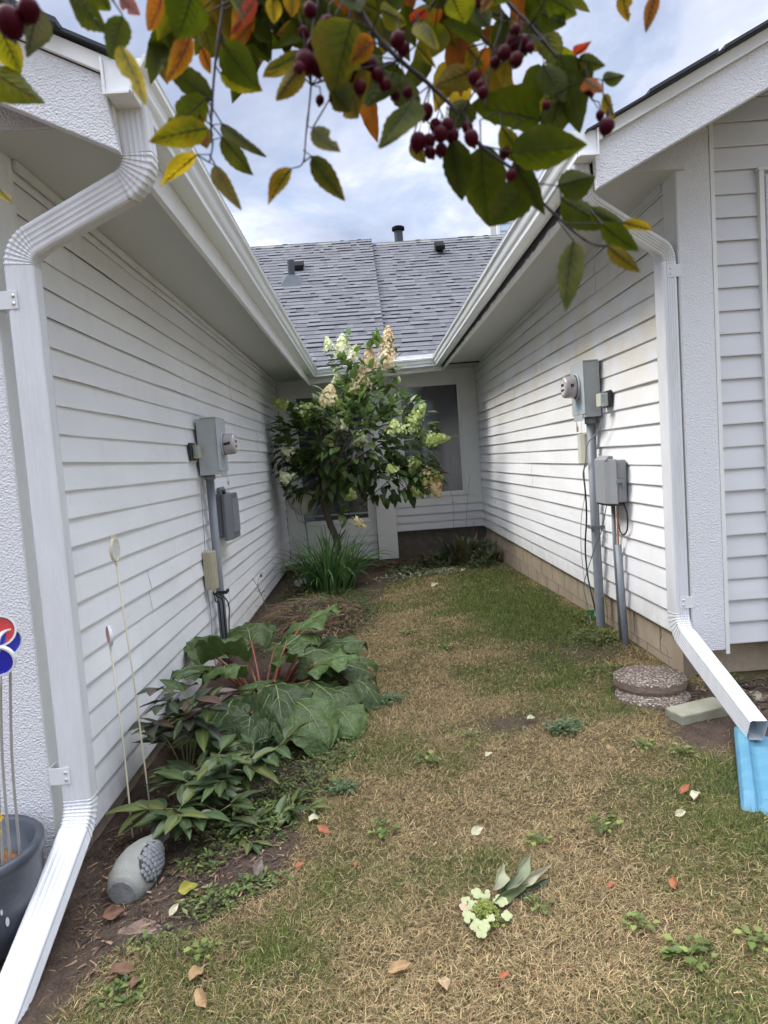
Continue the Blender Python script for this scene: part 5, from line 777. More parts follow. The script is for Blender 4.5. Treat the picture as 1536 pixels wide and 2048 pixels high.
# fallen concrete ornament: round end, narrowing body, pebble panel
M['cast'] = mat('cast_concrete', (0.27, 0.27, 0.24), 0.9, var=0.6, vscale=14, vcol=(0.19, 0.19, 0.165), bump=0.6, bscale=90, bdist=0.004)
M['recess_shade'] = mat('painted_recess_shade', (0.035, 0.035, 0.033), 0.9)
M['castp'] = mat('pebble_relief', (0.20, 0.21, 0.215), 0.7, var=0.6, vscale=20, vcol=(0.11, 0.115, 0.12))
on = thing('garden_ornament', 'grey concrete ornament with pebble relief lying on its side in the flower bed', 'garden ornament', (-0.93, 2.5, -0.08))
A0 = Vector((-0.995, 2.36, -0.030)); A1 = Vector((-0.955, 2.80, 0.000)); axd = (A1-A0).normalized()
b = MB(); b.lathe(A0, axd, [(0.050, 0), (0.062, 0.010), (0.078, 0.05), (0.086, 0.11), (0.082, 0.17), (0.064, 0.23), (0.042, 0.28), (0.030, 0.32), (0.032, 0.34), (0.040, 0.355), (0.036, 0.362)], 32)
b.v = [(x, y, z) for x, y, z in b.v]; b.build('body', M['cast'], on, smooth=True)
b = MB(); b.lathe(A0 - axd*0.004, axd, [(0.046, 0.0), (0.050, 0.004), (0.050, 0.01)], 24); b.build('end_disc', M['castr'], on)
q = random.Random(4); side = Vector((0.86, -0.30, 0.42)); side = (side - axd*side.dot(axd)).normalized(); up = side.cross(axd)
pb = MB(); vs = []
for i in range(13):
    for j in range(13):
        u = -1.08+2.16*i/12; v = -1.08+2.16*j/12; mlen = max(1, math.hypot(u, v)/1.08); u /= mlen; v /= mlen; s_ = 0.135+u*0.095; rad = np.interp(s_, [0.05, 0.11, 0.17, 0.23], [0.078, 0.086, 0.082, 0.064]); nn = side*math.cos(v*0.72) + up*math.sin(v*0.72); vs.append(A0 + axd*s_ + nn*(rad+0.0015))
pb.add(vs, [(i*13+j, i*13+j+1, (i+1)*13+j+1, (i+1)*13+j) for i in range(12) for j in range(12)]); pb.build('panel_shade', M['recess_shade'], on, smooth=True)  # dark patch laid on the body, painted as the shade of an inset
b = MB()
for i in range(9):
    for j in range(-3, 4):
        u = (i-4)/4.3; v = (j + 0.5*(i % 2))/3.4
        if u*u + v*v > 1: continue
        s_ = 0.135 + u*0.095; rad = np.interp(s_, [0.05, 0.11, 0.17, 0.23], [0.078, 0.086, 0.082, 0.064]); w = v*0.72
        nn = side*math.cos(w) + up*math.sin(w); c = A0 + axd*s_ + nn*(rad+0.001); a = axd; t = nn.cross(axd); ra, rb = 0.0120*q.uniform(.8, 1.1), 0.0125*q.uniform(.8, 1.15)
        ring = lambda f, h: [c + a*ra*f*math.cos(k*math.pi/4) + t*rb*f*math.sin(k*math.pi/4) + nn*h for k in range(8)]
        b.add(ring(1, -0.004) + ring(0.95, 0.002) + ring(0.6, 0.0042), [(r0*8+k, r0*8+(k+1) % 8, (r0+1)*8+(k+1) % 8, (r0+1)*8+k) for r0 in range(2) for k in range(8)] + [tuple(range(16, 24))])
b.build('pebble_panel', M['castp'], on, smooth=True)
# ================================================================ LEAVES AND PLANTS
def V(*a): return Vector(a)
def leaf(mb, base, tip, width, nrm, n=6, m=2, fold=0.15, curl=0.1, wave=0.0, shape='ovate', ph=0.0, serr=0.0, holes=None):
    """leaf blade from base to tip; nrm is the upper side's direction"""
    base, tip = Vector(base), Vector(tip); d = tip-base; L = d.length
    if L < 1e-5: return
    d = d/L; s = d.cross(Vector(nrm)); 
    if s.length < 1e-4: s = d.orthogonal()
    s.normalize(); up = s.cross(d); vs = []
    for i in range(n+1):
        t = i/n
        if shape == 'ovate': w = math.sin(math.pi*min(1, t**0.72))**0.85*(1-0.15*t)
        elif shape == 'round': w = math.sin(math.pi*min(1, max(0, t)))**0.5
        elif shape == 'lance': w = math.sin(math.pi*t**0.85)**0.9
        elif shape == 'strap': w = (min(1, t*6+0.35))*(1-t**3)
        else: w = math.sin(math.pi*t)
        w = max(w, 0.02)*width/2
        for j in range(-m, m+1):
            k = j/m; e = 1.0
            if serr and abs(j) == m: e = 1 - serr*(i % 2)
            h = fold*abs(k)*w + curl*L*(-(t*t)) + wave*w*math.sin(t*9+ph+k*2)*abs(k)
            vs.append(base + d*(t*L) + s*(k*w*e) + up*h)
    q = 2*m+1; k0 = mb.add(vs, [(i*q+j, i*q+j+1, (i+1)*q+j+1, (i+1)*q+j) for i in range(n) for j in range(q-1)])
    if m == 2 and n >= 6 and shape == 'lance':
        for i in range(n+1): mb.c[k0+i*q+m] = tuple(x*1.7 for x in mb.cc)
def vein_fn(dark, scale=1.0):
    def fn(n, l, c, out, b):
        nn = mrange(n, l, noise(n, l, c, 38*scale, (1, 1, 1), 6, 0.65), 0.35, 0.7)
        o1 = mixc_(n, l, nn, out, mixc_(n, l, 1.0, out, dark, 'MULTIPLY')); sp = mrange(n, l, noise(n, l, c, 240, (1, 1, 1), 3, 0.5, (3, 1, 2)), 0.66, 0.70, 0, 0.75)
        return mixc_(n, l, sp, o1, (0.10, 0.035, 0.012))
    return fn
M['crab'] = mat('crabapple_leaf', (1, 1, 1), 0.6, spec=0.15, vcattr=True, transl=0.55, fn=vein_fn((0.50, 0.62, 0.45), 1.0))
M['vein'] = mat('dark_leaf_vein', (0.035, 0.045, 0.012), 0.6)
M['fruit'] = mat('dark_red_crabapple', (0.035, 0.001, 0.006), 0.5, spec=0.08, var=0.5, vscale=30, vcol=(0.075, 0.004, 0.010))
M['twig'] = mat('dark_purple_twig', (0.030, 0.018, 0.018), 0.7)
M['bark'] = mat('tree_bark', (0.10, 0.075, 0.055), 0.9, var=0.7, vscale=12, vcol=(0.045, 0.034, 0.026), bump=1, bscale=25, stretch=(1, 1, 0.25), bdist=0.01)
CC = {'g': (0.068, 0.083, 0.005), 'yg': (0.18, 0.165, 0.007), 'd': (0.085, 0.090, 0.010), 'y': (0.46, 0.32, 0.012), 'yo': (0.23, 0.15, 0.012), 'o': (0.34, 0.10, 0.012), 'r': (0.36, 0.04, 0.015), 'br': (0.11, 0.10, 0.045), 'curl': (0.15, 0.155, 0.05)}
CAM = Vector((0, 0, 1.45))
ct = thing('crabapple_tree', 'overhanging crabapple branches with dark red fruit and turning leaves above the lawn', 'tree', (-1.9, -1.6, -0.1))
b = MB(); b.tube([(-1.9, -1.6, -0.3), (-1.88, -1.58, 0.6), (-1.8, -1.45, 1.5), (-1.65, -1.2, 2.1)], [0.13, 0.11, 0.10, 0.085], 14); tk = b.build('trunk', M['bark'], ct, smooth=True)
b = MB(); b.tube([(-1.68, -1.25, 2.0), (-1.2, -0.6, 2.45), (-0.6, -0.05, 2.62), (-0.1, 0.3, 2.58), (0.35, 0.62, 2.45)], [0.075, 0.05, 0.034, 0.022, 0.012], 10)
b.tube([(-0.6, -0.05, 2.62), (-0.35, 0.35, 2.5), (-0.25, 0.55, 2.38)], [0.022, 0.015, 0.008], 8); b.build('limb', M['bark'], ct, smooth=True)
LIMB = [V(-0.35, 0.35, 2.5), V(-0.25, 0.55, 2.38), V(-0.1, 0.3, 2.58), V(0.15, 0.47, 2.52), V(0.35, 0.62, 2.45), V(-0.6, -0.05, 2.62)]
for pts, r0, r1 in TWIGS:
    b = MB(); P_ = [V(*p) for p in pts]
    if P_[0].z > 2.0 or r0 > 0.001:
        q_ = min(LIMB, key=lambda c: (c-P_[0]).length)
        if r0 > 0.001: P_ = [q_, q_.lerp(P_[0], 0.6) + V(0, 0, 0.02)] + P_
    wire(b, P_, [0]*0 or r0, 8, 6) if False else None
    pp = []
    ext = [P_[0]*2-P_[1]] + P_ + [P_[-1]*2-P_[-2]]
    for i in range(1, len(ext)-2):
        for k in range(6):
            t = k/6; a, b_, c, d = ext[i-1:i+3]; pp.append(0.5*((2*b_) + (c-a)*t + (2*a-5*b_+4*c-d)*t*t + (3*b_-a-3*c+d)*t**3))
    pp.append(P_[-1]); n_ = len(pp); rs = [r0+(r1-r0)*(i/(n_-1)) for i in range(n_)]
    for i in range(5, n_-2, 7): rs[i] *= 1.35
    b.tube(pp, rs, 7); b.build('twig', M['twig'], ct, smooth=True)
TW = [V(*p) for pts, a_, b_ in TWIGS for p in pts]
for i, (ba, ti, w, c) in enumerate(LEAVES):
    q = random.Random(i*7+1); ba, ti = V(*ba), V(*ti); mb = MB(); view = (CAM - (ba+ti)/2).normalized(); d = (ti-ba).normalized(); side = d.cross(view).normalized()
    tilt = q.uniform(-0.75, 0.75); nr = (view*math.cos(tilt) + side*math.sin(tilt))*(-1); L = (ti-ba).length
    W_ = 0.88*w/max(0.72, math.cos(tilt)); n, m_ = 14, 4; up = nr; sd_ = d.cross(up).normalized(); vs = []; cs = []
    fold = q.uniform(0.15, 0.55) if c != 'curl' else 1.1; cl = q.uniform(-0.12, 0.22); sw = q.uniform(-0.12, 0.12); ph = q.uniform(0, 6)
    col = CC[c]; alt = CC[q.choice({'g': ['yg', 'g', 'd'], 'yg': ['y', 'g'], 'd': ['g', 'yo'], 'y': ['y', 'yo'], 'yo': ['o', 'd', 'y'], 'o': ['y', 'yo', 'r'], 'r': ['o', 'r'], 'br': ['g'], 'curl': ['br', 'yg']}[c])]
    bite = (q.uniform(0.3, 0.8), q.choice((-1, 1))) if q.random() < 0.12 else None
    for a in range(n+1):
        t = a/n; ww = max(math.sin(math.pi*t**0.78)**0.8, 0.03)*(1-0.25*t) if t < 0.97 else 0.02
        for j in range(-m_, m_+1):
            k = j/m_; e = 1 + (0.045 if a % 2 else -0.03)*(abs(j) == m_)
            if bite and abs(t-bite[0]) < 0.1 and k*bite[1] > 0.45: e *= 0.55
            h = -fold*abs(k)**1.4*ww*W_/2 + cl*L*math.sin(t*1.6)*t + 0.05*W_*math.sin(t*8+ph+k*2.2)*abs(k)
            p = ba + d*(t*L) + sd_*(k*ww*W_*0.58*e + sw*L*t*(1-t)) - up*h
            vs.append(p); f = min(1, max(0, (abs(k)*0.7+t*0.5-0.45)*1.1 + q.uniform(-.12, .12))) * 0.7
            cs.append(tuple(max(0, (x*(1-f)+y*f)*q.uniform(0.9, 1.1)) for x, y in zip(col, alt)))
    qn = 2*m_+1; mb.add(vs, [(a*qn+j, a*qn+j+1, (a+1)*qn+j+1, (a+1)*qn+j) for a in range(n) for j in range(qn-1)]); mb.c = cs
    lf = mb.build('leaf', M['crab'], ct, smooth=True, recalc=False)
    mb = MB(); mid = [vs[a*qn+m_] + up*(-0.0004) for a in range(n)]; near = min(TW, key=lambda x: (x-ba).length)
    if (near-ba).length < 0.06: mid = [near] + mid
    mb.tube(mid, 0.0007, 5, r1=0.0002)
    for a in range(2, 12, 2):
        for sg in (1, 3): mb.tube([vs[a*qn+m_]-up*0.0003, vs[(a+1)*qn+m_-sg]-up*0.0003, vs[min(n, a+2)*qn+m_-sg-(1 if sg == 3 else 1)]-up*0.0003] if sg == 1 else [vs[a*qn+m_]-up*0.0003, vs[(a+1)*qn+m_+1]-up*0.0003, vs[min(n, a+2)*qn+m_+2]-up*0.0003], 0.0003, 4, r1=0.00015); mb.build('midrib', M['vein'], lf)
mb = MB(); q = random.Random(99)
for i in range(190):
    fx = max(-0.17, min(0.215, q.choice((q.gauss(-0.08, 0.05), q.gauss(0.02, 0.07), q.gauss(0.15, 0.04))))); fz = 1.45 + q.uniform(0.40, 0.62)*0.72 + (0.04 if fx < -0.03 else 0) if True else 1.45+q.uniform(0.47, 0.62)*0.72
    p = V(fx, q.uniform(0.64, 0.74), fz + 0.09); g = q.uniform(0.7, 1.2); c_ = CC[q.choice(('g', 'd', 'g', 'yo', 'yg', 'o'))]; mb.cc = tuple(x*g for x in c_); a = q.uniform(0, 6.28)
    dd = V(math.cos(a)*0.7, q.uniform(-.4, .4), -0.8+math.sin(a)*0.6).normalized()*q.uniform(0.035, 0.062); leaf(mb, p, p+dd, dd.length*q.uniform(.45, .62), V(q.uniform(-.6, .6), -1, q.uniform(-.5, .5)), n=10, m=3, fold=0.4, curl=q.uniform(-.1, .25), wave=0.12, ph=a, serr=0.05)
    nr_ = min(TW, key=lambda x: (x-p).length)
    if (nr_-p).length < 0.08: mb.cc = (0.05, 0.03, 0.03); mb.tube([nr_, p], 0.0006, 4)
o_ = mb.build('leaf_mass', M['crab'], ct, smooth=True, recalc=False); o_['kind'] = 'stuff'
for i, (c, r_, top) in enumerate(FRUITS):
    q = random.Random(i); r_ *= 0.86; c = V(*c); top = V(*top); ax = (c-top).normalized(); ax = (ax + V(q.uniform(-.2, .2), q.uniform(-.2, .2), 0)).normalized()
    b = MB(); b.lathe(c - ax*r_*1.08, ax, [(r_*0.12, 0.05*r_), (r_*0.55, 0.12*r_), (r_*0.88, 0.5*r_), (r_*0.98, 1.0*r_), (r_*0.92, 1.5*r_), (r_*0.66, 1.95*r_), (r_*0.3, 2.2*r_), (r_*0.16, 2.26*r_)], 20)
    f_ = b.build('crabapple', M['fruit'], ct, smooth=True)
    b = MB(); near = min(TW, key=lambda x: (x-top).length); near = near if (near-top).length < 0.07 else top - ax*0.01
    b.tube([near, top, c - ax*r_], 0.0006, 5); b.tube([c+ax*r_*1.1, c+ax*r_*1.45], 0.0018, 6, r1=0.0008); b.build('stem', M['twig'], f_)

# ---------------------------------------------------------------- hydrangea tree
M['hyd'] = mat('hydrangea_leaf', (1, 1, 1), 0.42, spec=0.45, vcattr=True, transl=0.28)
M['flor'] = mat('hydrangea_floret', (1, 1, 1), 0.7, vcattr=True, transl=0.3)
hy_ = thing('hydrangea_tree', 'dark leafy hydrangea tree with cream and pink cone flowers before the back windows', 'tree', (-0.52, 8.75, -0.03))
b = MB()
def limb(pts, r0, r1, seg=9):
    P_ = [V(*p) for p in pts]; ext = [P_[0]*2-P_[1]] + P_ + [P_[-1]*2-P_[-2]]; pp = []
    for i in range(1, len(ext)-2):
        for k in range(5):
            t = k/5; a, b_, c, d = ext[i-1:i+3]; pp.append(0.5*((2*b_) + (c-a)*t + (2*a-5*b_+4*c-d)*t*t + (3*b_-a-3*c+d)*t**3) + V(rnd.uniform(-1, 1), rnd.uniform(-1, 1), 0)*r0*0.12)
    pp.append(P_[-1]); b.tube(pp, [r0+(r1-r0)*i/(len(pp)-1)*1.0 for i in range(len(pp))], seg)
limb([(-0.56, 8.75, -0.1), (-0.54, 8.75, 0.15), (-0.48, 8.75, 0.33), (-0.50, 8.75, 0.5), (-0.56, 8.74, 0.7), (-0.62, 8.72, 0.95), (-0.60, 8.7, 1.2)], 0.048, 0.040, 11)
limb([(-0.49, 8.75, 0.42), (-0.42, 8.74, 0.52), (-0.36, 8.72, 0.6)], 0.018, 0.006)
limb([(-0.48, 8.74, 0.45), (-0.44, 8.72, 0.55)], 0.02, 0.012)
b.build('trunk', M['bark'], hy_, smooth=True)
b = MB()
fork = (-0.60, 8.7, 1.2); fk2 = (-0.6, 8.72, 1.0)
for c, rx, ry, rz_ in CROWN: limb([fork, (V(*fork).lerp(V(*c), 0.5) + V(rnd.uniform(-.08, .08), rnd.uniform(-.1, .1), 0.08)), c], 0.02, 0.006, 6)
for ba, ti, r_, c in PANICLES:
    src = min(CROWN, key=lambda e: (V(*e[0])-V(*ba)).length)[0]; limb([src, (V(*src).lerp(V(*ba), 0.55)+V(0, 0, 0.04)), ba], 0.007, 0.003, 5)
limb([fk2, (-0.9, 8.6, 1.15), (-1.1, 8.5, 1.3)], 0.015, 0.005, 6); limb([fk2, (-0.4, 8.5, 0.95), (-0.25, 8.4, 0.75)], 0.012, 0.004, 6)
b.build('branch', M['bark'], hy_, smooth=True)
b = MB(); q = random.Random(21); cen = V(-0.15, 8.75, 1.6)
def crown_leaf(p, outd, s=1.0, bright=1.0):
    outd = (outd + V(q.uniform(-.8, .8), q.uniform(-.8, .8), q.uniform(-.7, .35))).normalized(); L = q.uniform(0.11, 0.19)*s
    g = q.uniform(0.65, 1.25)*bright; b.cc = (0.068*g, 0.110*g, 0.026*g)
    up = V(q.uniform(-.4, .4), q.uniform(-.5, .2), 1)
    leaf(b, p, p + outd*L, L*0.56, up, n=5, m=1, fold=0.35, curl=q.uniform(0.05, 0.3), wave=0.1, ph=q.uniform(0, 6))
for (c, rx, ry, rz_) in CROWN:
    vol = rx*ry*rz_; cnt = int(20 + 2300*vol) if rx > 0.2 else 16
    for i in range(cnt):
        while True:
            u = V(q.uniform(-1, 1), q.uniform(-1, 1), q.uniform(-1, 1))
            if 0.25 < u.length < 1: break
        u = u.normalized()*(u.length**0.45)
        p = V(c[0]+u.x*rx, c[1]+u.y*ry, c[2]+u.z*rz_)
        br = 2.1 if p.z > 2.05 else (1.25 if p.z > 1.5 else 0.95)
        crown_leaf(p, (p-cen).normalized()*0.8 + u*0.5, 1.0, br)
for ba, ti, r_, c in PANICLES:
    ba_, ti_ = V(*ba), V(*ti); d = (ti_-ba_).normalized()
    for i in range(8):
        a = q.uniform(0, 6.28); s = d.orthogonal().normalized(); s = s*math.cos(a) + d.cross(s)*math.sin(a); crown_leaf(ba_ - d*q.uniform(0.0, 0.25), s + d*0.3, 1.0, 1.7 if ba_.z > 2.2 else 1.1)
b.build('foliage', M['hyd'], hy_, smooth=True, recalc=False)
FC = {'c': [(0.76, 0.73, 0.52), (0.62, 0.66, 0.36)], 'l': [(0.42, 0.50, 0.16), (0.56, 0.60, 0.28), (0.34, 0.42, 0.12)], 'p': [(0.66, 0.46, 0.30), (0.70, 0.55, 0.34), (0.60, 0.52, 0.28)], 'cy': [(0.74, 0.70, 0.42), (0.66, 0.62, 0.30)], 'cp': [(0.66, 0.52, 0.34), (0.66, 0.62, 0.34)], 'lp': [(0.44, 0.48, 0.16), (0.56, 0.42, 0.20)]}
def floret(mb, p, n, s, q):
    n = n.normalized(); a = n.orthogonal().normalized(); a = a*math.cos(q.uniform(0, 6)) + n.cross(a)*math.sin(q.uniform(0, 6)); a.normalize(); c = n.cross(a)
    for k in range(4):
        w = k*math.pi/2; u = a*math.cos(w) + c*math.sin(w); v = n.cross(u)
        mb.add([p, p+u*s*0.55+v*s*0.42+n*s*0.1, p+u*s*1.05+n*s*q.uniform(-.1, .3), p+u*s*0.55-v*s*0.42+n*s*0.1], [(0, 1, 2, 3)])
def panicle(ba, ti, r_, cols, q, count=None):
    mb = MB(); d = ti-ba; L = d.length; d.normalize(); s = d.orthogonal().normalized(); t_ = d.cross(s); n_ = count or int(60 + 2600*L*r_*2)
    for i in range(n_):
        t = q.random()**0.8; a = q.uniform(0, 6.28); rr = r_*(1-t)**0.6*(0.5+0.5*min(1, t*8+0.4))*q.uniform(0.4, 1.35)
        o_ = s*math.cos(a) + t_*math.sin(a); p = ba + d*(t*L) + o_*rr; cc = q.choice(cols); g = q.uniform(0.75, 1.15); g *= 1.25; mb.cc = tuple(min(0.85, x*g) for x in cc)
        floret(mb, p, o_ + d*0.4, q.uniform(0.015, 0.028), q)
    mb.cc = (0.25, 0.32, 0.1); mb.tube([ba, ti - d*L*0.1], 0.003, 5)
    return mb
for i, (ba, ti, r_, c) in enumerate(PANICLES): panicle(V(*ba), V(*ti), r_, FC[c], random.Random(i+50)).build('flower_panicle', M['flor'], hy_, recalc=False)

# ---------------------------------------------------------------- rhubarb
M['rhub'] = mat('rhubarb_leaf', (1, 1, 1), 0.45, spec=0.4, vcattr=True, transl=0.18, bump=1.0, bscale=38, bdist=0.012, bdetail=3, var=0.35, vscale=30, vcol=(0.05, 0.085, 0.022))
M['rstalk'] = mat('red_rhubarb_stalk', (0.22, 0.025, 0.022), 0.4, var=0.6, vscale=12, vcol=(0.20, 0.16, 0.05))
M['rvein'] = mat('pale_leaf_vein', (0.19, 0.24, 0.10), 0.5)
rb = thing('rhubarb_plant', 'sprawling rhubarb plant with huge crinkled leaves and red stalks beside the left wall', 'plant', (-0.72, 4.15, -0.06))
def rhub_leaf(root_p, pos, tipdir, size, droop, seed, bright=1.0, w_=1.0):
    q = random.Random(seed); pos = V(*pos); root_p = V(*root_p); d = V(*tipdir).normalized(); side = d.cross(V(0, 0, 1)).normalized(); up = side.cross(d).normalized()
    n, m_ = 22, 12; vs = []; cs = []; ph = q.uniform(0, 6); ph2 = q.uniform(0, 6); tl = q.uniform(-0.45, 0.45); ctr = None
    for a in range(n+1):
        t = a/n; tt = t*1.0
        w = (math.sin(math.pi*min(1, (tt*0.88+0.12))**0.8)**0.75)*0.52*w_ if tt < 0.999 else 0.01
        back = 0.0
        for j in range(-m_, m_+1):
            k = j/m_
            lobe = -0.16*abs(k)**1.5*(1-t)**3            # heart-shaped base lobes reach behind the stalk
            x = (t+lobe)*size; y = k*w*size*(1+0.05*math.sin(t*14+ph)*abs(k))
            ruff = 0.075*size*abs(k)**1.6*math.sin(t*15+ph+k*1.5) + 0.035*size*abs(k)**3*math.sin(t*34+ph2+k*3) + 0.012*size*math.sin(k*9+t*11+ph)
            rad = math.hypot(t-0.25, k*0.5); dr = -droop*size*(rad**1.7) - tl*k*w*size*0.5
            vv = 0.03*size*abs(math.sin(k*4.2+0.0*t))*0.4
            p = pos + d*x*(1-0.25*droop*t) + side*y*(1-0.12*droop*abs(k)) + up*(ruff+vv) + V(0, 0, dr)
            gr_ = G(p.x, p.y)+0.012
            if p.z < gr_: p.z = gr_ + 0.004*math.sin(j+a)
            vs.append(p); g = bright*(0.92+0.16*math.sin(k*8+t*5+ph)*0.5); e = max(0, abs(k)-0.92)*3
            rim_ = 0.8+0.35*min(1, abs(math.sin(k*7+t*5))); cs.append((0.066*g*rim_+0.03*e, 0.106*g*rim_+0.03*e, 0.026*g*rim_))
    mb = MB(); qn = 2*m_+1; mb.add(vs, [(a*qn+j, a*qn+j+1, (a+1)*qn+j+1, (a+1)*qn+j) for a in range(n) for j in range(qn-1)]); mb.c = cs
    lf = mb.build('leaf', M['rhub'], rb, smooth=True, recalc=False)
    mb = MB(); L_ = lambda t, k: vs[int(round(t*n))*qn + m_ + int(round(k*m_))] + up*0.002
    mb.tube([L_(t/10, 0) for t in range(0, 10)], 0.0042*size/0.3, 6, r1=0.001)
    for s_ in (-1, 1):
        mb.tube([L_(0.0, 0), L_(0.12, 0.25*s_), L_(0.25, 0.5*s_), L_(0.4, 0.75*s_)], 0.003*size/0.3, 5, r1=0.0008)
        mb.tube([L_(0.0, 0), L_(0.02, 0.3*s_), L_(0.05, 0.6*s_)], 0.0025*size/0.3, 5, r1=0.0008)
        mb.tube([L_(0.3, 0), L_(0.42, 0.25*s_), L_(0.58, 0.5*s_), L_(0.68, 0.7*s_)], 0.002*size/0.3, 5, r1=0.0006)
        mb.tube([L_(0.52, 0), L_(0.64, 0.25*s_), L_(0.78, 0.5*s_)], 0.0018*size/0.3, 5, r1=0.0006)
    mb.build('vein', M['rvein'], lf, smooth=True)
    mb = MB(); mid = root_p.lerp(pos, 0.5) + V(0, 0, 0.05+0.10*(pos-root_p).length); a_, b_, c_ = root_p, mid, pos + d*0.01
    mb.tube([a_*(1-t)**2 + b_*2*t*(1-t) + c_*t*t for t in [i/8 for i in range(9)]], 0.011, 8, r1=0.007); mb.build('stalk', M['rstalk'], rb, smooth=True)
rc = (-0.74, 4.05, -0.06)
RL = [ # pos, dir, size, droop, bright
 ((-1.02, 4.75, 0.30), (0.7, -0.5, 0.2), 0.42, 0.35, 1.05), ((-0.75, 4.72, 0.22), (0.7, 0.2, 0.15), 0.40, 0.5, 1.5), ((-0.48, 4.55, 0.20), (0.85, -0.1, 0.1), 0.40, 0.55, 1.25),
 ((-0.40, 4.20, 0.20), (0.9, -0.3, 0.0), 0.42, 0.6, 0.95), ((-0.30, 4.45, 0.13), (0.8, 0.2, 0.0), 0.32, 0.6, 1.3), ((-0.44, 3.92, 0.22), (0.75, -0.65, 0.0), 0.44, 0.7, 1.0), ((-0.22, 4.05, 0.12), (0.6, -0.6, -0.1), 0.32, 0.7, 1.05),
 ((-0.62, 3.78, 0.24), (0.30, -0.95, -0.05), 0.50, 0.75, 0.95), ((-0.50, 3.62, 0.16), (0.55, -0.85, -0.1), 0.36, 0.8, 1.0), ((-0.85, 3.74, 0.22), (-0.15, -0.98, 0.0), 0.42, 0.7, 0.9), ((-1.0, 3.95, 0.28), (-0.45, -0.75, 0.15), 0.38, 0.55, 0.95),
 ((-0.95, 4.10, 0.36), (-0.3, -0.4, 0.5), 0.32, 0.35, 1.25), ((-1.08, 4.25, 0.26), (-0.4, 0.3, 0.3), 0.28, 0.4, 1.1), ((-0.62, 4.30, 0.30), (0.55, 0.55, 0.2), 0.34, 0.4, 1.2), ((-0.52, 4.08, 0.28), (0.9, 0.2, 0.05), 0.36, 0.6, 1.0),
 ((-0.78, 4.0, 0.20), (0.35, -0.85, 0.1), 0.30, 0.5, 1.25), ((-0.60, 3.98, 0.30), (0.5, -0.4, 0.25), 0.30, 0.5, 1.35), ((-0.92, 3.90, 0.33), (0.1, -0.8, 0.3), 0.30, 0.5, 1.3), ((-0.40, 4.00, 0.24), (0.9, 0.3, 0.25), 0.30, 0.4, 1.4), ((-0.55, 4.50, 0.30), (0.95, 0.35, 0.25), 0.38, 0.3, 1.6), ((-0.30, 3.72, 0.10), (0.3, -0.9, 0.1), 0.30, 0.6, 1.2),
 ((-0.86, 4.42, 0.28), (-0.1, 0.8, 0.2), 0.36, 0.45, 1.2), ((-0.34, 3.85, 0.09), (0.8, -0.45, -0.1), 0.28, 0.7, 1.0), ((-0.72, 3.55, 0.10), (0.1, -0.95, -0.1), 0.34, 0.7, 0.85), ((-1.05, 3.72, 0.12), (-0.2, -0.9, 0.0), 0.30, 0.6, 0.85), ((-0.42, 4.75, 0.12), (0.6, 0.6, 0.0), 0.30, 0.6, 1.3),
]
for i, (p, d, s, dr_, br) in enumerate(RL):
    rq = random.Random(i+40); rhub_leaf((rc[0]+rq.uniform(-.05, .05), rc[1]+rq.uniform(-.05, .05), rc[2]), (p[0], p[1], p[2]+rq.uniform(-.03, .07)), (d[0]+rq.uniform(-.3, .3), d[1]+rq.uniform(-.3, .3), d[2]+rq.uniform(-.1, .2)), s*rq.uniform(.88, 1.08), dr_*rq.uniform(.55, 1.05), i+3, br*rq.uniform(0.6, 1.2), rq.uniform(.85, 1.08))
for i in range(9):
    a = rnd.uniform(-0.5, 3.6); L = rnd.uniform(0.18, 0.34); b = MB(); p0 = V(rc[0]+rnd.uniform(-.05, .05), rc[1]+rnd.uniform(-.06, .06), -0.06)
    b.tube([p0, p0+V(math.cos(a)*L*0.5, -abs(math.sin(a))*L*0.4+0.1, 0.13), p0+V(math.cos(a)*L, -abs(math.sin(a))*L*0.8+0.1, 0.18+rnd.uniform(-.08, .05))], 0.011, 8, r1=0.007); b.build('stalk', M['rstalk'], rb, smooth=True)
M['palestone'] = mat('pale_rock', (0.40, 0.40, 0.38), 0.85, var=0.6, vscale=20, vcol=(0.25, 0.25, 0.24), bump=0.8, bscale=30, bdist=0.01)
def rock(label, c, s, mt, seed, name='rock', cat='rock'):
    q = random.Random(seed); b = MB(); b.lathe((c[0], c[1], c[2]-s*0.4), (0, 0, 1), [(s*0.5, 0), (s*0.95, s*0.3), (s, s*0.6), (s*0.75, s*0.95), (s*0.3, s*1.12)], 14)
    b.v = [(x+q.uniform(-1, 1)*s*0.09, y+q.uniform(-1, 1)*s*0.09, z+q.uniform(-1, 1)*s*0.07) for x, y, z in b.v]; return tag(b.build(name, mt, None, base=c, smooth=False, bevel=0.004), label, cat)
rock('pale grey rock lying among the rhubarb stalks', (-0.70, 3.86, -0.02), 0.075, M['palestone'], 3)
rock('small white rock in the bed beside the back left corner', (-0.95, 8.35, 0.0), 0.09, M['palestone'], 9)

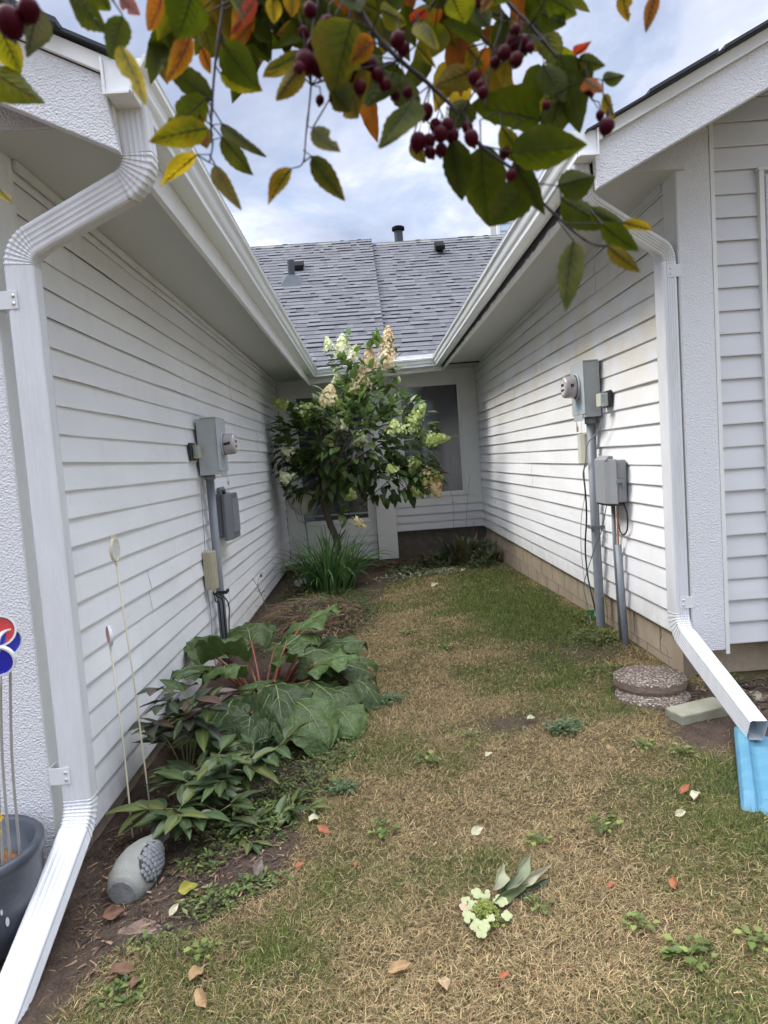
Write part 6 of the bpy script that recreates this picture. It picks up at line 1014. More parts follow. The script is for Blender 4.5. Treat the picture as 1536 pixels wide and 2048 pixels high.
# ---------------------------------------------------------------- compound-leaf plants beside the stakes
M['peony'] = mat('dull_green_leaf', (1, 1, 1), 0.4, spec=0.45, vcattr=True, transl=0.12)
M['stemg'] = mat('green_stem', (0.14, 0.17, 0.05), 0.6, var=0.5, vscale=10, vcol=(0.20, 0.10, 0.04))
def peony(label, base, stems, seed, cols, lsize=(0.13, 0.20), group='peony plants in the left flower bed'):
    q = random.Random(seed); base = V(*base); t_ = thing('peony_plant', label, 'plant', base, group); lb = MB(); sbm = MB()
    for (dx, dy, h) in stems:
        tip = base + V(dx, dy, h); mid = base.lerp(tip, 0.5) + V(dx*-0.15, dy*-0.15, h*0.25); pts = [base*(1-t)**2 + mid*2*t*(1-t) + tip*t*t for t in [i/8 for i in range(9)]]; sbm.tube(pts, 0.005, 6, r1=0.0025)
        for f in (0.55, 0.8, 1.0):
            p = pts[int(f*8)]; a0 = q.uniform(0, 6.28)
            for g_ in range(2):
                a = a0 + g_*2.2 + q.uniform(-.3, .3); pd = V(math.cos(a), math.sin(a), q.uniform(0.0, 0.5)).normalized(); pl_ = p + pd*q.uniform(0.04, 0.08); sbm.tube([p, pl_], 0.0025, 5)
                for k in (-1, 0, 1) if q.random() < 0.8 else (-1, 0, 1, 2):
                    dd = (pd + pd.cross(V(0, 0, 1))*k*0.75 + V(0, 0, q.uniform(-.35, .15))).normalized(); L = q.uniform(*lsize)*(1 if k == 0 else 0.82)
                    c = q.choice(cols); g = q.uniform(0.8, 1.2); lb.cc = tuple(x*g for x in c)
                    leaf(lb, pl_, pl_+dd*L, L*q.uniform(0.32, 0.42), V(q.uniform(-.3, .3), q.uniform(-.3, .3), 1), n=8, m=2, fold=0.4, curl=q.uniform(0.0, 0.3), shape='lance', ph=q.uniform(0, 6), wave=0.12)
    sbm.build('stem', M['stemg'], t_, smooth=True); lb.build('foliage', M['peony'], t_, smooth=True, recalc=False)
DG = [(0.050, 0.078, 0.030), (0.070, 0.100, 0.038), (0.085, 0.105, 0.030)]
PG = [(0.045, 0.06, 0.035), (0.06, 0.06, 0.04), (0.07, 0.10, 0.025), (0.09, 0.05, 0.035)]
peony('peony with purplish drooping upper leaves beside the tall cream stake', (-0.98, 3.20, -0.07), [(-0.06, 0.02, 0.50), (0.04, -0.03, 0.46), (-0.12, -0.06, 0.36), (0.14, 0.0, 0.40), (0.05, 0.1, 0.38)], 3, PG + DG[:1])
peony('dark green peony spreading between the stakes and the rhubarb', (-0.82, 3.02, -0.07), [(0.05, -0.06, 0.26), (0.20, -0.02, 0.24), (0.30, 0.1, 0.22), (-0.08, -0.1, 0.20), (0.12, -0.16, 0.2)], 5, DG)
peony('low dark green peony leaning over the concrete ornament', (-0.82, 2.78, -0.07), [(-0.06, -0.10, 0.16), (0.10, -0.06, 0.13), (-0.03, 0.06, 0.20), (-0.14, -0.02, 0.14)], 8, DG, (0.12, 0.18))
peony('sprawling cut peony stem lying on the bare soil', (-0.66, 2.86, -0.06), [(0.16, -0.16, 0.03), (0.26, -0.02, 0.04), (0.05, -0.2, 0.03)], 9, DG, (0.08, 0.13))
# ---------------------------------------------------------------- strap-leaf clumps
M['strap'] = mat('strap_leaf', (1, 1, 1), 0.45, spec=0.4, vcattr=True, transl=0.25)
def clump(name, label, base, n, L0, L1, spread, width, cols, seed, arch=0.6, cat='plant'):
    q = random.Random(seed); base = V(*base); t_ = thing(name, label, cat, base); b = MB()
    for i in range(n):
        a = q.uniform(0, 6.28); r_ = q.uniform(0, spread*0.35); p0 = base + V(math.cos(a)*r_, math.sin(a)*r_, -0.02); L = q.uniform(L0, L1); out = V(math.cos(a+q.uniform(-.5, .5)), math.sin(a+q.uniform(-.5, .5)), 0)
        lean = q.uniform(0.15, 1.0)*arch; c = q.choice(cols); g = q.uniform(0.7, 1.3); b.cc = tuple(x*g for x in c); w = width*q.uniform(0.7, 1.2); sd_ = out.cross(V(0, 0, 1)); vs = []
        for k in range(8):
            t = k/7; ang_ = lean*(0.35+1.9*t*t); 
            if k == 0: p = p0.copy(); 
            else: p = p + (out*math.sin(min(2.6, ang_)) + V(0, 0, math.cos(min(2.6, ang_))))*(L/7)
            gg = G(p.x, p.y)+0.008
            if p.z < gg: p = V(p.x, p.y, gg)
            ww = w*(1-t**2.5)*0.5+0.0004; vs += [p - sd_*ww, p + V(0, 0, -ww*0.5), p + sd_*ww]
        b.add(vs, [(k*3+j, k*3+j+1, (k+1)*3+j+1, (k+1)*3+j) for k in range(7) for j in range(2)])
    b.build('foliage', M['strap'], t_, smooth=True, recalc=False); return t_
GG = [(0.06, 0.13, 0.035), (0.075, 0.15, 0.04), (0.045, 0.10, 0.035)]
clump('daylily_clump', 'bright green arching daylily clump at the foot of the hydrangea', (-0.56, 7.85, -0.03), 260, 0.40, 0.85, 0.9, 0.027, [(0.075, 0.15, 0.045), (0.10, 0.19, 0.05), (0.05, 0.11, 0.04)], 4, 1.2)
clump('daylily_clump', 'small tuft of thin grassy leaves in front of the rhubarb', (-0.66, 3.30, -0.07), 90, 0.2, 0.34, 0.3, 0.005, [(0.05, 0.10, 0.04), (0.04, 0.08, 0.035)], 6, 0.8)
HC = [(0.09, 0.14, 0.06), (0.20, 0.23, 0.14), (0.12, 0.14, 0.07), (0.16, 0.12, 0.06), (0.11, 0.11, 0.055)]
clump('hosta_clump', 'wilting hosta clump at the back right corner below the window', (1.22, 9.15, 0.0), 130, 0.2, 0.40, 0.85, 0.085, HC, 9, 1.25)
clump('hosta_clump', 'small wilted hosta against the right foundation at the back', (1.42, 8.75, 0.0), 45, 0.16, 0.28, 0.4, 0.08, HC, 10, 1.2)
clump('hosta_clump', 'pale limp hosta leaves lying on the soil left of the wilting clump', (0.85, 9.0, 0.0), 60, 0.12, 0.24, 0.7, 0.05, [(0.10, 0.13, 0.06), (0.18, 0.20, 0.10), (0.07, 0.09, 0.04)], 12, 1.0)
# thin weed stalks
def stalk_weed(label, base, pts_list, seed, leaves=10, col=(0.10, 0.12, 0.05), ls=0.035):
    q = random.Random(seed); t_ = thing('weed', label, 'weed', base); b = MB(); lb = MB()
    for pts in pts_list:
        P_ = [V(*p) for p in pts]; wire(b, P_, 0.0022, 8, 5)
        for i in range(leaves):
            k = q.randrange(1, len(P_)); p = P_[k-1].lerp(P_[k], q.random()); a = q.uniform(0, 6.28); g = q.uniform(0.7, 1.3); lb.cc = tuple(x*g for x in col); d = V(math.cos(a), math.sin(a), q.uniform(-.3, .6))
            leaf(lb, p, p+d*ls*q.uniform(.6, 1.3), ls*0.45, V(0, 0, 1), n=3, m=1)
    b.build('stem', M['stemg'], t_, smooth=True); lb.build('foliage', M['strap'], t_, smooth=True, recalc=False)
stalk_weed('tall thin weed stalks rising from the hosta before the right window', (1.15, 9.3, 0), [[(1.10, 9.3, 0), (1.09, 9.3, 0.4), (1.10, 9.28, 0.8), (1.06, 9.28, 1.05)], [(1.22, 9.3, 0), (1.26, 9.3, 0.4), (1.30, 9.3, 0.8), (1.36, 9.3, 1.15)], [(1.30, 9.2, 0), (1.33, 9.2, 0.3), (1.36, 9.2, 0.55)], [(0.92, 9.2, 0), (0.84, 9.2, 0.22), (0.86, 9.2, 0.42)]], 3, 12)
stalk_weed('lone weed with small yellowing leaves against the left wall behind the rhubarb', (-1.08, 6.3, 0), [[(-1.02, 6.25, -0.03), (-1.05, 6.25, 0.2), (-1.10, 6.2, 0.38), (-1.06, 6.2, 0.50)], [(-1.0, 6.2, -0.03), (-1.07, 6.2, 0.3), (-1.14, 6.2, 0.46)]], 4, 6, (0.16, 0.15, 0.05), 0.06)
stalk_weed('leafy weed growing around the foot of the right conduit', (1.5, 4.75, 0.1), [[(1.50, 4.7, 0.1), (1.48, 4.68, 0.25), (1.45, 4.66, 0.32)], [(1.55, 4.62, 0.1), (1.56, 4.6, 0.3), (1.54, 4.58, 0.42)], [(1.40, 4.75, 0.1), (1.36, 4.72, 0.2)], [(1.52, 4.5, 0.1), (1.50, 4.46, 0.22)]], 5, 26, (0.16, 0.19, 0.04), 0.03)
# cut stump stick beside the hydrangea trunk
b = MB(); b.tube([(-0.66, 9.0, -0.1), (-0.66, 9.0, 0.15), (-0.64, 9.0, 0.32), (-0.68, 9.0, 0.48)], [0.030, 0.027, 0.024, 0.021], 10); b.tube([(-0.65, 9.0, 0.28), (-0.61, 8.98, 0.33)], 0.012, 7, r1=0.006)
tag(b.build('dead_stump', M['bark'], None, base=(-0.66, 9.0, 0), smooth=True), 'short dead stub standing beside the hydrangea trunk', 'stump')
# planter basket on a green pole
M['basket'] = mat('weathered_basket', (0.52, 0.48, 0.40), 0.9, var=0.5, vscale=10, vcol=(0.32, 0.29, 0.24), bump=0.5, bscale=60)
M['greenpole'] = mat('green_coated_wire', (0.02, 0.20, 0.13), 0.5)
bk = thing('basket_planter', 'weathered ribbed bowl planter on a thin green pole at the back left', 'planter', (-0.88, 8.95, -0.05))
b = MB(); seg = 48; vs = []; prof = [(0.225, 0.30), (0.235, 0.285), (0.225, 0.27), (0.205, 0.20), (0.16, 0.10), (0.09, 0.03), (0.07, 0.0)]; c0 = V(-0.90, 8.95, 0.81)
for r_, h in prof:
    for k in range(seg):
        a = 2*math.pi*k/seg; rr = r_*(1+0.035*math.sin((a*11)+h*14)); vs.append((c0.x+rr*math.cos(a), c0.y+rr*math.sin(a), c0.z+h))
n_ = len(prof); b.add(vs, [(i*seg+k, i*seg+(k+1) % seg, (i+1)*seg+(k+1) % seg, (i+1)*seg+k) for i in range(n_-1) for k in range(seg)] + [tuple((n_-1)*seg+k for k in range(seg)), tuple(range(seg))])
b.build('bowl', M['basket'], bk, smooth=True)
b = MB(); b.tube([(-0.86, 8.95, -0.2), (-0.875, 8.95, 0.4), (-0.90, 8.95, 0.82)], 0.008, 8)
for k in range(3):
    a = k*2.1+0.4; b.tube([(-0.89, 8.95, 0.68), (-0.9+0.12*math.cos(a), 8.95+0.12*math.sin(a), 0.74), (-0.9+0.23*math.cos(a), 8.95+0.23*math.sin(a), 1.06)], 0.004, 6)
b.build('pole', M['greenpole'], bk, smooth=True)
M['clay'] = mat('dark_red_clay', (0.13, 0.04, 0.025), 0.8, var=0.5, vscale=9)
b = MB(); b.lathe((-1.08, 9.1, -0.05), (0, 0, 1), [(0.10, 0), (0.13, 0.13), (0.145, 0.135), (0.145, 0.17), (0.125, 0.17), (0.115, 0.08)], 24); tag(b.build('flower_pot', M['clay'], None, base=(-1.08, 9.1, -0.05)), 'dark red clay pot in the back left corner', 'flower pot')
# yellow flower in the near planter
b = MB(); fl_ = thing('flower', 'small yellow flower growing at the rim of the dark planter', 'flower', (-1.20, 2.02, 0.28))
b.tube([(-1.26, 2.09, 0.19), (-1.235, 2.06, 0.30), (-1.215, 2.05, 0.44)], 0.003, 6); b.build('stem', M['stemg'], fl_)
b = MB()
for (cx, cz) in ((-1.212, 0.445), (-1.222, 0.40)):
    for k in range(6):
        a = k*1.05; c = V(cx, 2.045, cz); d = V(math.cos(a), -0.35, math.sin(a)); leaf(b, c, c+d*0.017, 0.011, V(0, -1, 0), n=3, m=1)
M['yellow'] = mat('yellow_petal', (0.75, 0.50, 0.02), 0.6, transl=0.3); b.build('petal', M['yellow'], fl_)

# ---------------------------------------------------------------- dead stalk heap, litter
M['dry'] = mat('dry_stalks', (1, 1, 1), 0.85, vcattr=True)
def drymess(name, label, region, n, L0, L1, w, cols, seed, height=0.1, kind='stuff', mt='dry'):
    q = random.Random(seed); b = MB(); cx, cy, rx, ry, rot = region
    for i in range(n):
        a = q.uniform(0, 6.28); r_ = math.sqrt(q.random()); x = r_*math.cos(a)*rx; y = r_*math.sin(a)*ry; px = cx + x*math.cos(rot)-y*math.sin(rot); py = cy + x*math.sin(rot)+y*math.cos(rot)
        z = G(px, py) + height*(1-r_*r_)*q.random()+0.004; p = V(px, py, z); aa = q.uniform(0, 6.28); L = q.uniform(L0, L1); c = q.choice(cols); g = q.uniform(0.6, 1.4); b.cc = tuple(v*g for v in c)
        d = V(math.cos(aa), math.sin(aa), q.uniform(-.25, .45)); s_ = d.cross(V(0, 0, 1)).normalized(); ww = w*q.uniform(0.5, 1.5); bend = V(q.uniform(-.4, .4), q.uniform(-.4, .4), -0.25)
        vs = []
        for k in range(5):
            t = k/4; pp = p + d*L*t + bend*L*t*t; gg = G(pp.x, pp.y)+0.003; pp.z = max(pp.z, gg); vs += [pp - s_*ww*(1-t*0.6), pp + s_*ww*(1-t*0.6) + V(0, 0, ww*0.5)]
        b.add(vs, [(k*2, k*2+1, k*2+3, k*2+2) for k in range(4)])
    o = b.build(name, M[mt], None, recalc=False); o['kind'] = kind
    if label: o['label'] = label
    return o
drymess('dead_stalks', 'heap of dead brown stalks and leaves behind the rhubarb', (-0.62, 6.35, 0.52, 0.95, 0.1), 2600, 0.06, 0.24, 0.0034, [(0.24, 0.11, 0.06), (0.15, 0.075, 0.045), (0.26, 0.17, 0.10), (0.07, 0.045, 0.03), (0.10, 0.13, 0.04), (0.04, 0.028, 0.02)], 3, 0.22)
drymess('dead_leaves', 'litter of dead leaves on the soil along the back wall', (0.7, 9.15, 0.8, 0.5, 0), 1200, 0.02, 0.07, 0.012, [(0.12, 0.07, 0.04), (0.08, 0.05, 0.03), (0.17, 0.11, 0.06), (0.05, 0.04, 0.02)], 4, 0.05)
drymess('leaf_litter', 'small dead leaf and twig litter on the bare soil of the left bed', (-0.8, 2.75, 0.42, 0.95, 0.1), 2600, 0.008, 0.04, 0.0032, [(0.16, 0.10, 0.06), (0.10, 0.06, 0.04), (0.08, 0.05, 0.035), (0.24, 0.15, 0.09), (0.04, 0.03, 0.02)], 5, 0.015)
drymess('mulch', 'dark mulch along the right house foundation', (2.1, 3.3, 0.6, 0.22, 0), 600, 0.015, 0.05, 0.006, [(0.06, 0.04, 0.025), (0.12, 0.08, 0.05), (0.03, 0.02, 0.015)], 6, 0.02)
# ferny weeds (nobody could count them) in the left bed and along the right wall
M['weedm'] = mat('small_weed_leaf', (1, 1, 1), 0.6, vcattr=True, transl=0.25)
def groundcover(name, label, spots, seed, cols, s0=0.010, s1=0.032, dens=1.0, hh=1.0):
    q = random.Random(seed); b = MB()
    for (cx, cy, rx, ry, n, h) in spots:
        for i in range(int(n*dens)):
            a = q.uniform(0, 6.28); r_ = math.sqrt(q.random())*q.uniform(0.6, 1.1); x = cx + r_*rx*math.cos(a); y = cy + r_*ry*math.sin(a); p = V(x, y, G(x, y)+q.random()*h*hh*(1.1-min(1, r_))+0.006); aa = q.uniform(0, 6.28); L = q.uniform(s0, s1)
            c = q.choice(cols); g = q.uniform(0.65, 1.35); b.cc = tuple(v*g for v in c); d = V(math.cos(aa), math.sin(aa), q.uniform(-.2, .7)); leaf(b, p, p+d*L, L*0.6, V(0, 0, 1), n=2, m=1, fold=0.3)
    o = b.build(name, M['weedm'], None, recalc=False); o['kind'] = 'stuff'; o['label'] = label
WC = [(0.08, 0.12, 0.025), (0.12, 0.16, 0.035), (0.055, 0.085, 0.02), (0.16, 0.19, 0.05)]
groundcover('creeping_weeds', 'low green weeds creeping through the left bed and its edge', [(-0.62, 2.80, .28, .22, 900, .07), (-0.40, 3.05, .22, .2, 500, .05), (-0.30, 3.4, .18, .25, 500, .04), (-0.66, 2.28, .14, .10, 260, .03), (-0.80, 2.12, .12, .08, 130, .02), (-0.5, 2.35, .14, .07, 160, .02), (-0.85, 1.9, .1, .1, 110, .03), (-0.2, 6.5, .3, .5, 500, .05), (-0.3, 7.2, .3, .4, 500, .06), (-0.9, 5.6, .3, .4, 700, .12), (-0.35, 6.6, .35, .7, 900, .14), (-0.65, 6.4, .5, .9, 1500, .30), (-0.25, 5.9, .3, .4, 500, .10), (-0.55, 5.4, .35, .3, 500, .12), (-0.4, 7.3, .5, .4, 900, .12), (-0.95, 7.5, .25, .5, 500, .2), (-0.75, 2.55, .12, .12, 160, .03), (-0.62, 3.35, .2, .2, 500, .08)], 3, WC)
groundcover('reddish_weeds', 'reddish brown small dead leaves among the heap of dead stalks', [(-0.62, 6.3, .5, .9, 1000, .24), (-0.3, 6.0, .3, .5, 400, .1)], 13, [(0.16, 0.09, 0.05), (0.11, 0.065, 0.04), (0.22, 0.15, 0.08), (0.10, 0.11, 0.04)], 0.015, 0.045)
groundcover('window_weeds', 'low green leaves on the soil below the right back window', [(0.85, 9.0, .5, .3, 500, .10), (1.35, 8.7, .2, .5, 350, .14), (0.4, 8.6, .4, .25, 250, .05)], 14, [(0.07, 0.11, 0.04), (0.12, 0.16, 0.06), (0.20, 0.22, 0.12)], 0.03, 0.08)
groundcover('wall_weeds', 'green weeds growing along the foot of the right wall', [(1.42, 4.5, .22, .22, 700, .09), (1.5, 5.0, .1, .5, 300, .07), (1.52, 6.3, .08, 1.0, 400, .05), (1.3, 3.85, .15, .15, 320, .05), (1.5, 7.8, .1, .7, 250, .05)], 4, WC + [(0.17, 0.17, 0.04)])
groundcover('leaf_scraps', 'pale green scraps of leaves scattered at the back of the lawn', [(0.75, 8.3, .35, .22, 260, .05), (0.2, 8.2, .4, .3, 120, .03)], 6, [(0.30, 0.33, 0.18), (0.16, 0.20, 0.09), (0.45, 0.45, 0.30)], 0.02, 0.06)

# ---------------------------------------------------------------- broadleaf weeds in the lawn (individual)
def make_weed(seed, n, s, cols, lf_=1.0):
    q = random.Random(seed); t_ = thing('lawn_weed', 'x', 'weed', (0, 0, 0), 'broadleaf weeds in the lawn'); b = MB()
    for i in range(n):
        a = q.uniform(0, 6.28); r_ = q.uniform(0.0, s*0.8); p0 = V(math.cos(a)*r_*0.3, math.sin(a)*r_*0.3, 0.004); p = V(math.cos(a)*r_, math.sin(a)*r_, q.uniform(0.008, 0.03)); L = s*q.uniform(0.3, 0.55)*lf_; g = q.uniform(0.7, 1.25); c = q.choice(cols); b.cc = tuple(v*g for v in c)
        aa = a + q.uniform(-.8, .8); leaf(b, p, p+V(math.cos(aa), math.sin(aa), q.uniform(-.15, .5))*L, L*q.uniform(.55, .85), V(0, 0, 1), n=5, m=2, fold=0.3, curl=0.15, wave=0.2, ph=a)
        b.tube([p0, p], 0.0009, 4)
    b.build('foliage', M['weedm'], t_, smooth=True, recalc=False); return t_
def dup(root, loc, rz, sc, label):
    r = root.copy(); COL.objects.link(r); r.location = loc; r.rotation_euler = (0, 0, rz); r.scale = (sc*0.9,)*3; r['label'] = label
    for ch in list(root.children): c = ch.copy(); COL.objects.link(c); c.parent = r
    return r
BC = [(0.14, 0.19, 0.035), (0.21, 0.26, 0.06), (0.10, 0.14, 0.03)]
wA = make_weed(1, 26, 0.075, BC); wB = make_weed(2, 16, 0.06, BC); wC = make_weed(3, 150, 0.10, [(0.08, 0.13, 0.05), (0.12, 0.17, 0.07)], 0.42)
WS = [(0, 0.76, 1.71, 1.0, 'bright green weed patch nearest the lower right corner of the lawn'), (1, 0.95, 1.72, 1.0, 'small bright weed beside the patch in the lower right corner'), (1, 0.68, 1.84, 0.9, 'small weed just behind the bright patch at lower right'),
 (0, 0.74, 2.32, 0.9, 'green weed in mid lawn between the cut flower and the blue splash block'), (0, 0.17, 3.06, 1.0, 'dark green rosette weed in the dry grass in front of the rhubarb edge'), (1, 0.40, 3.25, 1.0, 'small weed to the right of the rosette weed in the dry grass'),
 (0, -0.05, 2.55, 1.0, 'weed beside the bare soil in the left part of the lawn'), (1, 0.50, 2.30, 0.9, 'small weed up the lawn from the cut flower leaves'), (2, 0.83, 3.16, 1.2, 'large grey green weed mat in front of the mossy paver'), (1, 1.10, 2.86, 1.0, 'small weed at the left of the flagstones'),
 (1, 1.22, 2.75, 1.1, 'leafy weed touching the blue splash block'), (0, 0.42, 1.98, 0.7, 'thin weed right of the cut flower head'), (2, 0.02, 3.95, 1.2, 'low weed mat close to the rhubarb leaf tips'), (0, 0.2, 5.4, 1.2, 'weed in the middle distance of the lawn'), (1, 0.45, 4.8, 1.2, 'pale weed in the lawn level with the right meter'),
 (2, -0.22, 2.95, 1.0, 'weed mat at the edge of the left flower bed'), (1, -0.62, 2.02, 1.0, 'small leafy weed at the soil edge below the ornament'), (1, 0.30, 1.93, 0.5, 'tiny weed touching the stem of the cut flower')]
for i, (k, x, y, s, lb) in enumerate(WS): dup((wA, wB, wC)[k], (x, y, G(x, y)+0.01), i*1.3, s, lb)
for w_ in (wA, wB, wC):
    for ch in list(w_.children): bpy.data.objects.remove(ch)
    bpy.data.objects.remove(w_)

# ---------------------------------------------------------------- fallen leaves
FL = [('tan', -0.017, 1.81, 0.07, 20, 'curled brown leaf near the bottom edge, left of the tan one'), ('tan2', 0.098, 1.73, 0.065, 100, 'pale tan leaf standing in the grass near the bottom edge'), ('cream', -0.33, 2.72, 0.06, 40, 'cream fallen leaf at the edge of the left bed'), ('rust', -0.29, 2.62, 0.055, 150, 'rusty orange leaf beside the cream one at the bed edge'),
 ('rust', -0.36, 2.40, 0.04, 10, 'small orange leaf on the soil right of the ornament'), ('grey', -0.52, 2.42, 0.07, 80, 'grey brown leaf on the bare soil right of the ornament'), ('tan', -0.62, 1.93, 0.06, 60, 'tan leaf lying on the lawn below the left bed'), ('brown', -0.86, 1.98, 0.08, 10, 'large brown leaf on dark soil beside the kicked out downspout'), ('brown', -0.80, 1.93, 0.05, 70, 'brown leaf at the soil edge near the lower left corner'),
 ('tan', -0.58, 1.83, 0.07, 120, 'tan curled leaf on the grass at lower left'), ('cream', 0.72, 3.33, 0.05, 20, 'cream scrap of leaf on dry grass before the paver'), ('cream', 0.45, 3.02, 0.045, 30, 'cream petal scrap in the dry grass left of the lawn centre'), ('cream', 1.12, 2.42, 0.065, 50, 'cream crumpled leaf on the lawn below the blue splash block'), ('rust', 1.10, 2.47, 0.05, 20, 'rusty leaf lying behind the cream crumpled one'),
 ('cream', 0.30, 2.42, 0.05, 20, 'cream yellow scrap in the middle of the near lawn'), ('rust', 0.66, 2.02, 0.03, 20, 'small red leaf in the lawn right of the cut flower'), ('rust', 0.84, 1.98, 0.04, 70, 'small orange leaf in the lawn toward the right edge'), ('rust', 0.26, 1.72, 0.03, 20, 'tiny red leaf close to the bottom edge of the lawn'), ('yel', -0.76, 2.36, 0.07, 20, 'yellow green leaf at the lower end of the ornament'),
 ('brown', -0.72, 2.33, 0.06, 140, 'crumpled brown leaf right beside the ornament'), ('cream', -0.78, 2.25, 0.045, 60, 'cream leaf scrap on the soil below the ornament'), ('cream', 0.62, 7.4, 0.10, 30, 'pale green leaf on the back part of the lawn'), ('cream', 1.05, 8.2, 0.08, 30, 'pale leaf by the hosta at the back of the lawn'), ('brown', -1.0, 2.28, 0.07, 30, 'dark brown leaf under the left downspout bend'),
 ('tan', 0.95, 2.88, 0.04, 80, 'small tan leaf left of the flagstones'), ('rust', -0.15, 2.35, 0.03, 80, 'small rusty leaf in dry grass at left'), ('cream', 1.02, 2.33, 0.045, 10, 'small cream petal left of the cream crumpled leaf')]
LC = {'tan': (0.42, 0.27, 0.13), 'tan2': (0.55, 0.40, 0.24), 'cream': (0.60, 0.56, 0.36), 'rust': (0.42, 0.14, 0.06), 'grey': (0.22, 0.17, 0.14), 'brown': (0.20, 0.10, 0.055), 'yel': (0.33, 0.30, 0.04)}
for k_, c in LC.items(): M['fl_'+k_] = mat('fallen_leaf_'+k_, c, 0.7, var=0.7, vscale=50, vcol=tuple(x*0.55 for x in c), transl=0.15)
for i, (k_, x, y, L, rz_, lb) in enumerate(FL):
    q = random.Random(i+90); a = R(rz_); z = G(x, y)+0.022; b = MB(); d = V(math.cos(a), math.sin(a), q.uniform(-.1, .35))*L
    leaf(b, V(x, y, z)-d*0.5, V(x, y, z)+d*0.5, L*q.uniform(.5, .7), V(q.uniform(-.5, .5), q.uniform(-.8, 0), 1), n=8, m=3, fold=q.uniform(0.4, 1.0), curl=q.uniform(-.3, .3), wave=0.35, ph=q.uniform(0, 6))
    tag(b.build('fallen_leaf', M['fl_'+k_], None, base=(x, y, z), smooth=True, recalc=False), lb, 'leaf', 'fallen leaves on lawn and soil')

# ---------------------------------------------------------------- cut hydrangea flower on the lawn
cf = thing('cut_flower', 'cut pale green hydrangea flower head with wilted leaves lying on the near lawn', 'flower', (0.25, 1.95, 0.02))
zf = G(0.24, 1.95)+0.022; q = random.Random(77)
b = MB()
for i in range(420):
    a = q.uniform(0, 6.28); r_ = 0.052*math.sqrt(q.random()); x = 0.25+r_*math.cos(a)*0.85; y = 1.955+r_*math.sin(a)*1.2; z = zf + 0.035*(1-(r_/0.055)**2) + q.uniform(-.006, .01); g = q.uniform(0.7, 1.3); b.cc = (0.36*g, 0.42*g, 0.10*g)
    s_ = 0.0026; b.add([(x-s_, y, z), (x, y-s_, z), (x+s_, y, z), (x, y+s_, z), (x, y, z+s_), (x, y, z-s_)], [(0,1,4),(1,2,4),(2,3,4),(3,0,4),(1,0,5),(2,1,5),(3,2,5),(0,3,5)])
    if i % 5 == 0: b.tube([(0.25, 1.97, zf-0.01), (x, y, z)], 0.0007, 4)
b.build('bud_cluster', M['flor'], cf, recalc=False)
for i, (x, y, s_) in enumerate(((0.20, 2.01, .016), (0.215, 1.985, .017), (0.24, 2.035, .019), (0.265, 2.03, .015), (0.305, 2.005, .020), (0.31, 1.985, .016), (0.20, 1.925, .018), (0.215, 1.90, .020), (0.235, 1.885, .018), (0.225, 1.865, .017), (0.31, 1.925, .015), (0.26, 1.91, .013), (0.195, 1.955, .014), (0.19, 1.985, .014))):
    b = MB(); b.cc = (0.50, 0.53, 0.28) if i != 13 else (0.6, 0.42, 0.32); c = V(x, y, zf+0.022+q.uniform(-.008, .01)); n_ = V(q.uniform(-.4, .4), q.uniform(-.7, -.1), 1).normalized(); a_ = n_.orthogonal().normalized(); c_ = n_.cross(a_)
    for k in range(4 if i % 3 else 3):
        w = k*1.57+i; u = a_*math.cos(w)+c_*math.sin(w); leaf(b, c, c+u*s_*1.1+n_*0.002, s_*1.15, n_, n=8, m=3, fold=-0.25, curl=0.15, shape='round', wave=0.15, ph=k)
    b.build('petal', M['flor'], cf, smooth=True, recalc=False)
for i, (p0, p1, w, col) in enumerate((((0.30, 2.03, 0), (0.43, 2.14, 0.03), .045, (0.055, 0.075, 0.04)), ((0.33, 2.05, 0.01), (0.455, 2.19, 0.05), .05, (0.28, 0.30, 0.18)), ((0.29, 2.05, 0.02), (0.345, 2.14, 0.05), .05, (0.42, 0.42, 0.26)), ((0.36, 2.08, 0), (0.50, 2.145, 0.03), .035, (0.45, 0.43, 0.28)), ((0.28, 2.0, 0.01), (0.40, 2.07, 0.02), .04, (0.12, 0.15, 0.06)), ((0.35, 2.03, 0), (0.47, 2.10, 0.015), .035, (0.04, 0.055, 0.03)))):
    b = MB(); b.cc = col; leaf(b, V(p0[0], p0[1], zf+p0[2]), V(p1[0], p1[1], zf+p1[2]), w*0.85, V(0.2+0.15*i, -0.6, 0.5), n=12, m=3, fold=1.3, curl=0.12-0.06*i, wave=0.7, ph=i, shape='ovate'); b.build('leaf', M['strap'], cf, smooth=True, recalc=False)
b = MB(); b.tube([(0.25, 1.97, zf), (0.30, 2.03, zf), (0.38, 2.09, zf-0.01)], 0.003, 6); b.tube([(0.24, 2.0, zf), (0.17, 2.02, zf+0.012)], 0.0016, 5); b.build('stem', M['stemg'], cf)

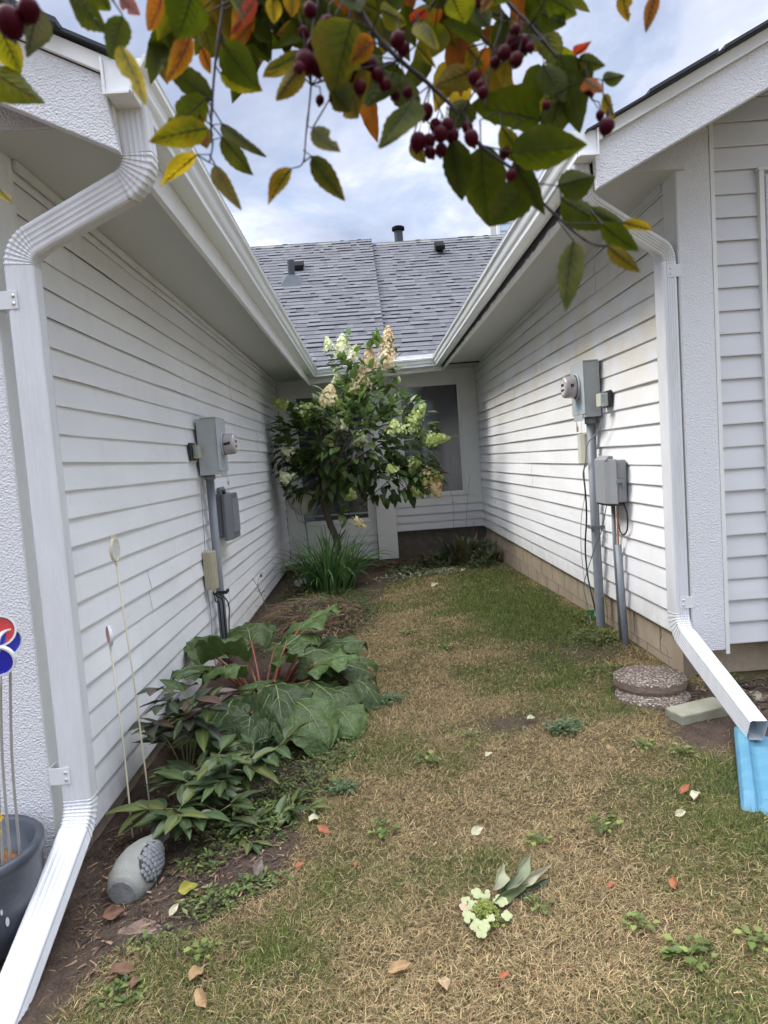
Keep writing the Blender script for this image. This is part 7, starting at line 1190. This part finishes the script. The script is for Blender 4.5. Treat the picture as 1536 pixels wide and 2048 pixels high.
# ---------------------------------------------------------------- grass: one sheet of blades
def grass(x0, x1, y0, y1, dens, wmul, seed):
    rs = np.random.RandomState(seed); n = int((x1-x0)*(y1-y0)*dens); x = rs.uniform(x0, x1, n); y = rs.uniform(y0, y1, n)
    s = soil(x, y); g = green(x, y); patch = fbm(x, y, 9, 4, 4, 3); keep = rs.rand(n) > np.clip(s*1.25-0.02, 0, 0.985); keep &= rs.rand(n) < 0.25+1.35*patch
    keep &= ~((x > XR+0.01) & (y > 3.62)) & ~((x < XW) & (y > 2.42)); keep &= ~((np.hypot(x-1.39, y-3.48) < 0.2)); px_, py_ = x-1.50, y-2.86; v_ = (px_*0.42+py_*0.9)/(-0.986); u_ = (px_ + 0.44*v_)/0.90; keep &= ~((u_ > -0.015) & (u_ < 0.38) & (v_ > -0.02) & (v_ < 0.61))
    x, y, g, s = x[keep], y[keep], g[keep], s[keep]; n = len(x); z = gz(x, y) - 0.002
    isg = rs.rand(n) < np.clip((g-0.12)*1.05, 0.04, 0.95)
    L = np.where(isg, rs.uniform(0.018, 0.046, n)*(0.75+0.5*g), rs.uniform(0.014, 0.040, n)*np.where(rs.rand(n) < 0.04, 2.0, 1.0)); tilt = np.where(isg, rs.uniform(0.15, 1.1, n), rs.uniform(0.8, 1.5, n)); a = rs.uniform(0, 2*np.pi, n)
    far = 1 + 0.35*np.maximum(0, y-3); w = np.where(isg, 0.0011, 0.0009)*rs.uniform(0.5, 1.25, n)*wmul*far**0.6*0.82
    dx, dy = np.cos(a)*np.sin(tilt), np.sin(a)*np.sin(tilt); dz = np.cos(tilt); sx, sy = -np.sin(a+0.3), np.cos(a+0.3)
    z = z + np.where(isg, 0, rs.uniform(0, 0.016, n))
    t2 = np.minimum(tilt+0.55, 1.65); mx_, my_, mz_ = x+dx*L*0.55, y+dy*L*0.55, z+dz*L*0.55; tx, ty, tz = mx_+np.cos(a)*np.sin(t2)*L*0.45, my_+np.sin(a)*np.sin(t2)*L*0.45, mz_+np.cos(t2)*L*0.45
    P = np.stack([np.stack([x-sx*w, y-sy*w, z], 1), np.stack([x+sx*w, y+sy*w, z], 1), np.stack([mx_+sx*w*0.85, my_+sy*w*0.85, mz_], 1), np.stack([mx_-sx*w*0.85, my_-sy*w*0.85, mz_], 1), np.stack([tx, ty, tz], 1)], 1)
    k = rs.rand(n)[:, None]; j = rs.uniform(0.65, 1.3, n)[:, None]
    gc = (np.array([0.078, 0.112, 0.022])*(1-k) + np.array([0.19, 0.22, 0.055])*k)*j
    k2 = rs.rand(n)[:, None]; dc_ = (np.array([0.15, 0.112, 0.048])*(1-k2**1.2) + np.array([0.68, 0.51, 0.265])*k2**1.2)*j
    red = (rs.rand(n) < 0.08)[:, None]; dc_ = np.where(red, np.array([0.26, 0.13, 0.07])*j, dc_)
    ol = ((rs.rand(n) < 0.22) & (g > 0.25))[:, None]; dc_ = np.where(ol, np.array([0.17, 0.16, 0.06])*j, dc_)
    C = np.where(isg[:, None], gc, dc_); return P, C
parts = [grass(-1.2, 1.9, 1.15, 2.4, 46000, 1.0, 1), grass(-1.2, 1.9, 2.4, 4.0, 28000, 1.1, 2), grass(-1.0, 1.62, 4.0, 6.2, 15000, 1.25, 3), grass(-1.2, 1.62, 6.2, 9.6, 7500, 1.5, 4), grass(-3, 4, -0.6, 1.15, 3500, 1.6, 5), grass(1.9, 4.5, 1.15, 3.4, 5000, 1.5, 6), grass(-3, -1.2, 1.15, 2.4, 4000, 1.5, 7)]
P = np.concatenate([p for p, c in parts]); C = np.concatenate([c for p, c in parts]); n = len(P); print('blades', n)
me = bpy.data.meshes.new('grass'); me.vertices.add(n*5); me.vertices.foreach_set('co', P.reshape(-1).astype(np.float32))
bi = np.arange(n)*5; lv = np.stack([bi, bi+1, bi+2, bi+3, bi+3, bi+2, bi+4], 1).reshape(-1); ls_ = np.stack([np.arange(n)*7, np.arange(n)*7+4], 1).reshape(-1)
me.loops.add(n*7); me.loops.foreach_set('vertex_index', lv.astype(np.int32)); me.polygons.add(n*2); me.polygons.foreach_set('loop_start', ls_.astype(np.int32)); me.polygons.foreach_set('loop_total', np.tile([4, 3], n).astype(np.int32))
me.update(calc_edges=True); me.validate()
ca = me.color_attributes.new('col', 'FLOAT_COLOR', 'POINT'); ca.data.foreach_set('color', np.concatenate([np.repeat(C, 5, 0), np.ones((n*5, 1))], 1).astype(np.float32).ravel())
M['grass'] = mat('grass_blade', (1, 1, 1), 0.75, spec=0.25, vcattr=True, transl=0.2); me.materials.append(M['grass'])
gro = bpy.data.objects.new('grass', me); COL.objects.link(gro); gro['kind'] = 'stuff'; gro['label'] = 'patchy lawn of dry straw and green grass'
